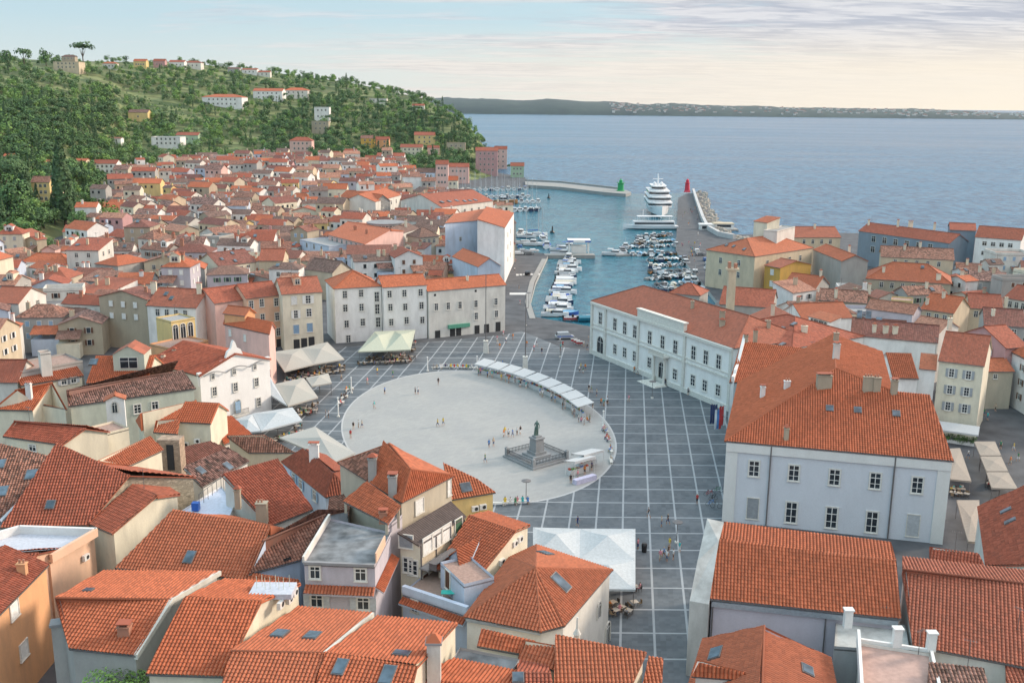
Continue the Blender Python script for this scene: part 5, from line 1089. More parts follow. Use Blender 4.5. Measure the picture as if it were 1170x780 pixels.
VL = [
 ('grand pale villa with terrace base on the hilltop at the far left', 76, 82, 30, 11, 'sand', 'brown', 'flat', 2, 5),
 ('cream villa with red roof on the hilltop beside the grand pale villa', 125, 79, 16, 7, 'offwhite', 'orange', 'hip', 1, 3),
 ('yellow and white villa with orange roof on the hilltop', 160, 78, 15, 9, 'yellow', 'orange', 'gx', 1, 4),
 ('dark red roofed villa on the hilltop right of the yellow one', 182, 78, 14, 9, 'rose', 'red', 'gx', 1, 2),
 ('white and red villa on the hilltop with bushes', 202, 78, 18, 8, 'white', 'red', 'gx', 1, 3),
 ('low villa with orange roof at the end of the hilltop row', 220, 79, 20, 8, 'offwhite', 'red', 'hip', 1, 3),
 ('small grey roofed villa far along the hilltop', 267, 84, 14, 6, 'grey', 'brown', 'gx', 1, 2),
 ('white villa far along the hilltop', 285, 85, 18, 6, 'white', 'red', 'gx', 1, 3),
 ('pale villa half hidden on the ridge', 302, 88, 14, 6, 'offwhite', 'red', 'gx', 1, 2),
 ('long white villa with red roof halfway up the hill', 254, 123, 46, 13, 'white', 'orange', 'hip', 2, 7),
 ('white apartment villa with orange roof above the pines', 306, 115, 34, 12, 'white', 'orange', 'gx', 2, 5),
 ('white villa with bright orange roof above the pine wood', 338, 113, 28, 11, 'offwhite', 'new', 'hip', 2, 4),
 ('tiny yellow farmhouse with brown roof alone on the green slope', 158, 139, 23, 12, 'yellow', 'brown', 'gx', 1, 1),
 ('low white hut on the green slope', 130, 163, 17, 5, 'white', 'old', 'gx', 1, 2),
 ('white terrace house with pale upper floor on the slope', 190, 170, 34, 13, 'white', 'brown', 'flat', 2, 5),
 ('pale green house with red roof beside the white terrace house', 214, 164, 26, 11, 'green', 'red', 'gx', 1, 3),
 ('square pink red house with dark roof at the foot of the hill', 252, 194, 25, 16, 'pink', 'brown', 'flat', 2, 3),
 ('red and white striped villa with turret on the lower slope', 344, 180, 26, 21, 'pink', 'red', 'hip', 3, 4),
 ('tall white villa on the slope above the striped villa', 368, 140, 18, 17, 'white', 'brown', 'flat', 2, 3),
 ('old stone house below the tall white villa', 366, 153, 20, 14, 'stone', 'brown', 'flat', 2, 3),
 ('pale house with red hipped roof under the cypress trees', 381, 188, 21, 13, 'beige', 'red', 'hip', 2, 3),
 ('orange yellow house with brown roof behind a cypress', 420, 169, 16, 12, 'ochre', 'old', 'gx', 2, 2),
 ('orange red house right of the cypress', 436, 170, 18, 12, 'orange', 'red', 'gx', 2, 2),
 ('cream yellow villa with red roof on the slope above the harbour', 485, 166, 24, 13, 'yellow', 'red', 'gx', 2, 3),
 ('long peach house with row of red dormers above the harbour', 470, 179, 26, 12, 'palecream', 'red', 'gx', 2, 4),
 ('small pink house beside the long peach house', 495, 177, 14, 9, 'pink', 'red', 'gx', 1, 2),
 ('grey stone house ruin on the slope by the cape', 521, 173, 22, 9, 'stone', 'brown', 'flat', 1, 3),
 ('turquoise and white house on the lower slope', 425, 195, 16, 15, 'sky', 'red', 'gx', 2, 2),
 ('long white house with red roof on the lower slope', 446, 190, 32, 13, 'white', 'red', 'gx', 2, 5),
 ('pale villa with red roof among the dark trees of the ridge', 478, 127, 14, 7, 'offwhite', 'red', 'gx', 1, 3),
 ('cream villa half hidden on the upper slope', 432, 119, 20, 6, 'offwhite', 'brown', 'flat', 1, 3),
 ('red brown apartment block with balconies by the cape', 556, 199, 26, 28, 'rose', 'red', 'gx', 4, 4),
 ('pink apartment block with red roof by the cape', 572, 194, 15, 25, 'pink', 'red', 'gx', 4, 2),
 ('pale green house near the outer breakwater', 591, 203, 16, 15, 'green', 'red', 'gx', 2, 3),
 ('cream yellow villa standing among trees at the left', 48, 233, 22, 28, 'yellow', 'old', 'gx', 3, 3),
 ('small beige annexe right of the cream yellow villa', 65, 240, 12, 20, 'sand', 'old', 'gx', 1, 2),
 ('orange roofed cottage at the left edge of the wood', 9, 186, 12, 9, 'palecream', 'orange', 'gx', 1, 2),
 ('cottage with orange roof left of the tall cypress', 57, 192, 14, 8, 'palecream', 'orange', 'gx', 1, 2),
 ('cottage with orange roof right of the tall cypress', 92, 191, 14, 8, 'sand', 'orange', 'gx', 1, 2),
 ('white house with blue shutters where the town meets the wood', 120, 200, 28, 15, 'white', 'red', 'gx', 2, 4),
 ('grey white tenement facing the marina', 487, 221, 21, 26, 'paleblue', 'brown', 'gx', 3, 4),
 ('tall pink tenement facing the marina', 505, 222, 15, 36, 'pink', 'red', 'gx', 4, 3),
 ('low pink tenement next to the marina masts', 524, 210, 24, 21, 'pink', 'red', 'gx', 2, 4),
 ('small cream house between the marina tenements', 517, 222, 13, 18, 'palecream', 'orange', 'gx', 2, 2),
 ('white gabled house with blue garden wall at the edge of the wood', 144, 236, 36, 18, 'white', 'old', 'gy', 1, 3),
 ('wide pale yellow gabled house in the middle of the old town', 200, 264, 40, 22, 'palecream', 'red', 'gy', 1, 2),
 ('grey white house with bright teal window band', 158, 280, 24, 18, 'paleblue', 'brown', 'flat', 1, 4),
 ('brown roofed house with white gable at the edge of the trees', 116, 300, 40, 24, 'offwhite', 'brown', 'gx', 1, 3),
 ('long white house with red roof facing the square side', 112, 322, 48, 26, 'paleblue', 'red', 'gx', 2, 4),
 ('long low stone house with orange roof in the old town', 172, 322, 52, 22, 'stone', 'orange', 'gx', 1, 4),
 ('cream house with orange hipped roof under the wooded bluff', 52, 330, 58, 34, 'palecream', 'orange', 'hip', 2, 5),
 ('bright orange roofed lean-to in front of the hipped cream house', 44, 345, 24, 16, 'sand', 'new', 'gx', 1, 2),
 ('sky blue house with brown side in the old town', 283, 260, 18, 18, 'sky', 'red', 'gx', 2, 2),
 ('cream yellow gabled house with attic window in the old town', 348, 262, 40, 22, 'palecream', 'red', 'gy', 1, 3),
 ('white house with dark attic windows in the old town', 343, 244, 24, 20, 'white', 'orange', 'hip', 1, 2),
 ('cream tall house left of the grey stone gable wall', 383, 243, 28, 30, 'palecream', 'orange', 'gx', 2, 2),
]
for v in VL: villa(*v)
p = T(76, 80); k = zc(p)/F; bq = Vector((p.x, p.y+6, p.z)); hs('narrow upper storey with brown roof crowning the grand pale villa', bq+Vector((-8*k, 0, 0)), bq+Vector((8*k, 0, 0)), p.z+11*k+3, 7, 'hip', 1.8, 'stone', 'brown', z0=p.z+5, rows=1, cols=3, far=True, name='villa_attic', cat='attic')
# ================================================================ the packed old town
LANDM = [('white palazzo', 268, 440), ('peach pink house', 300, 365), ('pale yellow house', 346, 360), ('hipped white house', 405, 355), ('pink gabled house', 425, 275), ('big pale gabled house', 482, 245), ('large cream house', 455, 240),
         ('grey stone gable wall', 412, 232), ('teal window band', 158, 275), ('pale yellow gabled house', 200, 255), ('sky blue house', 283, 252), ('long stone house', 172, 315), ('hipped cream house', 52, 315), ('square pink red house', 252, 188),
         ('white house at the wood edge', 120, 195), ('marina tenements', 500, 210), ('striped villa', 344, 175), ('turquoise house', 425, 190), ('dark attic windows house', 343, 236), ('cream yellow gabled house', 348, 255), ('white gabled house', 144, 228),
         ('arched yellow front', 210, 380), ('big gabled dormer', 148, 415), ('house at the left edge', 5, 340), ('grey terrace deck', 60, 415), ('cream yellow villa', 48, 220), ('long white parapet house', 195, 340), ('dark red skylight roof', 270, 300), ('rounded white building', 445, 300),
         ('yellow corner house', 1098, 450), ('slate blue building', 1030, 290), ('white five storey building', 1140, 300), ('big cream harbour house', 860, 310), ('broad hipped house', 1010, 325), ('glazed dormer', 940, 365), ('dark skylight roof', 1000, 385), ('court roof', 960, 440)]
ORD = ['', 'second ', 'third ', 'fourth ', 'fifth ', 'sixth ', 'seventh ', 'eighth ', 'ninth ', 'tenth ', 'eleventh ', 'twelfth ', 'thirteenth ', 'fourteenth ', 'fifteenth ', 'sixteenth ', 'seventeenth ']
sq = [tuple(W(x, y)[:2]) for x, y in [(240, 490), (300, 400), (375, 393), (486, 388), (584, 378), (577, 300), (600, 262), (700, 262), (690, 400), (820, 480), (840, 560), (700, 780), (300, 780)]]
Lreg = [(-120, 450), (0, 432), (20, 405), (165, 400), (195, 372), (250, 352), (330, 347), (575, 325), (578, 262), (548, 244), (512, 236), (478, 222), (478, 205), (450, 193), (400, 187), (330, 186), (230, 190), (140, 204), (112, 250), (95, 278), (60, 300), (-120, 320)]
Rreg = [(985, 345), (985, 330), (1090, 326), (1180, 332), (1260, 380), (1260, 420), (1150, 372), (1120, 350), (1060, 400), (960, 400), (880, 400), (885, 368)]
cands = []
def overlap(x, y, r, k=.80):
    return any((x-a)**2+(y-b)**2 < ((r+c)*k)**2 for a, b, c in FOOT)
def flank(X, Y): return .12+.25*sin(X*.017+1)+.2*sin(Y*.011)
for reg, n in ((Lreg, 14000), (Rreg, 3000)):
    xs = [p[0] for p in reg]; ys = [p[1] for p in reg]
    for i in range(n):
        k = i/n; px = rt.uniform(min(xs), max(xs)); py = rt.uniform(min(ys), max(ys))
        if not inpoly((px, py), reg): continue
        p = T(px, py)
        if inpoly((p.x, p.y), sq): continue
        sc = 1.0 if k < .3 else (.82 if k < .65 else .62)
        w = rt.uniform(8.5, 15)*sc; d = rt.uniform(7, 10.5)*sc; r = (w+d)/4*1.0+.6
        if overlap(p.x, p.y, r, .89): continue
        FOOT.append((p.x, p.y, r)); cands.append((p, w, d, sc))
cands.sort(key=lambda c: c[0].y)
print('town candidates', len(cands))
WCH = ['offwhite']*7+['white']*8+['palecream']*4+['stone']*3+['beige']*2+['grey']*5+['pink', 'peach', 'paleblue', 'paleblue', 'yellow', 'lilac', 'sand', 'sand', 'rose']
TCH = ['red']*6+['old']*6+['orange']*3+['dark']*4+['brown']*5+['mixed']*3+['pale']*3+['new']
TNAME = {'red': 'red', 'old': 'weathered', 'orange': 'orange', 'dark': 'dark red', 'brown': 'brown', 'mixed': 'patchy', 'pale': 'pale orange', 'new': 'bright orange'}
WNAME = {'offwhite': 'off white', 'palecream': 'pale cream', 'stone': 'rough stone', 'paleblue': 'bluish', 'rose': 'dusky pink', 'sand': 'sandy'}
ST = ['cross', 'cross', 'open_brown', 'open_green', 'open_grey', 'shut_grey', 'shut_white', 'shut_blue', 'shut_brown', 'open_white']
gc = [0]; MG = M()
def mergehouse(p, w, d, ze, rise, ang, wall, tile):
    ca, sa = cos(ang), sin(ang); wm_ = wallmat(WALLC[wall]); tm_ = tilemat(tile)
    def q(x, y, z): return (p.x+x*ca-y*sa, p.y+x*sa+y*ca, p.z+z)
    MG.box((p.x, p.y, p.z-2), (w-.6, d-.6, ze+2), wm_, ang); hw, hd = w/2, d/2
    MG.face([q(-hw, -hd, ze), q(hw, -hd, ze), q(hw, 0, ze+rise), q(-hw, 0, ze+rise)], tm_, [(0, 0), (w, 0), (w, hd), (0, hd)])
    MG.face([q(hw, hd, ze), q(-hw, hd, ze), q(-hw, 0, ze+rise), q(hw, 0, ze+rise)], tm_, [(0, 0), (w, 0), (w, hd), (0, hd)])
    for s in (-1, 1): MG.face([q(s*(hw-.3), -hd+.3, ze), q(s*(hw-.3), hd-.3, ze), q(s*(hw-.3), 0, ze+rise-.1)], wm_)
    for k in range(int(w/3.4)):
        x = -w/2+1.8+k*3.2; MG.box((*q(x, -hd+.25, ze-2.4)[:2], p.z+ze-2.4), (1.0, .3, 1.3), GLASS, ang)
    MG.box((*q(w*.2, hd*.3, 0)[:2], p.z+ze), (.8, .6, rise+1.2), wm_, ang)
labels = {}
NIND = 178
for i, (p, w, d, sc) in enumerate(cands):
    a = flank(p.x, p.y)+rt.choice([0, 0, 0, pi/2])*1+rt.uniform(-.42, .42)
    while a > pi/2: a -= pi
    wall = rt.choice(WCH); tile = rt.choice(TCH); base = 8.6 if p.x < 60 else 7.5
    ze = (rt.uniform(base-2.5, base+2.5)+rt.choice([0, 0, 0, 3.2]))*(1 if sc > .9 else .85); rise = d*rt.uniform(.2, .3)
    if i >= NIND: mergehouse(p, w, d, ze, rise, a if abs(a) < 1 else a-pi/2, wall, tile); continue
    if a > pi/4: a -= pi/2; w, d = d*1.05, w*.95
    u = Vector((cos(a), sin(a), 0)); v = Vector((-u.y, u.x, 0)); A = p-u*w/2-v*d/2; B = p+u*w/2-v*d/2
    roof = rt.choice(['gx']*5+['gy']*3+['hip']*3+['shed', 'flat']); rows = 2 if ze > 7 else 1; cols = max(1, int(w/3.6))
    lm = min(LANDM, key=lambda q: (q[1]-proj(p)[0])**2+((q[2]-proj(p)[1])*1.5)**2); st = rt.choice(ST)
    form = {'gx': 'ridged', 'gy': 'gabled', 'hip': 'hipped', 'shed': 'single slope', 'flat': 'flat'}[roof]
    key = (wall, tile, form, lm[0]); labels.setdefault(key, []).append(i)
    wn_ = WNAME.get(wall, wall)
    tx = ('%s house with paved roof terrace' % wn_) if roof == 'flat' else '%s %s house with %s tile roof' % (wn_, form, TNAME[tile])
    k = len(labels[key])-1
    if roof == 'flat': kk = ('flat', wall, lm[0]); labels.setdefault(kk, []).append(i); k = len(labels[kk])-1
    pr = proj(p); dx, dy = pr[0]-lm[1], pr[1]-lm[2]
    side_ = ('right' if dx > 0 else 'left')+' of' if abs(dx) > abs(dy)*1.2 else ('behind' if dy < 0 else 'in front of')
    lab = '%s, %s%s the %s' % (tx, ORD[min(k, 14)], side_, lm[0])
    if len(lab.split()) > 16: lab = lab.replace(' tile roof', ' roof').replace('with paved roof terrace, ', '')
    b = hs(lab, A, B, p.z+ze, d, roof, rise, wall, tile, z0=p.z-1, rows=rows, cols=cols, ww=.9, wh=1.3, style=st, far=True, zt=1.5, dz=3.0, sidecols=2, side=None if roof in ('gy',) else rt.choice(['r', 'l', None, None]), group='houses packed in the old town', build=False, caps=False, cmat=rt.choice(['palecream', 'white', 'brick', 'stone']))
    for c in range(rt.choice([0, 1, 1, 2]) if roof != 'flat' else 0):
        q = p+u*rt.uniform(-.35, .35)*w+v*rt.uniform(-.2, .25)*d; q.z = p.z+ze+rise*.55; pp = proj(q); b.chim(pp[0], pp[1], h=rt.uniform(.9, 1.9), w=rt.choice([.7, .8, 1.1]), mat=rt.choice(['palecream', 'white', 'brick', 'stone', 'sand']))
    if roof != 'flat' and rt.random() < .3:
        q = p-v*d*.22+u*rt.uniform(-.3, .3)*w; q.z = p.z+ze+rise*.5; pp = proj(q); b.sky(pp[0], pp[1], 1.0, 1.4)
    if rt.random() < .5:
        s_ = rt.choice([-1, 1]); aw, ad, ah = w*rt.uniform(.35, .6), rt.uniform(2.5, 4), ze*rt.uniform(.5, .8); c0 = p+u*s_*(w-aw)/2*.9-v*(d/2+ad/2-.3); rzz = math.atan2(u.y, u.x); m = M()
        m.box((c0.x-b.org.x, c0.y-b.org.y, -1), (aw, ad, ah+1), wallmat(WALLC[rt.choice(WCH)]), rzz); m.face([c0-b.org+u*x*(aw/2+.2)+v*y*(ad/2+.2)+Vector((0, 0, ah+1.1+y*.8)) for x, y in ((-1, -1), (1, -1), (1, 1), (-1, 1))], tilemat(rt.choice(TCH)) if rt.random() < .75 else CONC, [(0, 0), (aw, 0), (aw, ad), (0, ad)]); m.build('annexe', b.emp)
    b.done()
    if rt.random() < .35:
        m = M(); q = Vector((rt.uniform(-1, 1)*w*.3, 0, ze+rise*.8)); h_ = rt.uniform(1.8, 3); m.tube(q, q+Vector((0, 0, h_)), .05, GUT, n=4); m.tube(q+Vector((-.7, 0, h_-.2)), q+Vector((.7, .2, h_-.2)), .035, GUT, n=4); m.tube(q+Vector((-.4, 0, h_-.6)), q+Vector((.4, .2, h_-.6)), .035, GUT, n=4); m.build('antenna', b.emp)
    if roof in ('gx', 'hip') and rt.random() < .3:
        q = p-v*d*.2+u*rt.uniform(-.25, .25)*w; q.z = p.z+ze+rise*.4; pp = proj(q); dormer(b, pp[0], pp[1], rt.uniform(1.8, 3.4), rt.uniform(1.5, 2.1), 3, rt.choice(['white', 'offwhite', 'palecream', 'pink']), tile)
    if roof == 'flat':
        m = M()
        for (x0, y0, x1, y1) in ((-1, -1, 1, -1), (1, -1, 1, 1), (-1, 1, 1, 1), (-1, -1, -1, 1)):
            e0 = u*x0*(w/2-.4)+v*y0*(d/2-.4); e1 = u*x1*(w/2-.4)+v*y1*(d/2-.4); mid = (e0+e1)/2; dd = e1-e0; m.box((mid.x, mid.y, ze+.6), (dd.length, .2, .9), b.wm, math.atan2(dd.y, dd.x))
        m.build('parapet', b.emp)
if MG.f: tag(MG.build('distant_houses'), 'small far houses of the old town massed below the hill', 'houses', kind='stuff')
# ================================================================ trees
import numpy as np
rg = random.Random(21)
def leafmat(n, c, v=.35):
    if n in MATS: return MATS[n]
    m, nt, b = _new(n); g = N(nt, 'ShaderNodeNewGeometry'); a = N(nt, 'ShaderNodeTexNoise', i_Scale=.55, i_Detail=3.0); L(nt, g.outputs['Position'], a.inputs['Vector'])
    L(nt, ramp(nt, a.outputs[0], [(.3, tuple(x*(1-v) for x in c)), (.7, tuple(x*(1+v) for x in c))]), b.inputs['Base Color']); b.inputs['Roughness'].default_value = .8
    MATS[n] = m; return m
LF = {'dark': leafmat('leaves_dark', (0.059, 0.122, 0.041)), 'mid': leafmat('leaves_mid', (0.102, 0.200, 0.055)), 'light': leafmat('leaves_light', (0.188, 0.322, 0.072)), 'olive': leafmat('leaves_olive', (0.188, 0.270, 0.131)), 'cyp': leafmat('cypress_needles', (0.053, 0.108, 0.041)), 'pine': leafmat('pine_needles', (0.070, 0.139, 0.051))}
BARK = plain('bark', (.10, .075, .055), .95, bump=.5)
def crown(kind, seed, n=300, ls=.8):
    r = random.Random(seed); m = M(); mats = {'broad': ['mid', 'mid', 'dark'], 'light': ['light', 'mid', 'light'], 'olive': ['olive', 'olive', 'mid'], 'dark': ['dark', 'mid', 'dark'], 'cyp': ['cyp', 'cyp', 'dark'], 'pine': ['pine', 'dark', 'pine']}[kind]
    bl = []
    if kind == 'cyp':
        for k in range(n):
            t = r.random(); h = 1+t*11; rad = 1.15*(sin(pi*min(1, (t*.93+.07))**.75))*r.uniform(.75, 1.08)+.08; a = r.uniform(0, 2*pi); bl.append((Vector((rad*cos(a), rad*sin(a), h)), .62))
    elif kind == 'pine':
        cl = [(r.uniform(-2.6, 2.6), r.uniform(-2.6, 2.6), r.uniform(6.2, 7.6), r.uniform(1.3, 2.1)) for _ in range(9)]
        for k in range(n):
            x, y, z, q = r.choice(cl); a = r.uniform(0, 2*pi); e = r.uniform(-.3, 1); bl.append((Vector((x+q*cos(a)*sqrt(max(0, 1-e*e))*1.15, y+q*sin(a)*sqrt(max(0, 1-e*e))*1.15, z+q*.55*e)), ls))
    else:
        cl = [(0, 0, 4.6, 2.3)]+[(r.uniform(-2.1, 2.1), r.uniform(-2.1, 2.1), r.uniform(2.6, 6.2), r.uniform(1.1, 1.8)) for _ in range(8)]
        for k in range(n):
            x, y, z, q = r.choice(cl); v = Vector((r.gauss(0, 1), r.gauss(0, 1), r.gauss(0.15, 1))).normalized()*q*r.uniform(.7, 1.08); bl.append((Vector((x+v.x, y+v.y, z+v.z*.9)), ls))
    for p, s in bl:
        mt = LF[r.choice(mats)]; cz_ = Vector((0, 0, p.z if kind == 'cyp' else 3.6 if kind != 'pine' else 6)); nrm = ((p-cz_).normalized()*1.1+Vector((r.gauss(0, .5), r.gauss(0, .5), r.gauss(.35, .5)))).normalized(); u = nrm.orthogonal().normalized(); v = nrm.cross(u); s2 = s*r.uniform(.6, 1.2)
        m.face([p+u*s2*.6, p+v*s2*.45+u*.1, p-u*s2*.55, p-v*s2*.5], mt)
    return m
def trunk(kind):
    m = M(); h = {'cyp': 2, 'pine': 6.4}.get(kind, 3.6); m.tube((0, 0, -1.5), (.1, .05, h*.6), .28, BARK, .2); m.tube((.1, .05, h*.6), (0, 0, h), .2, BARK, .1)
    if kind != 'cyp':
        for k in range(4): a = k*1.6; m.tube((.08, .04, h*.55), (1.3*cos(a), 1.3*sin(a), h*(.95 if kind == 'pine' else 1.15)), .12, BARK, .05)
    return m
PT = {}
for kind, cnt in (('broad', 4), ('light', 3), ('olive', 2), ('dark', 3), ('cyp', 2), ('pine', 2)):
    for q in range(cnt): PT.setdefault(kind, []).append((crown(kind, q*7+len(kind)), crown(kind, q*7+len(kind)).mesh('crown')))
TRK = {k: trunk(k).mesh('trunk') for k in PT}; TRKM = {k: trunk(k) for k in PT}
NEARC = {k: [crown(k, 90+q, 1700, .42).mesh('crown') for q in range(2)] for k in ('broad', 'light', 'dark', 'cyp', 'pine')}
NAMEK = {'broad': ('broadleaf_tree', 'rounded green tree'), 'light': ('broadleaf_tree', 'light green tree'), 'olive': ('olive_tree', 'greyish olive tree'), 'dark': ('evergreen_tree', 'dark evergreen tree'), 'cyp': ('cypress_tree', 'slim dark cypress'), 'pine': ('pine_tree', 'flat topped pine')}
def puttree(kind, p, s, label, group=None, near=False, sz=None):
    nm, _ = NAMEK[kind]; o = empty(nm, p, label, 'tree', group, rg.uniform(0, 6.28)); o.scale = (s, s, sz or s)
    put('crown', rg.choice(NEARC[kind]) if near else rg.choice(PT[kind])[1], o); put('trunk', TRK[kind], o); return o
# single trees that stand out
for px, py, hp, kind, lab, near in [(75, 258, 100, 'cyp', 'tallest dark cypress in the wood at the left', 1), (22, 262, 62, 'dark', 'big dark evergreen at the left edge of the wood', 1), (30, 230, 55, 'cyp', 'cypress left of the cream yellow villa', 1), (6, 250, 70, 'pine', 'tall dark pine at the left image edge', 1), (112, 262, 40, 'broad', 'round tree at the edge of the old town', 1),
    (100, 292, 34, 'light', 'bright green bushy tree below the cypress', 1), (128, 268, 34, 'light', 'bright green tree beside the white gabled house', 1), (90, 270, 34, 'broad', 'reddish green tree beneath the tallest cypress', 1), (142, 258, 26, 'broad', 'dark green tree in front of the white gabled house', 1), (14, 300, 42, 'light', 'yellow green tree over the cream house at the left edge', 1), (40, 290, 40, 'broad', 'wide green tree on the bluff above the hipped house', 1), (60, 300, 30, 'dark', 'dark tree on the bluff just above the hipped house', 1),
    (527, 292, 16, 'light', 'small bright tree beside the white harbour house', 1), (492, 322, 20, 'olive', 'young tree in the yard of the rounded white building', 0), (497, 305, 12, 'olive', 'little tree behind the long cream house', 0),
    (396, 102, 18, 'cyp', 'lone cypress standing up from the ridge', 0), (428, 173, 20, 'cyp', 'cypress between the orange yellow and orange red houses', 0), (53, 78, 22, 'dark', 'dark conifer left of the grand pale villa', 0), (96, 79, 30, 'pine', 'huge umbrella pine right of the grand pale villa', 0), (28, 80, 24, 'pine', 'umbrella pine on the hilltop at the far left', 0), (10, 80, 24, 'dark', 'dark round tree at the far left hilltop', 0),
    (582, 173, 10, 'pine', 'umbrella pine above the apartment blocks by the cape', 0), (590, 165+12, 9, 'pine', 'small pine at the tip of the cape', 0), (588, 190, 9, 'broad', 'green tree by the pale green house at the cape', 0)]:
    p = T(px, py); h = hp*zc(p)/F; base = {'cyp': 12.2, 'pine': 8.6}.get(kind, 7.6); s = h/base
    puttree(kind, p, s*(.8 if kind != 'cyp' else 1), lab, None, bool(near), s)
# clipped cypresses along the wood crest
pos = []
def clearing(p):
    v = noise.noise((p.x*.011, p.y*.016, 9)); w = noise.noise((p.x*.03, p.y*.05, 4)); return v+.4*w
vil = [(x, y, r) for x, y, r in FOOT]
for i in range(10500):
    px = rg.uniform(-150, 612); sky = lerpt(SKYL, px); py = sky-6+(rg.random()**1.0)*(330-sky)
    p = T(px, py); c = colx(p.x, p.y); fd = lerpt(FOOTD, c)
    if p.y < fd+4 or p.z < 2.5 or c > 605 or p.y > 1500: continue
    dens = clearing(p)
    thick = 1 if (px < 130 and py > 120) or (300 < px < 545 and py > sky+14) else 0
    s = rg.uniform(.7, 1.35)*(1.0 if thick else .85)
    if dens < (-.27 if not thick else -.6) and px < 330:
        if rg.random() < .35: continue
        s = rg.uniform(.22, .5)
    if any((p.x-x)**2+(p.y-y)**2 < (r*.75+2.5*s)**2 for x, y, r in vil): continue
    if any(abs(p.x-x) < r*.9 and 0 < y-p.y < 26 for x, y, r in vil): s *= .45
    if any((p.x-q[0].x)**2+(p.y-q[0].y)**2 < (2.6*(s+q[1]))**2*.36 for q in pos[-1200:]): continue
    if thick: kind = rg.choice(['dark', 'dark', 'broad', 'cyp', 'dark', 'pine', 'light', 'broad'])
    else: kind = rg.choice(['light', 'broad', 'light', 'olive', 'light', 'dark', 'broad', 'olive', 'cyp' if rg.random() < .2 else 'broad'])
    if px > 545: kind = rg.choice(['light', 'broad'])
    pos.append((p, s, kind, px, py))
print('hill trees', len(pos))
pos.sort(key=lambda q: -q[1]/zc(q[0]))
zones = [('on the bluff at the left', lambda x, y: x < 130 and y > 150), ('on the green terraced slope', lambda x, y: x < 240), ('on the wooded slope over the old town', lambda x, y: x < 420), ('on the wooded slope above the marina', lambda x, y: x < 545), ('on the cape', lambda x, y: True)]
for p, s, kind, px, py in pos[:275]:
    zn = [n for n, f_ in zones if f_(px, py)][0]; lab = '%s among others of its kind %s' % (NAMEK[kind][1], zn)
    puttree(kind, p, s, lab, '%ss %s' % (NAMEK[kind][1], zn), near=False)
# the rest of the wood as one mass
V = []; Fc = []; MI = []; mats = list(LF.values())+[BARK]; off = 0
cache = {}
for k, lst in PT.items():
    for j, (cm, me) in enumerate(lst):
        vv = np.array(cm.v); ff = np.array(cm.f); mi = np.array([mats.index(cm.mats[x]) for x in cm.m]); cache[k, j] = (vv, ff, mi)
for p, s, kind, px, py in pos[275:]:
    vv, ff, mi = cache[kind, rg.randrange(len(PT[kind]))]; a = rg.uniform(0, 6.28); ca, sa = cos(a), sin(a)
    q = vv @ np.array([[ca, sa, 0], [-sa, ca, 0], [0, 0, 1]])*s+np.array([p.x, p.y, p.z]); V.append(q); Fc.append(ff+off); MI.append(mi); off += len(q)
V = np.concatenate(V); Fc = np.concatenate(Fc); MI = np.concatenate(MI)
me = bpy.data.meshes.new('wood'); me.vertices.add(len(V)); me.vertices.foreach_set('co', V.ravel()); me.loops.add(Fc.size); me.loops.foreach_set('vertex_index', Fc.ravel().astype(np.int32))
me.polygons.add(len(Fc)); me.polygons.foreach_set('loop_start', np.arange(0, Fc.size, 4, dtype=np.int32)); me.polygons.foreach_set('loop_total', np.full(len(Fc), 4, dtype=np.int32))
for m_ in mats: me.materials.append(m_)
me.polygons.foreach_set('material_index', MI.astype(np.int32)); me.update(calc_edges=True)
tag(put('distant_wood', me), 'dense mixed wood covering the rest of the hillside', 'wood', kind='stuff')
# green bush at the bottom left
p = W(135, 800, 6); o = empty('bush', (p.x, p.y, 0), 'leafy green bush at the bottom edge under the orange roof', 'bush')
c = crown('light', 5, 2600, .30); me = c.mesh('foliage'); q = put('foliage', me, o); q.scale = (.95, .7, 1.0); q.location = (0, 0, 2.0)
m = M(); m.tube((0, 0, 0), (0, 0, 5), .2, BARK, .1); m.build('stem', o)
p = W(205, 806, 6); o = empty('bush', (p.x, p.y, 0), 'darker green hedge at the bottom edge right of the leafy bush', 'bush')
q = put('foliage', crown('broad', 15, 1800, .30).mesh('foliage'), o); q.scale = (.9, .6, .8); q.location = (0, 0, 2.2)
m = M(); m.tube((0, 0, 0), (0, 0, 5), .2, BARK, .1); m.build('stem', o)
# ================================================================ harbour
rh_ = random.Random(5)
STONEQ = wallmat((.30, .30, .29), .5)
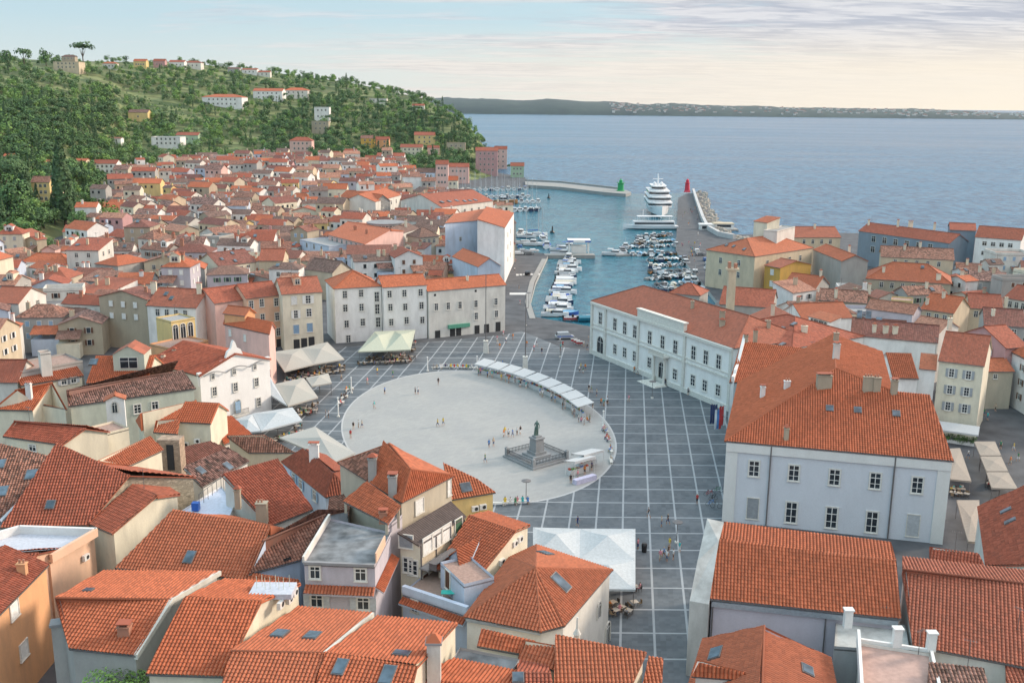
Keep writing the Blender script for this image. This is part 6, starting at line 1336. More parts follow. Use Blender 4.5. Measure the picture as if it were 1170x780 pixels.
# breakwater with green light
bw = [W(x, y) for x, y in [(600, 208.5), (640, 210.5), (690, 216), (716, 219), (721, 221), (715, 223), (690, 221), (640, 215), (600, 212.5)]]
m = M(); m.prism([p[:2] for p in bw], -4, .9, STONEQ); o = m.build('breakwater'); tag(o, kind='structure')
m = M(); r_ = [W(x, y) for x, y in [(600, 208.3), (640, 210.2), (690, 215.7), (712, 218.3)]]
for a, c in zip(r_, r_[1:]): d = c-a; mid = (a+c)/2; m.box((mid.x, mid.y, .9), (d.length, 1.0, 1.3), STONEQ, math.atan2(d.y, d.x))
tag(m.build('breakwater_wall'), 'low stone wall running along the outer edge of the breakwater', 'sea wall')
def light_tower(px, py, col, label):
    p = W(px, py); o = empty('harbour_light', (p.x, p.y, .8), label, 'harbour light'); mt = plain('paint_'+label.split()[0], col, .5)
    m = M(); m.lathe((0, 0, 0), [(3.0, 0), (2.9, .6), (2.2, .7), (2.1, 5.2), (2.8, 5.4), (2.8, 5.7)], mt, n=16); m.build('tower', o)
    m = M(); m.lathe((0, 0, 5.7), [(1.2, 0), (1.2, 1.5), (1.4, 1.6), (.3, 2.4), (.15, 3.2)], mt, n=12); m.build('lantern', o)
    m = M()
    for k in range(10): a = 2*pi*k/10; m.tube((2.6*cos(a), 2.6*sin(a), 5.7), (2.6*cos(a), 2.6*sin(a), 6.7), .06, mt, n=4)
    m.build('railing', o)
light_tower(709, 219.5, (.01, .30, .10), 'green harbour light tower at the end of the breakwater')
p = W(785, 219.5); o = empty('harbour_light', (p.x, p.y, 0), 'red harbour light tower at the tip of the mole beyond the yacht', 'harbour light'); rm = plain('paint_red', (.55, .02, .05), .5)
m = M(); m.lathe((0, 0, 0), [(2.6, 0), (1.9, 1.2), (1.5, 6), (1.9, 6.2), (1.9, 6.6)], rm, n=12); m.build('tower', o); m = M(); m.lathe((0, 0, 6.6), [(1.1, 0), (1.1, 1.8), (.2, 2.8)], rm, n=10); m.build('lantern', o)
# sea wall and rocks on the mole
mw = [W(x, y) for x, y in [(792, 219), (797, 235), (803, 252), (808, 262), (822, 270), (838, 273)]]
m = M()
for a, c in zip(mw, mw[1:]): d = c-a; mid = (a+c)/2; m.box((mid.x, mid.y, 0), (d.length+1, 1.6, 2.2), wallmat((.5, .5, .5), .3), math.atan2(d.y, d.x))
tag(m.build('mole_wall'), 'white sea wall curving along the outer side of the mole', 'sea wall')
rk = M(); rm2 = wallmat((.42, .38, .33), .5)
for i in range(330):
    t = rh_.random(); f = t*(len(mw)-1.001); k = int(f); a = mw[k].lerp(mw[k+1], f-k); x = a.x+rh_.uniform(1.5, 9); y = a.y+rh_.uniform(-3, 3); s = rh_.uniform(.8, 2.0)
    rk.box((x, y, -1.9+rh_.uniform(0, 1.4)), (s*1.4, s, s), rm2, rh_.uniform(0, 3), top=rh_.uniform(.5, .9))
tag(rk.build('breakwater_rocks'), 'heap of boulders banked against the outer side of the mole', 'rocks', kind='stuff')
# kiosk at sea side
for lab, px, py, w, d, h, mt in [('small white kiosk by the boulders on the mole', 806, 262, 6, 4, 3, WHT), ('low pale beach bar beyond the mole wall', 826, 260, 10, 5, 2.6, wallmat(WALLC['sand'], .4))]:
    p = W(px, py); o = empty('kiosk', (p.x, p.y, -.5), lab, 'kiosk'); m = M(); m.box((0, 0, 0), (w, d, h), WHT); m.build('wall', o); m = M(); m.box((0, 0, h), (w+1, d+1, .4), mt, top=.9); m.build('roof', o); m = M(); m.box((0, -d/2-.03, 1), (w*.7, .1, h*.45), GLASS); m.build('window', o)
    m = M(); m.box((0, 0, -3), (w+4, d+4, 3.05), STONEQ); tag(m.build('kiosk_platform', None, (p.x, p.y, -.5)), kind='structure')
# jetties
def jetty(label, a, c, w, z=.2):
    a, c = W(*a), W(*c); d = c-a; mid = (a+c)/2; m = M(); m.box((mid.x, mid.y, -2.5), (d.length, w, 2.5+z), STONEQ, math.atan2(d.y, d.x)); tag(m.build('jetty'), label, 'jetty')
jetty('concrete jetty carrying the blue and white fuel kiosk', (622, 291), (679, 291), 5)
jetty('floating pontoon nearest the white passenger boat', (704, 289.5), (778, 287), 2.2, -.5)
jetty('floating pontoon in the middle of the small boats', (738, 316), (795, 308), 2.0, -.5)
jetty('floating pontoon below the stern of the yacht', (722, 276), (772, 272), 2.0, -.5)
jetty('marina pontoon in front of the tenements', (515, 224), (606, 222), 2.2, -.5)
jetty('marina pontoon nearer the big pale gabled house', (545, 238), (618, 236), 2.2, -.5)
p = W(661, 289); o = empty('fuel_kiosk', (p.x, p.y, .2), 'blue and white fuel kiosk on the concrete jetty', 'kiosk'); m = M(); m.box((0, 0, 0), (6, 4, 3), WHT); m.build('wall', o); m = M(); m.box((0, 0, 4.6), (9.5, 6.5, .9), WHT); m.build('roof', o)
m = M()
for sx in (-1, 1):
    for sy in (-1, 1): m.box((sx*4, sy*2.6, 0), (.4, .4, 4.6), WHT)
m.build('posts', o); m = M(); BLU = plain('boat_blue', (.03, .10, .38), .4)
for sx in (-1, 1): m.box((sx*3.6, 0, 4.75), (2.4, 6.6, .6), BLU)
m.build('roof_band', o)
# ------------------------------------------------ boats
HC = {'white': plain('hull_white', (.74, .75, .76), .25, var=.04), 'blue': BLU, 'navy': plain('hull_navy', (.02, .04, .10), .3), 'teal': plain('hull_teal', (.02, .18, .26), .35), 'red': plain('hull_red', (.42, .05, .05), .35), 'wood': plain('hull_wood', (.30, .15, .06), .5), 'grey': plain('hull_grey', (.40, .42, .44), .5), 'black': plain('hull_black', (.02, .02, .022), .4), 'lblue': plain('cover_light_blue', (.16, .36, .55), .7), 'yellow': plain('cover_yellow', (.62, .52, .04), .6), 'cream': plain('cover_cream', (.58, .54, .45), .8)}
def hull(L_, B, Hh, mat, deck, inner=True):
    m = M(); n = 8; rings = []
    for i in range(n+1):
        t = i/n; x = (t-.5)*L_; w = B/2*(1-max(0, (t-.45)/.55)**2.2)*(.82+.18*min(1, t/.25)); sheer = Hh*(1+.35*t*t); keel = -.35*(1-t**3)
        rings.append([(x, -w, sheer), (x, -w*.85, Hh*.35), (x, 0, keel), (x, w*.85, Hh*.35), (x, w, sheer)])
    i0 = len(m.v); 
    for r in rings: m.v += r
    for i in range(n):
        for k in range(4): a = i0+i*5+k; m.f.append((a, a+1, a+6, a+5)); m.m.append(m.mi(mat))
    m.f.append((i0, i0+1, i0+2, i0+3, i0+4)); m.m.append(m.mi(mat))
    d = M()
    for i in range(n):
        a, c = rings[i], rings[i+1]; dz = -.12
        if inner and i < n-3:
            d.face([(a[0][0], a[0][1]*.78, .15), (c[0][0], c[0][1]*.78, .15), (c[4][0], c[4][1]*.78, .15), (a[4][0], a[4][1]*.78, .15)], HC['grey'])
            for k in (0, 4): d.face([(a[k][0], a[k][1]*.78, .15), (c[k][0], c[k][1]*.78, .15), (c[k][0], c[k][1]*.78, c[k][2]), (a[k][0], a[k][1]*.78, a[k][2])], deck); d.face([(a[k][0], a[k][1]*.78, a[k][2]), (c[k][0], c[k][1]*.78, c[k][2]), (c[k][0], c[k][1], c[k][2]), (a[k][0], a[k][1], a[k][2])], deck)
        else: d.face([a[0], c[0], c[4], a[4]], deck)
    return m, d
BP = {}
def boatproto(kind, hc, cc):
    k = (kind, hc, cc)
    if k in BP: return BP[k]
    parts = []
    if kind == 'open':
        h, d = hull(5.4, 2.0, .75, HC[hc], HC['white'] if hc != 'white' else HC['grey']); parts += [('hull', h), ('deck', d)]
        m = M(); m.box((-.2, 0, .15), (.3, 1.5, .35), HC[cc]); m.box((-1.6, 0, .15), (.35, 1.5, .35), HC[cc]); parts.append(('bench', m))
        m = M(); m.box((-2.85, 0, .55), (.5, .4, .65), HC['black'], top=.8); m.box((-2.85, 0, -.3), (.15, .15, .9), HC['black']); parts.append(('outboard_motor', m))
    elif kind == 'cover':
        h, d = hull(6.4, 2.3, .85, HC[hc], HC[cc], False); parts += [('hull', h)]; m = M(); n = 6
        for i in range(n):
            x0, x1 = -3.1+i*.9, -3.1+(i+1)*.9; w0 = 1.1*(1-max(0, (i-3)/3)**2*.6); w1 = 1.1*(1-max(0, (i-2)/3)**2*.6)
            for s in (-1, 1): m.face([(x0, s*w0, .95), (x1, s*w1, 1.0), (x1, 0, 1.45), (x0, 0, 1.4)][::s], HC[cc])
        m.face([(-3.1, -1.1, .95), (-3.1, 1.1, .95), (-3.1, 0, 1.4)], HC[cc]); parts.append(('boat_cover', m)); parts.append(('deck', d))
        m = M(); m.box((-3.35, 0, .6), (.5, .4, .65), HC['black'], top=.8); parts.append(('outboard_motor', m))
    elif kind == 'cabin':
        h, d = hull(8.2, 2.9, 1.1, HC[hc], HC['white']); parts += [('hull', h), ('deck', d)]
        m = M(); m.box((.9, 0, 1.1), (3.0, 2.0, 1.0), HC['white'], top=.82); parts.append(('cabin', m)); m = M(); m.box((.9, 0, 1.35), (3.02, 2.02, .5), GLASS, top=.9); parts.append(('cabin_window', m))
        m = M(); m.box((-2.6, 0, .3), (.9, 2.0, .5), HC[cc]); parts.append(('seat', m)); m = M(); m.box((-.9, 0, 2.5), (2.2, 1.9, .07), HC[cc])
        for sx in (-1, 1):
            for sy in (-1, 1): m.tube((-.9+sx, sy*.9, .5), (-.9+sx, sy*.9, 2.5), .03, HC['grey'], n=4)
        parts.append(('canopy', m))
    elif kind == 'sail':
        h, d = hull(10.5, 3.2, 1.15, HC[hc], HC['white']); parts += [('hull', h), ('deck', d)]
        m = M(); m.box((.6, 0, 1.1), (4, 1.8, .55), HC['white'], top=.8); parts.append(('cabin', m)); m = M(); m.box((.6, 0, 1.25), (4.02, 1.82, .22), GLASS, top=.95); parts.append(('cabin_window', m))
        m = M(); m.tube((1.2, 0, 1.2), (1.2, 0, 15), .11, HC['grey'], .08); m.tube((1.2, -.9, 9), (1.2, .9, 9), .05, HC['grey']); m.tube((1.2, 0, 14.8), (5.4, 0, 1.6), .03, HC['grey'], n=4); m.tube((1.2, 0, 14.8), (-5, 0, 1.3), .03, HC['grey'], n=4); parts.append(('mast', m))
        m = M(); m.tube((1.1, 0, 2.6), (-3.6, 0, 2.6), .22, HC[cc]); parts.append(('furled_sail', m))
    elif kind == 'fishing':
        h, d = hull(9, 3.3, 1.2, HC[hc], HC[cc]); parts += [('hull', h), ('deck', d)]; m = M(); m.box((-.6, 0, .3), (2.2, 1.9, 2.3), HC['white'], top=.92); parts.append(('wheelhouse', m)); m = M(); m.box((-.6, 0, 1.6), (2.22, 1.92, .6), GLASS); parts.append(('cabin_window', m)); m = M(); m.tube((1, 0, 1), (1, 0, 4.8), .06, HC['grey']); parts.append(('mast', m))
    BP[k] = [(n, q.mesh(n)) for n, q in parts]; return BP[k]
def boat(kind, hc, cc, p, rz, label, group, s=1.0):
    o = empty({'sail': 'sailing_boat', 'fishing': 'fishing_boat'}.get(kind, 'motorboat'), (p.x, p.y, WZ+.12), label, 'boat', group, rz); o.scale = (s, s, s)
    for n, me in boatproto(kind, hc, cc): put(n, me, o)
    return o
KN = {'open': 'open boat', 'cover': 'boat under a %s cover', 'cabin': 'cabin boat with %s canopy', 'sail': 'sailing boat with %s furled sail', 'fishing': 'fishing boat with wheelhouse'}
CNm = {'lblue': 'light blue', 'navy': 'dark', 'cream': 'cream'}
cnt = {}
def blab(kind, hc, cc, where):
    t = '%s hulled %s' % (CNm.get(hc, hc), KN[kind] % CNm.get(cc, cc) if '%s' in KN[kind] else KN[kind]); k = (t, where); cnt[k] = cnt.get(k, 0)+1; t = t.replace(' with wheelhouse', '')
    return '%s, %s%s' % (t, {1: ''}.get(cnt[k], ['', '', 'second ', 'third ', 'fourth ', 'fifth ', 'sixth ', 'seventh ', 'eighth ', 'ninth '][min(cnt[k], 9)]+'such '), where)
# row along the left quay, sterns to the quay
N_ = 29
for i in range(N_):
    t = i/(N_-1); a = W(609.5, 357).lerp(W(631, 298), t); kind = rh_.choice(['cover', 'cover', 'cabin', 'cabin', 'open', 'cover', 'sail' if i > 20 and rh_.random() < .4 else 'cabin'])
    hc = rh_.choice(['white']*6+['navy']); cc = rh_.choice(['white', 'white', 'cream', 'grey', 'lblue', 'blue', 'grey', 'white', 'yellow' if i == 20 else 'navy'])
    s = rh_.uniform(.95, 1.2); p = a+Vector((5.6*s+.8, .5, 0)); boat(kind, hc, cc, p, rh_.uniform(-.08, .08)-.05, blab(kind, hc, cc, 'in the row along the harbour road'), 'boats moored along the harbour road', s)
for px, py, hc, cc, lab in [(646, 361, 'blue', 'lblue', 'bright blue covered boat at the inner corner of the harbour'), (668, 365, 'red', 'white', 'red and white boat in the inner harbour corner'), (657, 366, 'red', 'grey', 'red dinghy beside the red and white boat'), (676, 367, 'teal', 'teal', 'teal covered boat nearest the palace')]:
    boat('cover' if hc != 'red' else 'open', hc, cc, W(px, py, WZ), .12, lab, None, 1.25)
for i, (px, py) in enumerate([(595, 268), (602, 272), (612, 270), (620, 274), (598, 279), (611, 281), (625, 283), (648, 284), (641, 292), (650, 297), (640, 287), (700, 292), (711, 289)]):
    kind = rh_.choice(['cabin', 'sail', 'cabin', 'fishing']); cc = rh_.choice(['white', 'navy', 'blue']); boat(kind, 'white', cc, W(px, py, WZ), rh_.uniform(-.3, .3)+(0 if i % 3 else 1.4), blab(kind, 'white', cc, 'near the fuel kiosk jetty'), 'boats around the fuel jetty', 1.1)
# dense pack at the right quay
for r_, (a, c, n) in enumerate([((727, 273.5), (768, 269), 9), ((727, 279), (770, 276), 11), ((712, 284), (776, 281.5), 13), ((716, 292), (778, 291), 13), ((737, 299), (784, 297), 11), ((741, 305.5), (789, 303), 11), ((740, 312.5), (792, 310.5), 11), ((743, 320), (798, 316), 12), ((748, 327), (802, 324), 10), ((757, 333), (806, 331), 8)]):
    for i in range(n):
        p = W(*a, WZ).lerp(W(*c, WZ), (i+.5)/n)+Vector((rh_.uniform(-.6, .6), rh_.uniform(-.8, .8), 0)); kind = rh_.choice(['open', 'open', 'cover', 'cover', 'cabin', 'fishing'] if r_ else ['fishing', 'cabin']); hc = rh_.choice(['white', 'white', 'navy', 'black', 'teal', 'grey', 'wood', 'grey', 'black']); cc = rh_.choice(['white', 'grey', 'navy', 'lblue', 'black', 'cream', 'black', 'grey'])
        w_ = ['beside the passenger boat', 'behind the near pontoon', 'at the near pontoon', 'below the near pontoon', 'in the fifth row by the mole', 'in the sixth row by the mole', 'at the middle pontoon', 'in the eighth row by the mole', 'in the ninth row behind the palace', 'closest behind the palace roof'][r_]
        boat(kind, hc, cc, p, pi/2+rh_.uniform(-.15, .15)+(pi if rh_.random() < .3 else 0), blab(kind, hc, cc, w_), 'small boats packed by the mole', rh_.uniform(.75, 1.0)*(1 if kind != 'cabin' else .8))
# marina with masts
for r_, (a, c, n) in enumerate([((512, 219), (603, 217), 14), ((516, 227), (606, 225.5), 15), ((540, 233), (618, 231.5), 12), ((552, 242), (616, 240.5), 10)]):
    for i in range(n):
        p = W(*a, WZ).lerp(W(*c, WZ), (i+.5)/n); kind = 'sail' if rh_.random() < .72 else 'cabin'; cc = rh_.choice(['blue', 'white', 'navy', 'cream']); hc = rh_.choice(['white', 'white', 'white', 'navy'])
        boat(kind, hc, cc, p, pi/2+rh_.uniform(-.05, .05), blab(kind, hc, cc, ['in the far marina row', 'in the second marina row', 'in the third marina row', 'in the near marina row'][r_]), 'sailing boats in the marina', rh_.uniform(.9, 1.2))
boat('fishing', 'wood', 'wood', W(577, 233, WZ), .1, 'large brown wooden boat at the end of the marina', None, 1.8)
# yacht and passenger boat
p = W(757, 250, WZ); o = empty('yacht', (p.x+1, p.y+26, WZ), 'big white four deck motor yacht moored bow forward along the mole', 'yacht', None, -pi/2-.06)
h, d = hull(56, 13, 5.2, HC['white'], HC['white'], False); q = h.build('hull', o); d.build('deck', o)
def ysec(x0, x1, w, z, h_, mat, name, par, fr=3.5):
    pl_ = [(x0, -w/2), (x1-fr, -w/2)]+[(x1-fr+fr*cos(t), w/2*sin(t)) for t in [(-pi/2+pi*k/8) for k in range(1, 8)]]+[(x1-fr, w/2), (x0, w/2)]; m = M(); m.prism(pl_, z, z+h_, mat); return m.build(name, par)
for x0, x1, w, z in ((-24, 16, 13.0, 5.2), (-22, 11.5, 12.6, 8.0), (-20, 6.5, 11.4, 10.8), (-16, 1, 8.0, 13.4)):
    sd_ = ysec(x0, x1, w, z, 2.5, HC['white'], 'superstructure', o); ysec(x0+.4, x1+.12, w+.16, z+1.0, .9, GLASS, 'window_band', sd_); ysec(x0-1.5, x1+1.4, w+.9, z+2.5, .3, HC['white'], 'sun_deck', sd_)
m = M(); m.tube((-8, 0, 16), (-9, 0, 22.5), .7, HC['white'], .25); m.tube((-8.6, -3, 19.5), (-8.6, 3, 19.5), .2, HC['white']); m.lathe((-7, 2, 16), [(.2, 0), (1.0, .6), (1.0, 1.4), (.2, 2)], HC['white']); m.lathe((-7, -2, 16), [(.2, 0), (1.0, .6), (1.0, 1.4), (.2, 2)], HC['white']); m.build('radar_mast', o)
p = W(743, 262, WZ); o = empty('passenger_boat', (p.x, p.y, WZ), 'long white two deck passenger boat lying across the bow of the yacht', 'passenger boat', None, pi+.05)
h, d = hull(28, 6, 1.9, HC['white'], HC['white'], False); h.build('hull', o); d.build('deck', o)
m = M(); m.box((-1.5, 0, 2), (21, 4.8, 2.3), HC['white']); m.build('cabin', o); m = M(); m.box((-1.5, 0, 2.8), (20, 4.9, .9), GLASS); m.build('window_band', o)
m = M(); m.box((-2, 0, 6.6), (18, 5.0, .2), HC['white'])
for k in range(7):
    for sy in (-1, 1): m.tube((-10+k*2.7, sy*2.3, 4.3), (-10+k*2.7, sy*2.3, 6.6), .08, HC['white'], n=4)
m.build('upper_canopy', o); m = M(); m.tube((4, 0, 6.7), (4, 0, 10), .1, HC['white']); m.build('mast', o)
for px, py, lab in [(627, 226.5, 'dark mooring buoy off the marina'), (631, 266, 'dark mooring buoy in the middle of the basin')]:
    p = W(px, py, WZ); o = empty('mooring_buoy', (p.x, p.y, WZ), lab, 'buoy'); m = M(); m.lathe((0, 0, -.3), [(1.0, 0), (1.2, .6), (.9, 1.2), (.4, 1.4), (.25, 3.6), (.1, 3.7)], HC['black']); m.build('float', o)
# ================================================================ statue
rs = random.Random(8)
C_ = W(613, 524); BR = plain('bronze_green', (.10, .16, .14), .55, .3, var=.3, scale=4); PST = wallmat((.27, .28, .29), .6)
o = empty('statue_monument', C_, 'bronze statue on a grey stone pedestal inside a railed square platform on the ellipse', 'monument', None, radians(38))
m = M(); m.box((0, 0, 0), (8.4, 8.4, .35), PST); m.box((0, 0, .35), (7.6, 7.6, .35), PST); m.box((0, 0, .7), (3.6, 3.6, .35), PST); m.build('platform', o)
m = M(); m.box((0, 0, 1.05), (2.4, 2.4, .5), PST); m.box((0, 0, 1.55), (1.9, 1.9, 2.2), PST, top=.88); m.box((0, 0, 3.75), (2.0, 2.0, .25), PST); m.box((0, 0, 4.0), (1.2, 1.2, .3), PST); m.build('pedestal', o)
m = M(); IRON = plain('railing_iron', (.07, .08, .09), .5)
for k in range(4):
    ca, sa = cos(k*pi/2), sin(k*pi/2)
    def rr_(x, y): return (x*ca-y*sa, x*sa+y*ca)
    for i in range(24): x, y = rr_(-3.7+i*7.4/23, -3.7); m.box((x, y, .7), (.07, .07, .85), IRON)
    for z in (.95, 1.5): m.tube((*rr_(-3.7, -3.7), z), (*rr_(3.7, -3.7), z), .05, IRON, n=4)
    x, y = rr_(-3.7, -3.7); m.box((x, y, .35), (.5, .5, 1.35), PST); m.box((x, y, 1.7), (.6, .6, .3), PST, top=.3)
m.build('railing', o)
def skin(name, V, E, Rr, sub=1):
    me = bpy.data.meshes.new(name+'_tmp'); me.from_pydata(V, E, []); ob = bpy.data.objects.new(name+'_tmp', me); COL.objects.link(ob)
    md = ob.modifiers.new('s', 'SKIN'); md.use_smooth_shade = True
    for i, r in enumerate(Rr): me.skin_vertices[0].data[i].radius = (r, r) if not isinstance(r, tuple) else r
    me.skin_vertices[0].data[0].use_root = True
    if sub: s2 = ob.modifiers.new('u', 'SUBSURF'); s2.levels = s2.render_levels = sub
    bpy.context.view_layer.update(); dg = bpy.context.evaluated_depsgraph_get(); out = bpy.data.meshes.new_from_object(ob.evaluated_get(dg)); out.name = name
    bpy.data.objects.remove(ob); return out
def figure(pose):
    # pelvis, waist, chest, neck, head, headtop ; legs ; arms
    V = [(0, 0, .92), (0, 0, 1.12), (0, 0, 1.36), (0, 0, 1.50), (0, -.01, 1.60), (0, -.01, 1.70)]; R_ = [(.15, .11), (.13, .10), (.17, .12), .055, .085, .07]; E_ = [(0, 1), (1, 2), (2, 3), (3, 4), (4, 5)]
    def add(parent, pts):
        p = parent
        for (x, y, z, r) in pts: V.append((x, y, z)); R_.append(r); E_.append((p, len(V)-1)); p = len(V)-1
    if pose == 'stand':
        for s in (-1, 1): add(0, [(s*.09, 0, .84, .09), (s*.10, 0, .48, .062), (s*.10, .01, .10, .042), (s*.11, -.13, .04, .038)])
        for s in (-1, 1): add(2, [(s*.17, 0, 1.40, .06), (s*.22, .02, 1.13, .045), (s*.21, -.06, .88, .034), (s*.20, -.10, .78, .03)])
    elif pose == 'walk':
        for s, d in ((-1, 1), (1, -1)): add(0, [(s*.09, 0, .84, .09), (s*.10, -.16*d-.03, .50, .062), (s*.10, -.22*d+.10, .11, .042), (s*.10, -.22*d-.03, .05, .036)])
        for s, d in ((-1, -1), (1, 1)): add(2, [(s*.17, 0, 1.40, .06), (s*.22, -.12*d, 1.14, .045), (s*.20, -.24*d-.04, .94, .034), (s*.20, -.28*d-.06, .86, .03)])
    elif pose == 'sit':
        V[:] = [(x, y, z-.42) for x, y, z in V]
        for s in (-1, 1): add(0, [(s*.10, -.06, .48, .09), (s*.11, -.44, .50, .065), (s*.11, -.46, .10, .042), (s*.11, -.58, .04, .036)])
        for s in (-1, 1): add(2, [(s*.17, 0, .98, .06), (s*.22, -.06, .74, .045), (s*.13, -.28, .62, .034), (s*.09, -.34, .60, .03)])
    elif pose == 'statue':
        for s in (-1, 1): add(0, [(s*.09, 0, .84, .10), (s*.12, -.03*s, .48, .07), (s*.13, .02-.05*s, .10, .05), (s*.14, -.14, .04, .045)])
        add(2, [(-.17, 0, 1.40, .07), (-.27, -.02, 1.15, .055), (-.16, -.24, 1.12, .04), (-.06, -.30, 1.16, .035)]); add(2, [(.17, 0, 1.40, .07), (.26, .02, 1.13, .055), (.30, -.12, .92, .04), (.34, -.26, .86, .03), (.42, -.5, .95, .015)])
    me = skin('body_'+pose, V, E_, R_, 1); me.update(); sit = pose == 'sit'
    hz = 1.52-(.42 if sit else 0)
    if pose != 'statue':
        for k in range(4): me.materials.append(None)
        for p in me.polygons:
            c = p.center; z = c.z; arm = abs(c.x) > .185 and z < (hz-.2)
            if z > hz+.10 or (z > hz+.02 and c.y > .02): k = 3
            elif z > hz-.03: k = 0
            elif arm: k = 0
            elif z > (.50 if sit else .94): k = 1
            elif z > (.30 if sit else .50): k = 2
            elif z < .07: k = 3
            else: k = 0 if not sit else 2
            p.material_index = k
    return me
sm_ = figure('statue'); sm_.materials.append(BR); q = put('bronze_figure', sm_, o, (0, 0, 4.28)); q.scale = (1.65, 1.65, 1.62); q.rotation_euler[2] = radians(-60)
m = M(); m.box((0, .22, 4.3), (.7, .45, 1.5), BR, top=.6); m.build('bronze_drapery', o)
PB = {k: figure(k) for k in ('stand', 'walk', 'sit')}
CLR = {'white': (.7, .7, .7), 'red': (.5, .04, .04), 'black': (.02, .02, .025), 'navy': (.03, .05, .14), 'blue': (.08, .22, .5), 'grey': (.28, .28, .3), 'pink': (.62, .25, .3), 'green': (.06, .22, .12), 'yellow': (.65, .48, .06), 'turquoise': (.05, .4, .42), 'beige': (.48, .4, .3), 'brown': (.15, .08, .05), 'denim': (.10, .15, .25), 'orange': (.62, .2, .04)}
CM_ = {k: plain('cloth_'+k, v, .85, var=.1, scale=6) for k, v in CLR.items()}
SK = [plain('skin_light', (.56, .34, .24), .6, var=.05), plain('skin_tan', (.40, .22, .14), .6, var=.05)]; HR = [plain('hair_dark', (.03, .02, .015), .6), plain('hair_brown', (.12, .07, .035), .6), plain('hair_blond', (.42, .30, .14), .6)]
used = {}
def person(p, pose, rz, where, shirt=None, pants=None, group='people in the square', hgt=None):
    shirt = shirt or rs.choice(['white', 'white', 'red', 'black', 'navy', 'blue', 'grey', 'pink', 'green', 'yellow', 'turquoise', 'beige', 'orange']); pants = pants or rs.choice(['denim', 'black', 'beige', 'navy', 'white', 'grey', 'brown'])
    hr = rs.randrange(3); t = 'person in %s top and %s %s, %s' % (shirt, pants, rs.choice(['trousers', 'shorts']) if pants != 'denim' else 'jeans', {'stand': 'standing', 'walk': 'walking', 'sit': 'seated'}[pose]); k = (t, where); used[k] = used.get(k, 0)+1
    if used[k] > 1: t = '%s %s' % (ORD[min(used[k]-1, 14)].strip(), t)
    lb = '%s %s' % (t, where)
    if len(lb.split()) > 16: lb = lb.replace(', seated', '').replace(' trousers', '').replace(' shorts', '')
    ob = put('person', PB[pose], None, p, rz); tag(ob, lb, 'person', group); h = hgt or rs.uniform(.93, 1.06); ob.scale = (h, h, h)
    for i, mt in enumerate((rs.choice(SK), CM_[shirt], CM_[pants], HR[hr])): ob.material_slots[i].link = 'OBJECT'; ob.material_slots[i].material = mt
    return ob
def Q(x, y): return (350+x/3.157, 390+y/3.157)
EZ = .018
for x, y, wh in [(393, 190, 'in the middle of the ellipse far side'), (403, 190, 'in the middle of the ellipse far side'), (476, 157, 'alone near the far rim of the ellipse'), (245, 242, 'on the left half of the ellipse'), (283, 190, 'on the left half of the ellipse'), (312, 130, 'at the far left rim of the ellipse'), (220, 156, 'left of the ellipse rim'), (256, 120, 'left of the ellipse rim'), (170, 320, 'at the left end of the ellipse'), (188, 312, 'at the left end of the ellipse'), (201, 312, 'at the left end of the ellipse'), (160, 350, 'at the left end of the ellipse'),
    (474, 308, 'at the centre of the ellipse'), (494, 305, 'at the centre of the ellipse'), (712, 345, 'in the group left of the statue'), (729, 345, 'in the group left of the statue'), (744, 347, 'in the group left of the statue'), (760, 338, 'in the group left of the statue'), (772, 336, 'in the group left of the statue'), (716, 338, 'in the group left of the statue'), (659, 383, 'below the group by the statue'), (675, 378, 'below the group by the statue'), (645, 438, 'alone in front of the statue'),
    (70, 274, 'by the canopies left of the ellipse'), (80, 276, 'by the canopies left of the ellipse'), (127, 143, 'by the canopies left of the ellipse'), (985, 112, 'in the cluster before the palace arch'), (990, 104, 'in the cluster before the palace arch'), (998, 116, 'in the cluster before the palace arch'), (1006, 106, 'in the cluster before the palace arch'), (1028, 185, 'on the paving right of the stalls'), (1047, 198, 'on the paving right of the stalls'), (1033, 240, 'on the paving right of the stalls'), (1063, 232, 'on the paving right of the stalls'), (1073, 232, 'on the paving right of the stalls'), (1085, 228, 'on the paving right of the stalls'),
    (680, 92, 'behind the market stalls'), (707, 90, 'behind the market stalls'), (978, 668, 'in front of the white canopy'), (1000, 20, 'on the paving near the harbour'), (795, 20, 'on the paving near the harbour'), (690, 15, 'on the paving near the harbour'), (925, 20, 'on the paving near the harbour')]:
    p = W(*Q(x, y)); p.z = EZ; person(p, rs.choice(['stand', 'walk']), rs.uniform(0, 6.28), wh)
def Q2(x, y): return (520+x/3.713, 570+y/3.713)
for x, y, s_ in [(875, 118, 'beige'), (902, 108, 'black'), (885, 248, 'blue'), (910, 210, 'yellow'), (905, 240, 'brown'), (952, 225, 'turquoise'), (898, 265, 'white'), (925, 258, 'white'), (870, 262, 'pink'), (775, 215, 'pink'), (820, 80, 'black'), (1026, 20, 'red')]:
    p = W(*Q2(x, y)); person(p, rs.choice(['stand', 'walk']), rs.uniform(0, 6.28), 'on the paving between the hall and the white canopy', s_)
def Q3(x, y): return (640+x/3.9, 300+y/3.9)
for x, y in [(195, 640), (210, 628), (305, 622), (570, 590), (583, 588), (330, 490), (345, 500), (128, 575), (467, 548), (1, 390), (125, 350), (120, 390)]:
    p = W(*Q3(x, y)); person(p, rs.choice(['stand', 'walk']), rs.uniform(0, 6.28), 'in front of the white palace')
for x, y in [(613, 396), (586, 388), (578, 392), (610, 401), (619, 404), (640, 378+12), (593, 330), (589, 300), (594, 348), (588, 310), (575, 384), (568, 390), (571, 399)]:
    person(W(x, y), rs.choice(['stand', 'walk']), rs.uniform(0, 6.28), 'at the start of the harbour road')
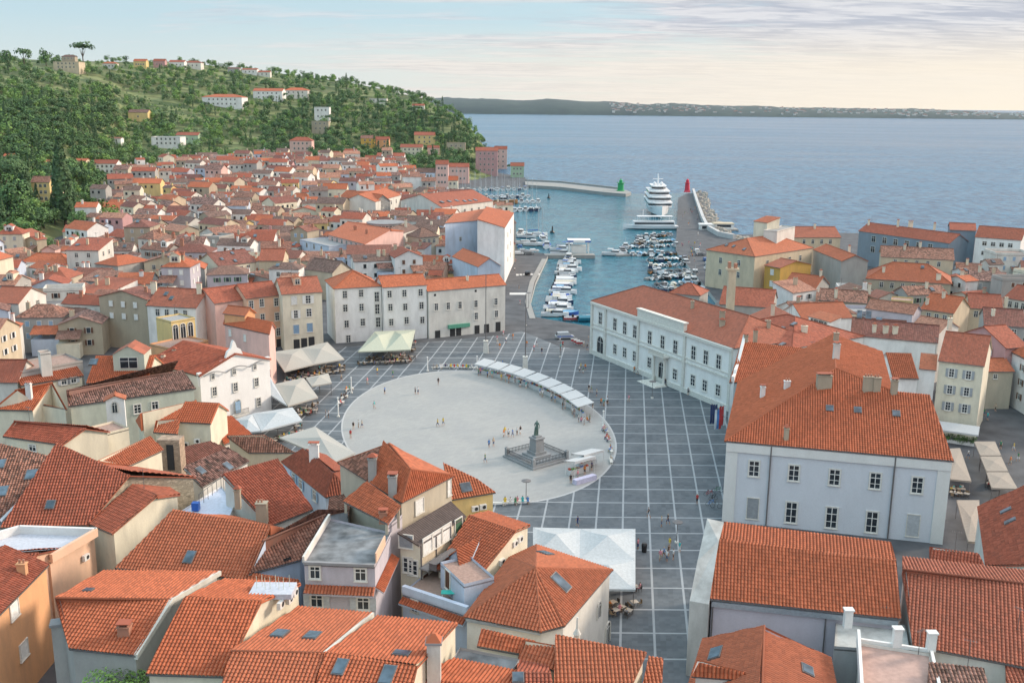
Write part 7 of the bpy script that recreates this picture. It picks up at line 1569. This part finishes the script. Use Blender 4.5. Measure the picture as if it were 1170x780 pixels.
for x, y in [(1158, 515), (1154, 531), (1143, 513), (1128, 480), (1124, 475), (1137, 470), (1163, 527), (1106, 524)]:
    person(W(x, y), rs.choice(['stand', 'walk']), rs.uniform(0, 6.28), 'in the market street at the right')
for i in range(30):
    x = rs.uniform(778, 800); y = rs.uniform(238, 300); person(W(x, y), rs.choice(['stand', 'walk']), rs.uniform(0, 6.28), 'strolling on the mole', group='people on the mole')
# seated on benches
def bench(p, rz, label, l=2.2):
    o = empty('bench', p, label, 'bench', 'stone benches around the ellipse', rz); m = M(); m.box((0, 0, .38), (l, .5, .1), STONE); m.build('seat', o)
    for s in (-1, 1): m = M(); m.box((s*(l/2-.25), 0, 0), (.2, .42, .38), STONE); m.build('leg', o)
i = 0
for (x, y, n, ang, wh) in [(568, 577, 0, 0, 'at the near rim'), (583, 576, 3, 0, 'at the near rim'), (597, 575, 3, 0, 'by the lamp'), (499, 421.5, 3, 0, 'at the far rim'), (509, 421, 3, 0, 'at the far rim'), (519, 421, 3, 0, 'at the far rim'), (529, 421.3, 3, 0, 'at the far rim'), (539, 421.8, 2, 0, 'at the far rim'), (389, 462, 2, 1.15, 'at the left rim'), (393, 455, 3, 1.1, 'at the left rim'), (399, 446, 2, .95, 'at the left rim'), (692, 493, 3, -1.35, 'at the right rim'), (695, 503, 3, -1.35, 'at the right rim'), (698, 516, 2, -1.5, 'at the right rim'), (698, 528, 1, -1.6, 'at the right rim')]:
    p = W(x, y); p.z = .006; i += 1
    bench(p, ang, 'stone bench %s of the ellipse, %sone' % (wh.split(' left')[0].split(' beside')[0], ORD[i] or 'first '), 2.4); u = Vector((cos(ang), sin(ang), 0))
    for k in range(n): q = p+u*(-.8+k*.8)+Vector((0, 0, .0)); person(q, 'sit', ang+rs.choice([0, 0, pi])+rs.uniform(-.3, .3), 'on a bench '+wh)
# ================================================================ market stalls
AW = plain('awning_white', (.52, .52, .52), .8, var=.05); GOODS = [plain('goods_red', (.5, .1, .06), .7, var=.4, scale=9), plain('goods_mixed', (.35, .25, .2), .7, var=.7, scale=9), plain('goods_blue', (.12, .2, .42), .7, var=.5, scale=9), plain('goods_green', (.16, .3, .08), .7, var=.5, scale=9)]
def stall(p, rz, label, w=4.4, d=3.0, group='white market stalls along the far rim'):
    o = empty('market_stall', p, label, 'market stall', group, rz); m = M(); h0, h1 = 2.3, 2.95
    T_ = [(-w/2, -d/2-.4, h0), (w/2, -d/2-.4, h0), (w/2, d/2, h1), (-w/2, d/2, h1)]; m.face(T_, AW); m.face([(a, b, c-.05) for a, b, c in T_][::-1], AW)
    m.face([(-w/2, -d/2-.4, h0), (w/2, -d/2-.4, h0), (w/2, -d/2-.4, h0-.28), (-w/2, -d/2-.4, h0-.28)], AW); m.face([(-w/2, d/2, h1), (w/2, d/2, h1), (w/2, d/2+.02, 2.5), (-w/2, d/2+.02, 2.5)], AW); m.build('awning', o)
    m = M()
    for sx in (-1, 1):
        for sy in (-1, 1): m.tube((sx*(w/2-.08), sy*(d/2-.08), 0), (sx*(w/2-.08), sy*(d/2-.08), 2.6 if sy > 0 else 2.25), .04, FRAME, n=5)
    m.build('frame', o); m = M(); m.box((0, -.55, 0), (w-.5, .9, .85), AW); m.build('counter', o); m = M()
    for k in range(9): m.box((-w/2+.5+k*(w-1)/8, -.55+rs.uniform(-.2, .2), .85), (.34, .4, rs.uniform(.1, .35)), rs.choice(GOODS))
    m.build('goods', o); return o
cen = [(555, 426.5), (570, 430.0), (585, 434.0), (599.5, 438.5), (614.5, 444), (629, 450.5), (642.5, 457.5), (655, 465), (665.5, 473)]
for i, c in enumerate(cen):
    p = W(*c); a = W(*cen[max(0, i-1)]); b = W(*cen[min(len(cen)-1, i+1)]); d = b-a; rz = math.atan2(d.y, d.x); p.z = EZ; seg = d.length/(2 if 0 < i < 8 else 1)
    stall(p, rz, 'white awning market stall, %sof nine counted from the left along the far rim' % (ORD[i] or 'first '), seg*.92)
    for k in range(rs.choice([1, 2, 3])): u = d.normalized(); n = Vector((u.y, -u.x, 0)); person(p+u*rs.uniform(-1.8, 1.8)+n*rs.uniform(1.9, 2.8), 'stand', rs.uniform(0, 6.28), 'shopping at the row of stalls', group='shoppers at the stalls')
p = W(663, 541); p.z = EZ; stall(p, radians(-142), 'white market stall with blue and white goods at the near right rim', 4.6, 2.4, None); p = W(672, 533); p.z = EZ; stall(p, radians(-142), 'white market stall just behind the one at the near right rim', 4.6, 2.8, None)
p = W(668, 550); o = empty('display_table', (p.x, p.y, EZ), 'long display table with lilac cloth in front of the near right stall', 'table', None, radians(38)); m = M(); m.box((0, 0, 0), (4.4, 1.0, .8), plain('cloth_lilac', (.5, .48, .62), .8)); m.build('tabletop', o)
for k in range(4): person(W(652+k*8, 552-k*5), 'stand', rs.uniform(0, 6.28), 'at the near right stalls')
for k in range(5): person(W(661+k*3.2, 484+rs.uniform(-2, 2)), 'sit' if k % 2 else 'stand', rs.uniform(0, 6.28), 'at the right end of the stall row')
# ================================================================ restaurant canopies
CC = {'green': plain('canvas_green', (.41, .43, .34), .85, var=.06), 'beige': plain('canvas_beige', (.38, .36, .32), .85, var=.06), 'white': plain('canvas_white', (.42, .45, .47), .8, var=.1), 'grey': plain('canvas_grey', (.36, .355, .33), .85, var=.06), 'brown': plain('canvas_brown', (.30, .26, .22), .85, var=.08)}
def tent(name, label, px4, col, z=2.9, rise=1.1, group=None, off=1):
    """square parasol roof over four corners"""
    c = [W(x, y, z) for x, y in px4]; cen = sum(c, Vector())/4; cen.z = 0; o = empty(name, cen, label, 'canopy', group); m = M(); k = CC[col]; top = Vector((0, 0, z+rise)); q = [Vector((v.x-cen.x, v.y-cen.y, z)) for v in c]; n = 6
    for i in range(4):
        a, b = q[i], q[(i+1) % 4]
        for r in range(n):
            f0, f1 = r/n, (r+1)/n
            def P_(v, f): w = v.lerp(top, f); w.z = z+rise*(f**1.35); return w
            m.face([P_(a, f0), P_(b, f0), P_(b, f1), P_(a, f1)] if r < n-1 else [P_(a, f0), P_(b, f0), top], k)
        d = Vector((0, 0, .28)); m.face([a-d, b-d, b, a], k)
    m.build('canvas', o); m = M()
    for v in q: m.tube((v.x*.94, v.y*.94, 0), (v.x*.94, v.y*.94, z+.05), .05, GUT, n=5)
    m.tube((0, 0, 0), (0, 0, z+rise-.05), .07, GUT, n=6); m.build('pole', o); return cen, q
FABR = [plain('chair_dark', (.05, .045, .04), .7), plain('chair_wicker', (.25, .17, .10), .8)]
def cmesh(i):
    s = M(); s.box((0, 0, .43), (.44, .44, .05), FABR[i]); b = M(); b.box((0, .21, .48), (.44, .04, .42), FABR[i]); l = M(); l.box((0, 0, 0), (.04, .04, .43), GUT); return s.mesh('seat'), b.mesh('backrest'), l.mesh('leg')
CHS = [cmesh(0), cmesh(1)]; tb = M(); tb.box((0, 0, .72), (.85, .85, .04), plain('table_top', (.45, .40, .34), .5)); tbm = tb.mesh('tabletop'); tl = M(); tl.tube((0, 0, 0), (0, 0, .72), .04, GUT); tl.box((0, 0, 0), (.45, .45, .03), GUT); tlm = tl.mesh('leg')
nset = [0]
def tables(cen, q, where, n=5, people=3):
    pts = []
    e0, e1 = q[0], q[1]
    for i in range(n): f = (i+.5)/n; a = e0.lerp(e1, f)*1.02; pts.append(a+Vector((0, 0, 0)))
    e0, e1 = q[1], q[2]
    for i in range(n-2): pts.append(e0.lerp(e1, (i+.5)/(n-2))*1.0)
    for i in range(n): pts.append(q[0].lerp(q[1], (i+.5)/n)*.68+rs.uniform(-.1, .1)*(q[2]-q[1]))
    for k, v in enumerate(pts):
        p = cen+Vector((v.x, v.y, 0)); p.z = .006; a = rs.uniform(0, 1.5); o = empty('cafe_table', p, 'small square cafe table %s' % where, 'table', 'cafe tables '+where, a); put('tabletop', tbm, o); put('leg', tlm, o)
        for j in range(rs.choice([2, 3])):
            b = a+j*pi/2*rs.choice([1, 2])+.1*j; c = p+Vector((cos(b), sin(b), 0))*.72; ci = rs.randrange(2); o = empty('cafe_chair', c, '%s cafe chair %s' % (['dark', 'wicker'][ci], where), 'chair', 'cafe chairs '+where, b-pi/2); s, bk, lg = CHS[ci]; put('seat', s, o); put('backrest', bk, o)
            for sx in (-1, 1):
                for sy in (-1, 1): put('leg', lg, o, (sx*.19, sy*.19, 0))
            if rs.random() < .42: person(c, 'sit', b-pi/2, 'at a cafe table '+where, group='cafe guests '+where)
cz = tent('canopy', 'left half of the pale green canopy below the white houses', [(409, 401.5), (440, 400.5), (451, 377.5), (428, 378.5)], 'green', 3.3, 1.3); tables(*cz, 'by the pale green canopy', 5)
cz = tent('canopy', 'right half of the pale green canopy below the white houses', [(440, 400.5), (469, 399), (474.5, 376.5), (451, 377.5)], 'green', 3.3, 1.3); tables(*cz, 'by the pale green canopy', 5)
cz = tent('canopy', 'beige canopy below the pale yellow house, left one of the joined pair', [(325, 424), (358, 416), (344, 397.5), (310, 402)], 'beige', 3.1, 1.0); tables(*cz, 'by the paired beige canopies', 5)
cz = tent('canopy', 'beige canopy nearest the hipped white house, right one of the joined pair', [(358, 416), (393.5, 410), (374, 390.5), (344, 397.5)], 'beige', 3.1, 1.0); tables(*cz, 'by the paired beige canopies', 5)
cz = tent('canopy', 'large beige canopy right of the white palazzo', [(329, 463.5), (363.5, 453.5), (347, 431.5), (313.5, 438.5)], 'beige', 3.1, 1.1); tables(*cz, 'by the beige canopy right of the palazzo', 4)
tent('canopy', 'small beige canopy between the two closed parasols and the large one', [(356, 441), (379, 437), (375, 426), (349.5, 431.5)], 'beige', 2.8, .8)
cz = tent('canopy', 'white canopy in front of the white palazzo balcony', [(298.5, 492), (345.5, 480), (334, 465), (288, 472)], 'white', 3.1, 1.0); tables(*cz, 'by the white canopy under the palazzo', 5)
tent('canopy', 'small white canopy left of the one before the palazzo balcony', [(281, 493.5), (298, 492), (288, 472.5), (269, 479)], 'white', 3.1, .8)
tent('canopy', 'white awning leaning against the palazzo corner', [(303, 447), (328, 463), (312, 436), (306, 425)], 'white', 3.2, .3)
cz = tent('canopy', 'largest pale grey canopy at the near left of the ellipse', [(383, 527), (406, 517), (360, 487), (319, 499.5)], 'grey', 3.6, 1.2)
cz = tent('canopy', 'left part of the big white canopy at the bottom of the square', [(609, 634), (662, 638), (663, 603.5), (609, 602)], 'white', 3.4, 1.1)
cz = tent('canopy', 'right part of the big white canopy at the bottom of the square', [(662, 638), (726, 639), (726, 603.7), (663, 603.5)], 'white', 3.4, 1.1)
cz = tent('canopy', 'nearest part of the big white canopy behind the pyramid roof', [(668, 672), (726, 673), (726, 639), (662, 638)], 'white', 3.4, 1.1); tables(*cz, 'under the big white canopy', 4)
for i, (lab, q4) in enumerate([('brown awning along the court building wall, far part', [(1086, 547), (1110, 549.5), (1097, 511.5), (1074, 513)]), ('brown awning along the court building wall, near part', [(1106, 618), (1120, 619), (1119, 571), (1093, 571)]), ('far part of the long brown awning in the market street', [(1120, 520), (1144, 520), (1137, 504), (1113, 504)]), ('middle part of the long brown awning in the market street', [(1127, 538), (1152, 538), (1144, 521), (1120, 521)]), ('near part of the long brown awning in the market street', [(1133, 557), (1163, 558), (1152, 539), (1127, 539)])]):
    cz = tent('awning', lab, q4, 'brown', 2.8, .35, 'awnings in the market street'); tables(*cz, 'in the market street', 3) if i in (0, 3) else None
# planters and awning of the corner restaurant
p0, p1 = W(1068, 503, 0), W(1117, 510, 0); d = p1-p0
for k in range(7):
    p = p0.lerp(p1, (k+.3)/7); o = empty('planter', p, 'box planter with shrub before the yellow corner house, %sfrom the left' % (ORD[k] or 'first '), 'planter', 'planters of the corner restaurant', math.atan2(d.y, d.x)); m = M(); m.box((0, 0, 0), (1.1, .5, .6), WHT); m.build('box', o); q = put('shrub', PT['broad'][k % 4][1], o, (0, 0, -.1)); q.scale = (.22, .2, .26)
o = empty('shop_awning', W(1068, 484, 3.0), 'white fabric awning over the ground floor of the yellow corner house', 'awning'); a, b = W(1069, 484, 3.2), W(1119, 491, 3.2); mid = (a+b)/2; o.location = mid; u = (b-a); rz = math.atan2(u.y, u.x); o.rotation_euler[2] = rz; m = M(); l = u.length/2; m.face([(-l, -1.6, -.5), (l, -1.6, -.5), (l, .9, .4), (-l, .9, .4)], AW); m.face([(-l, -1.6, -.8), (l, -1.6, -.8), (l, -1.6, -.5), (-l, -1.6, -.5)], AW); m.build('canvas', o)
# ================================================================ poles, lamps, flags, vehicles
WP = plain('pole_white', (.72, .72, .70), .4)
def pole(name, label, cat, px, py, top_px, r=.09, mat=None, base=0):
    p = W(px, py); h = (py-top_px)*zc(p)/F/cos(PIT)*.985; o = empty(name, p, label, cat); m = M(); m.tube((0, 0, base), (0, 0, h), r, mat or WP, r*.6, n=8); m.lathe((0, 0, h), [(.02, 0), (r*1.4, .05), (.02, .2)], mat or WP, n=8); m.build('pole', o)
    m = M(); m.box((0, 0, 0), (.5, .5, base or .25), STONE, top=.8 if base else 1); m.build('base', o); return o, h
for lab, x, y, t in [('short white post at the far left rim of the ellipse', 488.5, 424, 408), ('white post on the left rim beside the canopies', 401.5, 449, 431), ('white post at the left end of the ellipse', 386.5, 476, 454), ('white post at the far rim beside the stalls', 545, 421.5, 407), ('white post at the right rim beside the bench', 689, 487, 469)]:
    pole('white_post', lab, 'post', x, y, t, .16)
for lab, x, y, t, bs in [('tall flagpole on a stone pillar left of the stalls', 555, 403, 314, 3.0), ('tall flagpole on a stone pillar behind the stalls', 600, 424, 336, 3.4)]:
    o, h = pole('flagpole', lab, 'flagpole', x, y, t, .13, GUT, 0); m = M(); m.box((0, 0, 0), (1.3, 1.3, bs), STONE, top=.8); m.box((0, 0, bs), (1.2, 1.2, .15), STONE); m.build('stone_pillar', o)
for lab, x, y, t in [('slender lamp with flat disc head at the near rim', 601, 572, 549), ('lamp post beside the benches at the bottom of the square', 773, 600+20, 596), ('lamp post in front of the white palace door', 745, 455, 436), ('lamp post on the harbour road', 604, 352, 335), ('lamp post at the harbour road bend', 601, 372, 352), ('lamp post by the first stall', 640, 408, 390)]:
    o, h = pole('street_lamp', lab, 'street lamp', x, y, t, .07, GUT, 0); m = M(); m.lathe((0, 0, h), [(.1, 0), (.75, .12), (.75, .2), (.1, .32)], GUT, n=14); m.build('lamp_head', o)
for k, (x, y, c1, c2, c3, lab) in enumerate([(817, 478, 'navy', 'navy', 'navy', 'blue flag hanging from the facade beside the palace'), (822, 484, 'white', 'blue', 'red', 'white blue and red flag hanging beside the blue one'), (827, 480, 'red', 'red', 'white', 'red flag hanging nearest the court building')]):
    p = W(x, y, 5); o = empty('flag', p, lab, 'flag', 'flags by the court building'); m = M(); m.tube((.9, .2, 1.2), (-.9, -.5, 3.0), .05, GUT); m.build('staff', o); m = M()
    for j, c in enumerate((c1, c2, c3)):
        for s in range(4): x0 = -.85+.12*sin(s*2.1); m.face([(-1.0+j*.42, -.45+.10*sin(s*1.7), 2.7-s*.9), (-.58+j*.42, -.3+.10*sin(s*1.7+1), 2.6-s*.9+.2), (-.58+j*.42, -.3+.10*sin(s*1.7+2.7), 1.7-s*.9+.2), (-1.0+j*.42, -.45+.10*sin(s*1.7+1.7), 1.8-s*.9)], CM_[c])
    m.build('cloth', o)
def car(px, py, rz, col, label, van=False, group=None):
    p = W(px, py); o = empty('van' if van else 'parked_car', p, label, 'van' if van else 'car', group, rz); L_ = 4.9 if van else 4.3; Wd = 1.85; pt = plain('car_paint_'+col, {'white': (.7, .7, .7), 'silver': (.42, .44, .46), 'black': (.02, .02, .025), 'blue': (.05, .14, .35), 'red': (.4, .03, .03), 'grey': (.15, .16, .17)}[col], .25, .2, var=.03)
    side = [(-L_/2, .35), (-L_/2, .95), (-L_/2+.25, 1.0), (-L_/2+.5, 1.85 if van else 1.4), (.5 if not van else 1.0, 1.9 if van else 1.45), (1.15 if not van else 1.75, 1.0), (L_/2-.15, .88), (L_/2, .6), (L_/2, .35)]
    m = M(); n = len(side)
    def wd(z): return Wd/2*(1 if z < 1.05 else .82)
    for i in range(n): a, b = side[i], side[(i+1) % n]; m.face([(a[0], -wd(a[1]), a[1]), (b[0], -wd(b[1]), b[1]), (b[0], wd(b[1]), b[1]), (a[0], wd(a[1]), a[1])][::-1], pt)
    lo = [side[i] for i in (0, 1, 2, 5, 6, 7, 8)]; up = [side[i] for i in (2, 3, 4, 5)]
    for s in (-1, 1): m.face([(x, s*wd(z), z) for x, z in lo][::s], pt); m.face([(x, s*wd(z), z) for x, z in up][::s], pt)
    m.build('body', o); g = M(); z1 = side[3][1]
    for s in (-1, 1): g.face([(side[2][0]+.2, s*(wd(1)+.01-.03), 1.06), (side[5][0]-.12, s*(wd(1)-.02), 1.06), (side[4][0]-.05, s*(wd(1.4)+.02), z1-.1), (side[3][0]+.1, s*(wd(1.4)+.02), z1-.1)][::s], GLASS)
    a, b = side[4], side[5]; g.face([(a[0]+.08, -.68, a[1]-.04), (a[0]+.08, .68, a[1]-.04), (b[0]+.03, .8, b[1]+.05), (b[0]+.03, -.8, b[1]+.05)][::-1], GLASS); a, b = side[3], side[2]; g.face([(a[0]-.05, -.68, a[1]-.08), (a[0]-.05, .68, a[1]-.08), (b[0]-.02, .8, b[1]+.1), (b[0]-.02, -.8, b[1]+.1)], GLASS); g.build('car_window', o)
    for sx in (-1, 1):
        for sy in (-1, 1): w = M(); x = sx*L_*.31; w.tube((x, sy*.92, .33), (x, sy*.72, .33), .33, HC['black'], n=14); wo = w.build('wheel', o); r = M(); r.tube((x, sy*.935, .33), (x, sy*.92, .33), .19, HC['grey'], n=10); r.build('rim', wo)
    for sy in (-1, 1): h = M(); h.box((L_/2-.03, sy*.62, .62), (.1, .35, .16), FRAME); h.build('headlight', o)
    return o
o = car(645, 387, .14, 'silver', 'silver police minivan with blue stripe parked where the harbour road meets the square', True); m = M()
for s in (-1, 1): m.box((0, s*.93, .75), (4.2, .02, .22), plain('stripe_blue', (.03, .1, .45), .4))
m.build('stripe', o)
car(603, 314, 1.45, 'black', 'dark car driving on the harbour road')
for i, (x, y, c) in enumerate([(593, 291, 'white'), (598, 288, 'silver'), (604, 291, 'grey'), (610, 288, 'white'), (594, 283, 'blue'), (806, 298, 'blue'), (808, 303, 'silver'), (811, 308, 'white'), (800, 292, 'grey'), (796, 288, 'white')]):
    car(x, y, rs.choice([1.5, .1]), c, '%s car parked %s, %s' % (c, 'at the jetty end of the harbour road' if x < 700 else 'by the big cream harbour house', ['nearest the white house', 'second in', 'third in', 'fourth in', 'behind the others', 'far one', 'in the middle', 'near one', 'beyond the far one', 'last on the mole side'][i]), group='cars parked near the harbour')
for i, (x, y) in enumerate([(810, 566), (815, 571), (812, 577), (818, 580), (820, 562)]):
    p = W(x, y); o = empty('bicycle', p, 'parked bicycle leaning by the court building corner, %sfrom the left' % (ORD[i] or 'first '), 'bicycle', 'bicycles by the court corner', rs.uniform(-.5, .6))
    for sx in (-1, 1):
        w = M()
        for k in range(14): a, b = 2*pi*k/14, 2*pi*(k+1)/14; w.tube((sx*.52+.34*cos(a), 0, .34+.34*sin(a)), (sx*.52+.34*cos(b), 0, .34+.34*sin(b)), .025, HC['black'], n=4)
        w.build('wheel', o)
    m = M(); mt = CM_[['red', 'black', 'blue', 'grey', 'green'][i]]
    for a, b in (((-.52, .34), (-.15, .85)), ((-.15, .3), (-.18, .9)), ((-.15, .3), (.42, .82)), ((-.15, .85), (.40, .86)), ((.52, .34), (.40, .98)), ((-.52, .34), (-.15, .3))): m.tube((a[0], 0, a[1]), (b[0], 0, b[1]), .03, mt, n=5)
    m.tube((.4, -.28, 1.0), (.4, .28, 1.0), .025, HC['black'], n=5); m.build('frame', o); m = M(); m.box((-.18, 0, .92), (.26, .14, .06), HC['black']); m.build('saddle', o)
p = W(736, 630); o = empty('litter_bin', p, 'black litter bin beside the big white canopy', 'bin'); m = M(); m.lathe((0, 0, 0), [(.35, 0), (.4, 1.0), (.42, 1.05), (.3, 1.3)], HC['black'], n=12); m.build('body', o)
for i, (x, y) in enumerate([(656, 391), (659, 392.5), (662, 394)]):
    p = W(x, y); o = empty('road_barrier', p, 'red and white road barrier by the police minivan, %sone' % (ORD[i] or 'first '), 'barrier', 'road barriers'); m = M(); m.box((0, 0, .3), (1.6, .3, .5), HC['red']); m.box((0, 0, .8), (1.6, .3, .2), WHT); m.build('panel', o); m = M()
    for s in (-1, 1): m.box((s*.6, 0, 0), (.2, .5, .3), HC['grey'])
    m.build('feet', o)
# zebra crossings painted on the harbour road
ZP = plain('road_paint', (.6, .6, .58), .7); m = M()
for (a, b, n) in (((583, 335.5), (604, 335.5), 6), ((590, 314), (618, 313), 7)):
    for k in range(n):
        p = W(*a).lerp(W(*b), (k+.3)/n); m.box((p.x, p.y, .004), (1.0, 3.6, .004), ZP)
tag(m.build('road_markings'), kind='structure')
for x0, c in ((604, 0),): 
    m = M(); kk = [W(x, y) for x, y in [(606, 364), (600.5, 345), (606, 322), (620, 296)]]
    for a, b in zip(kk, kk[1:]): d = b-a; mid = (a+b)/2; m.box((mid.x+.6, mid.y, 0), (d.length, 1.7, .13), STONEQ, math.atan2(d.y, d.x))
    tag(m.build('quay_pavement'), kind='structure')
# ---------------------------------------------------------------- labels kept short
for o in list(S.objects):
    l = o.get('label')
    if l and len(l.split()) > 16:
        for a in (' tile roof', ' with paved roof terrace', ', standing', ', walking', ' seated', ' trousers', ' shorts', ' small', ' long'):
            if len(l.split()) > 16: l = l.replace(a, ' roof' if a == ' tile roof' else '')
        o['label'] = ' '.join(l.split()[:16])
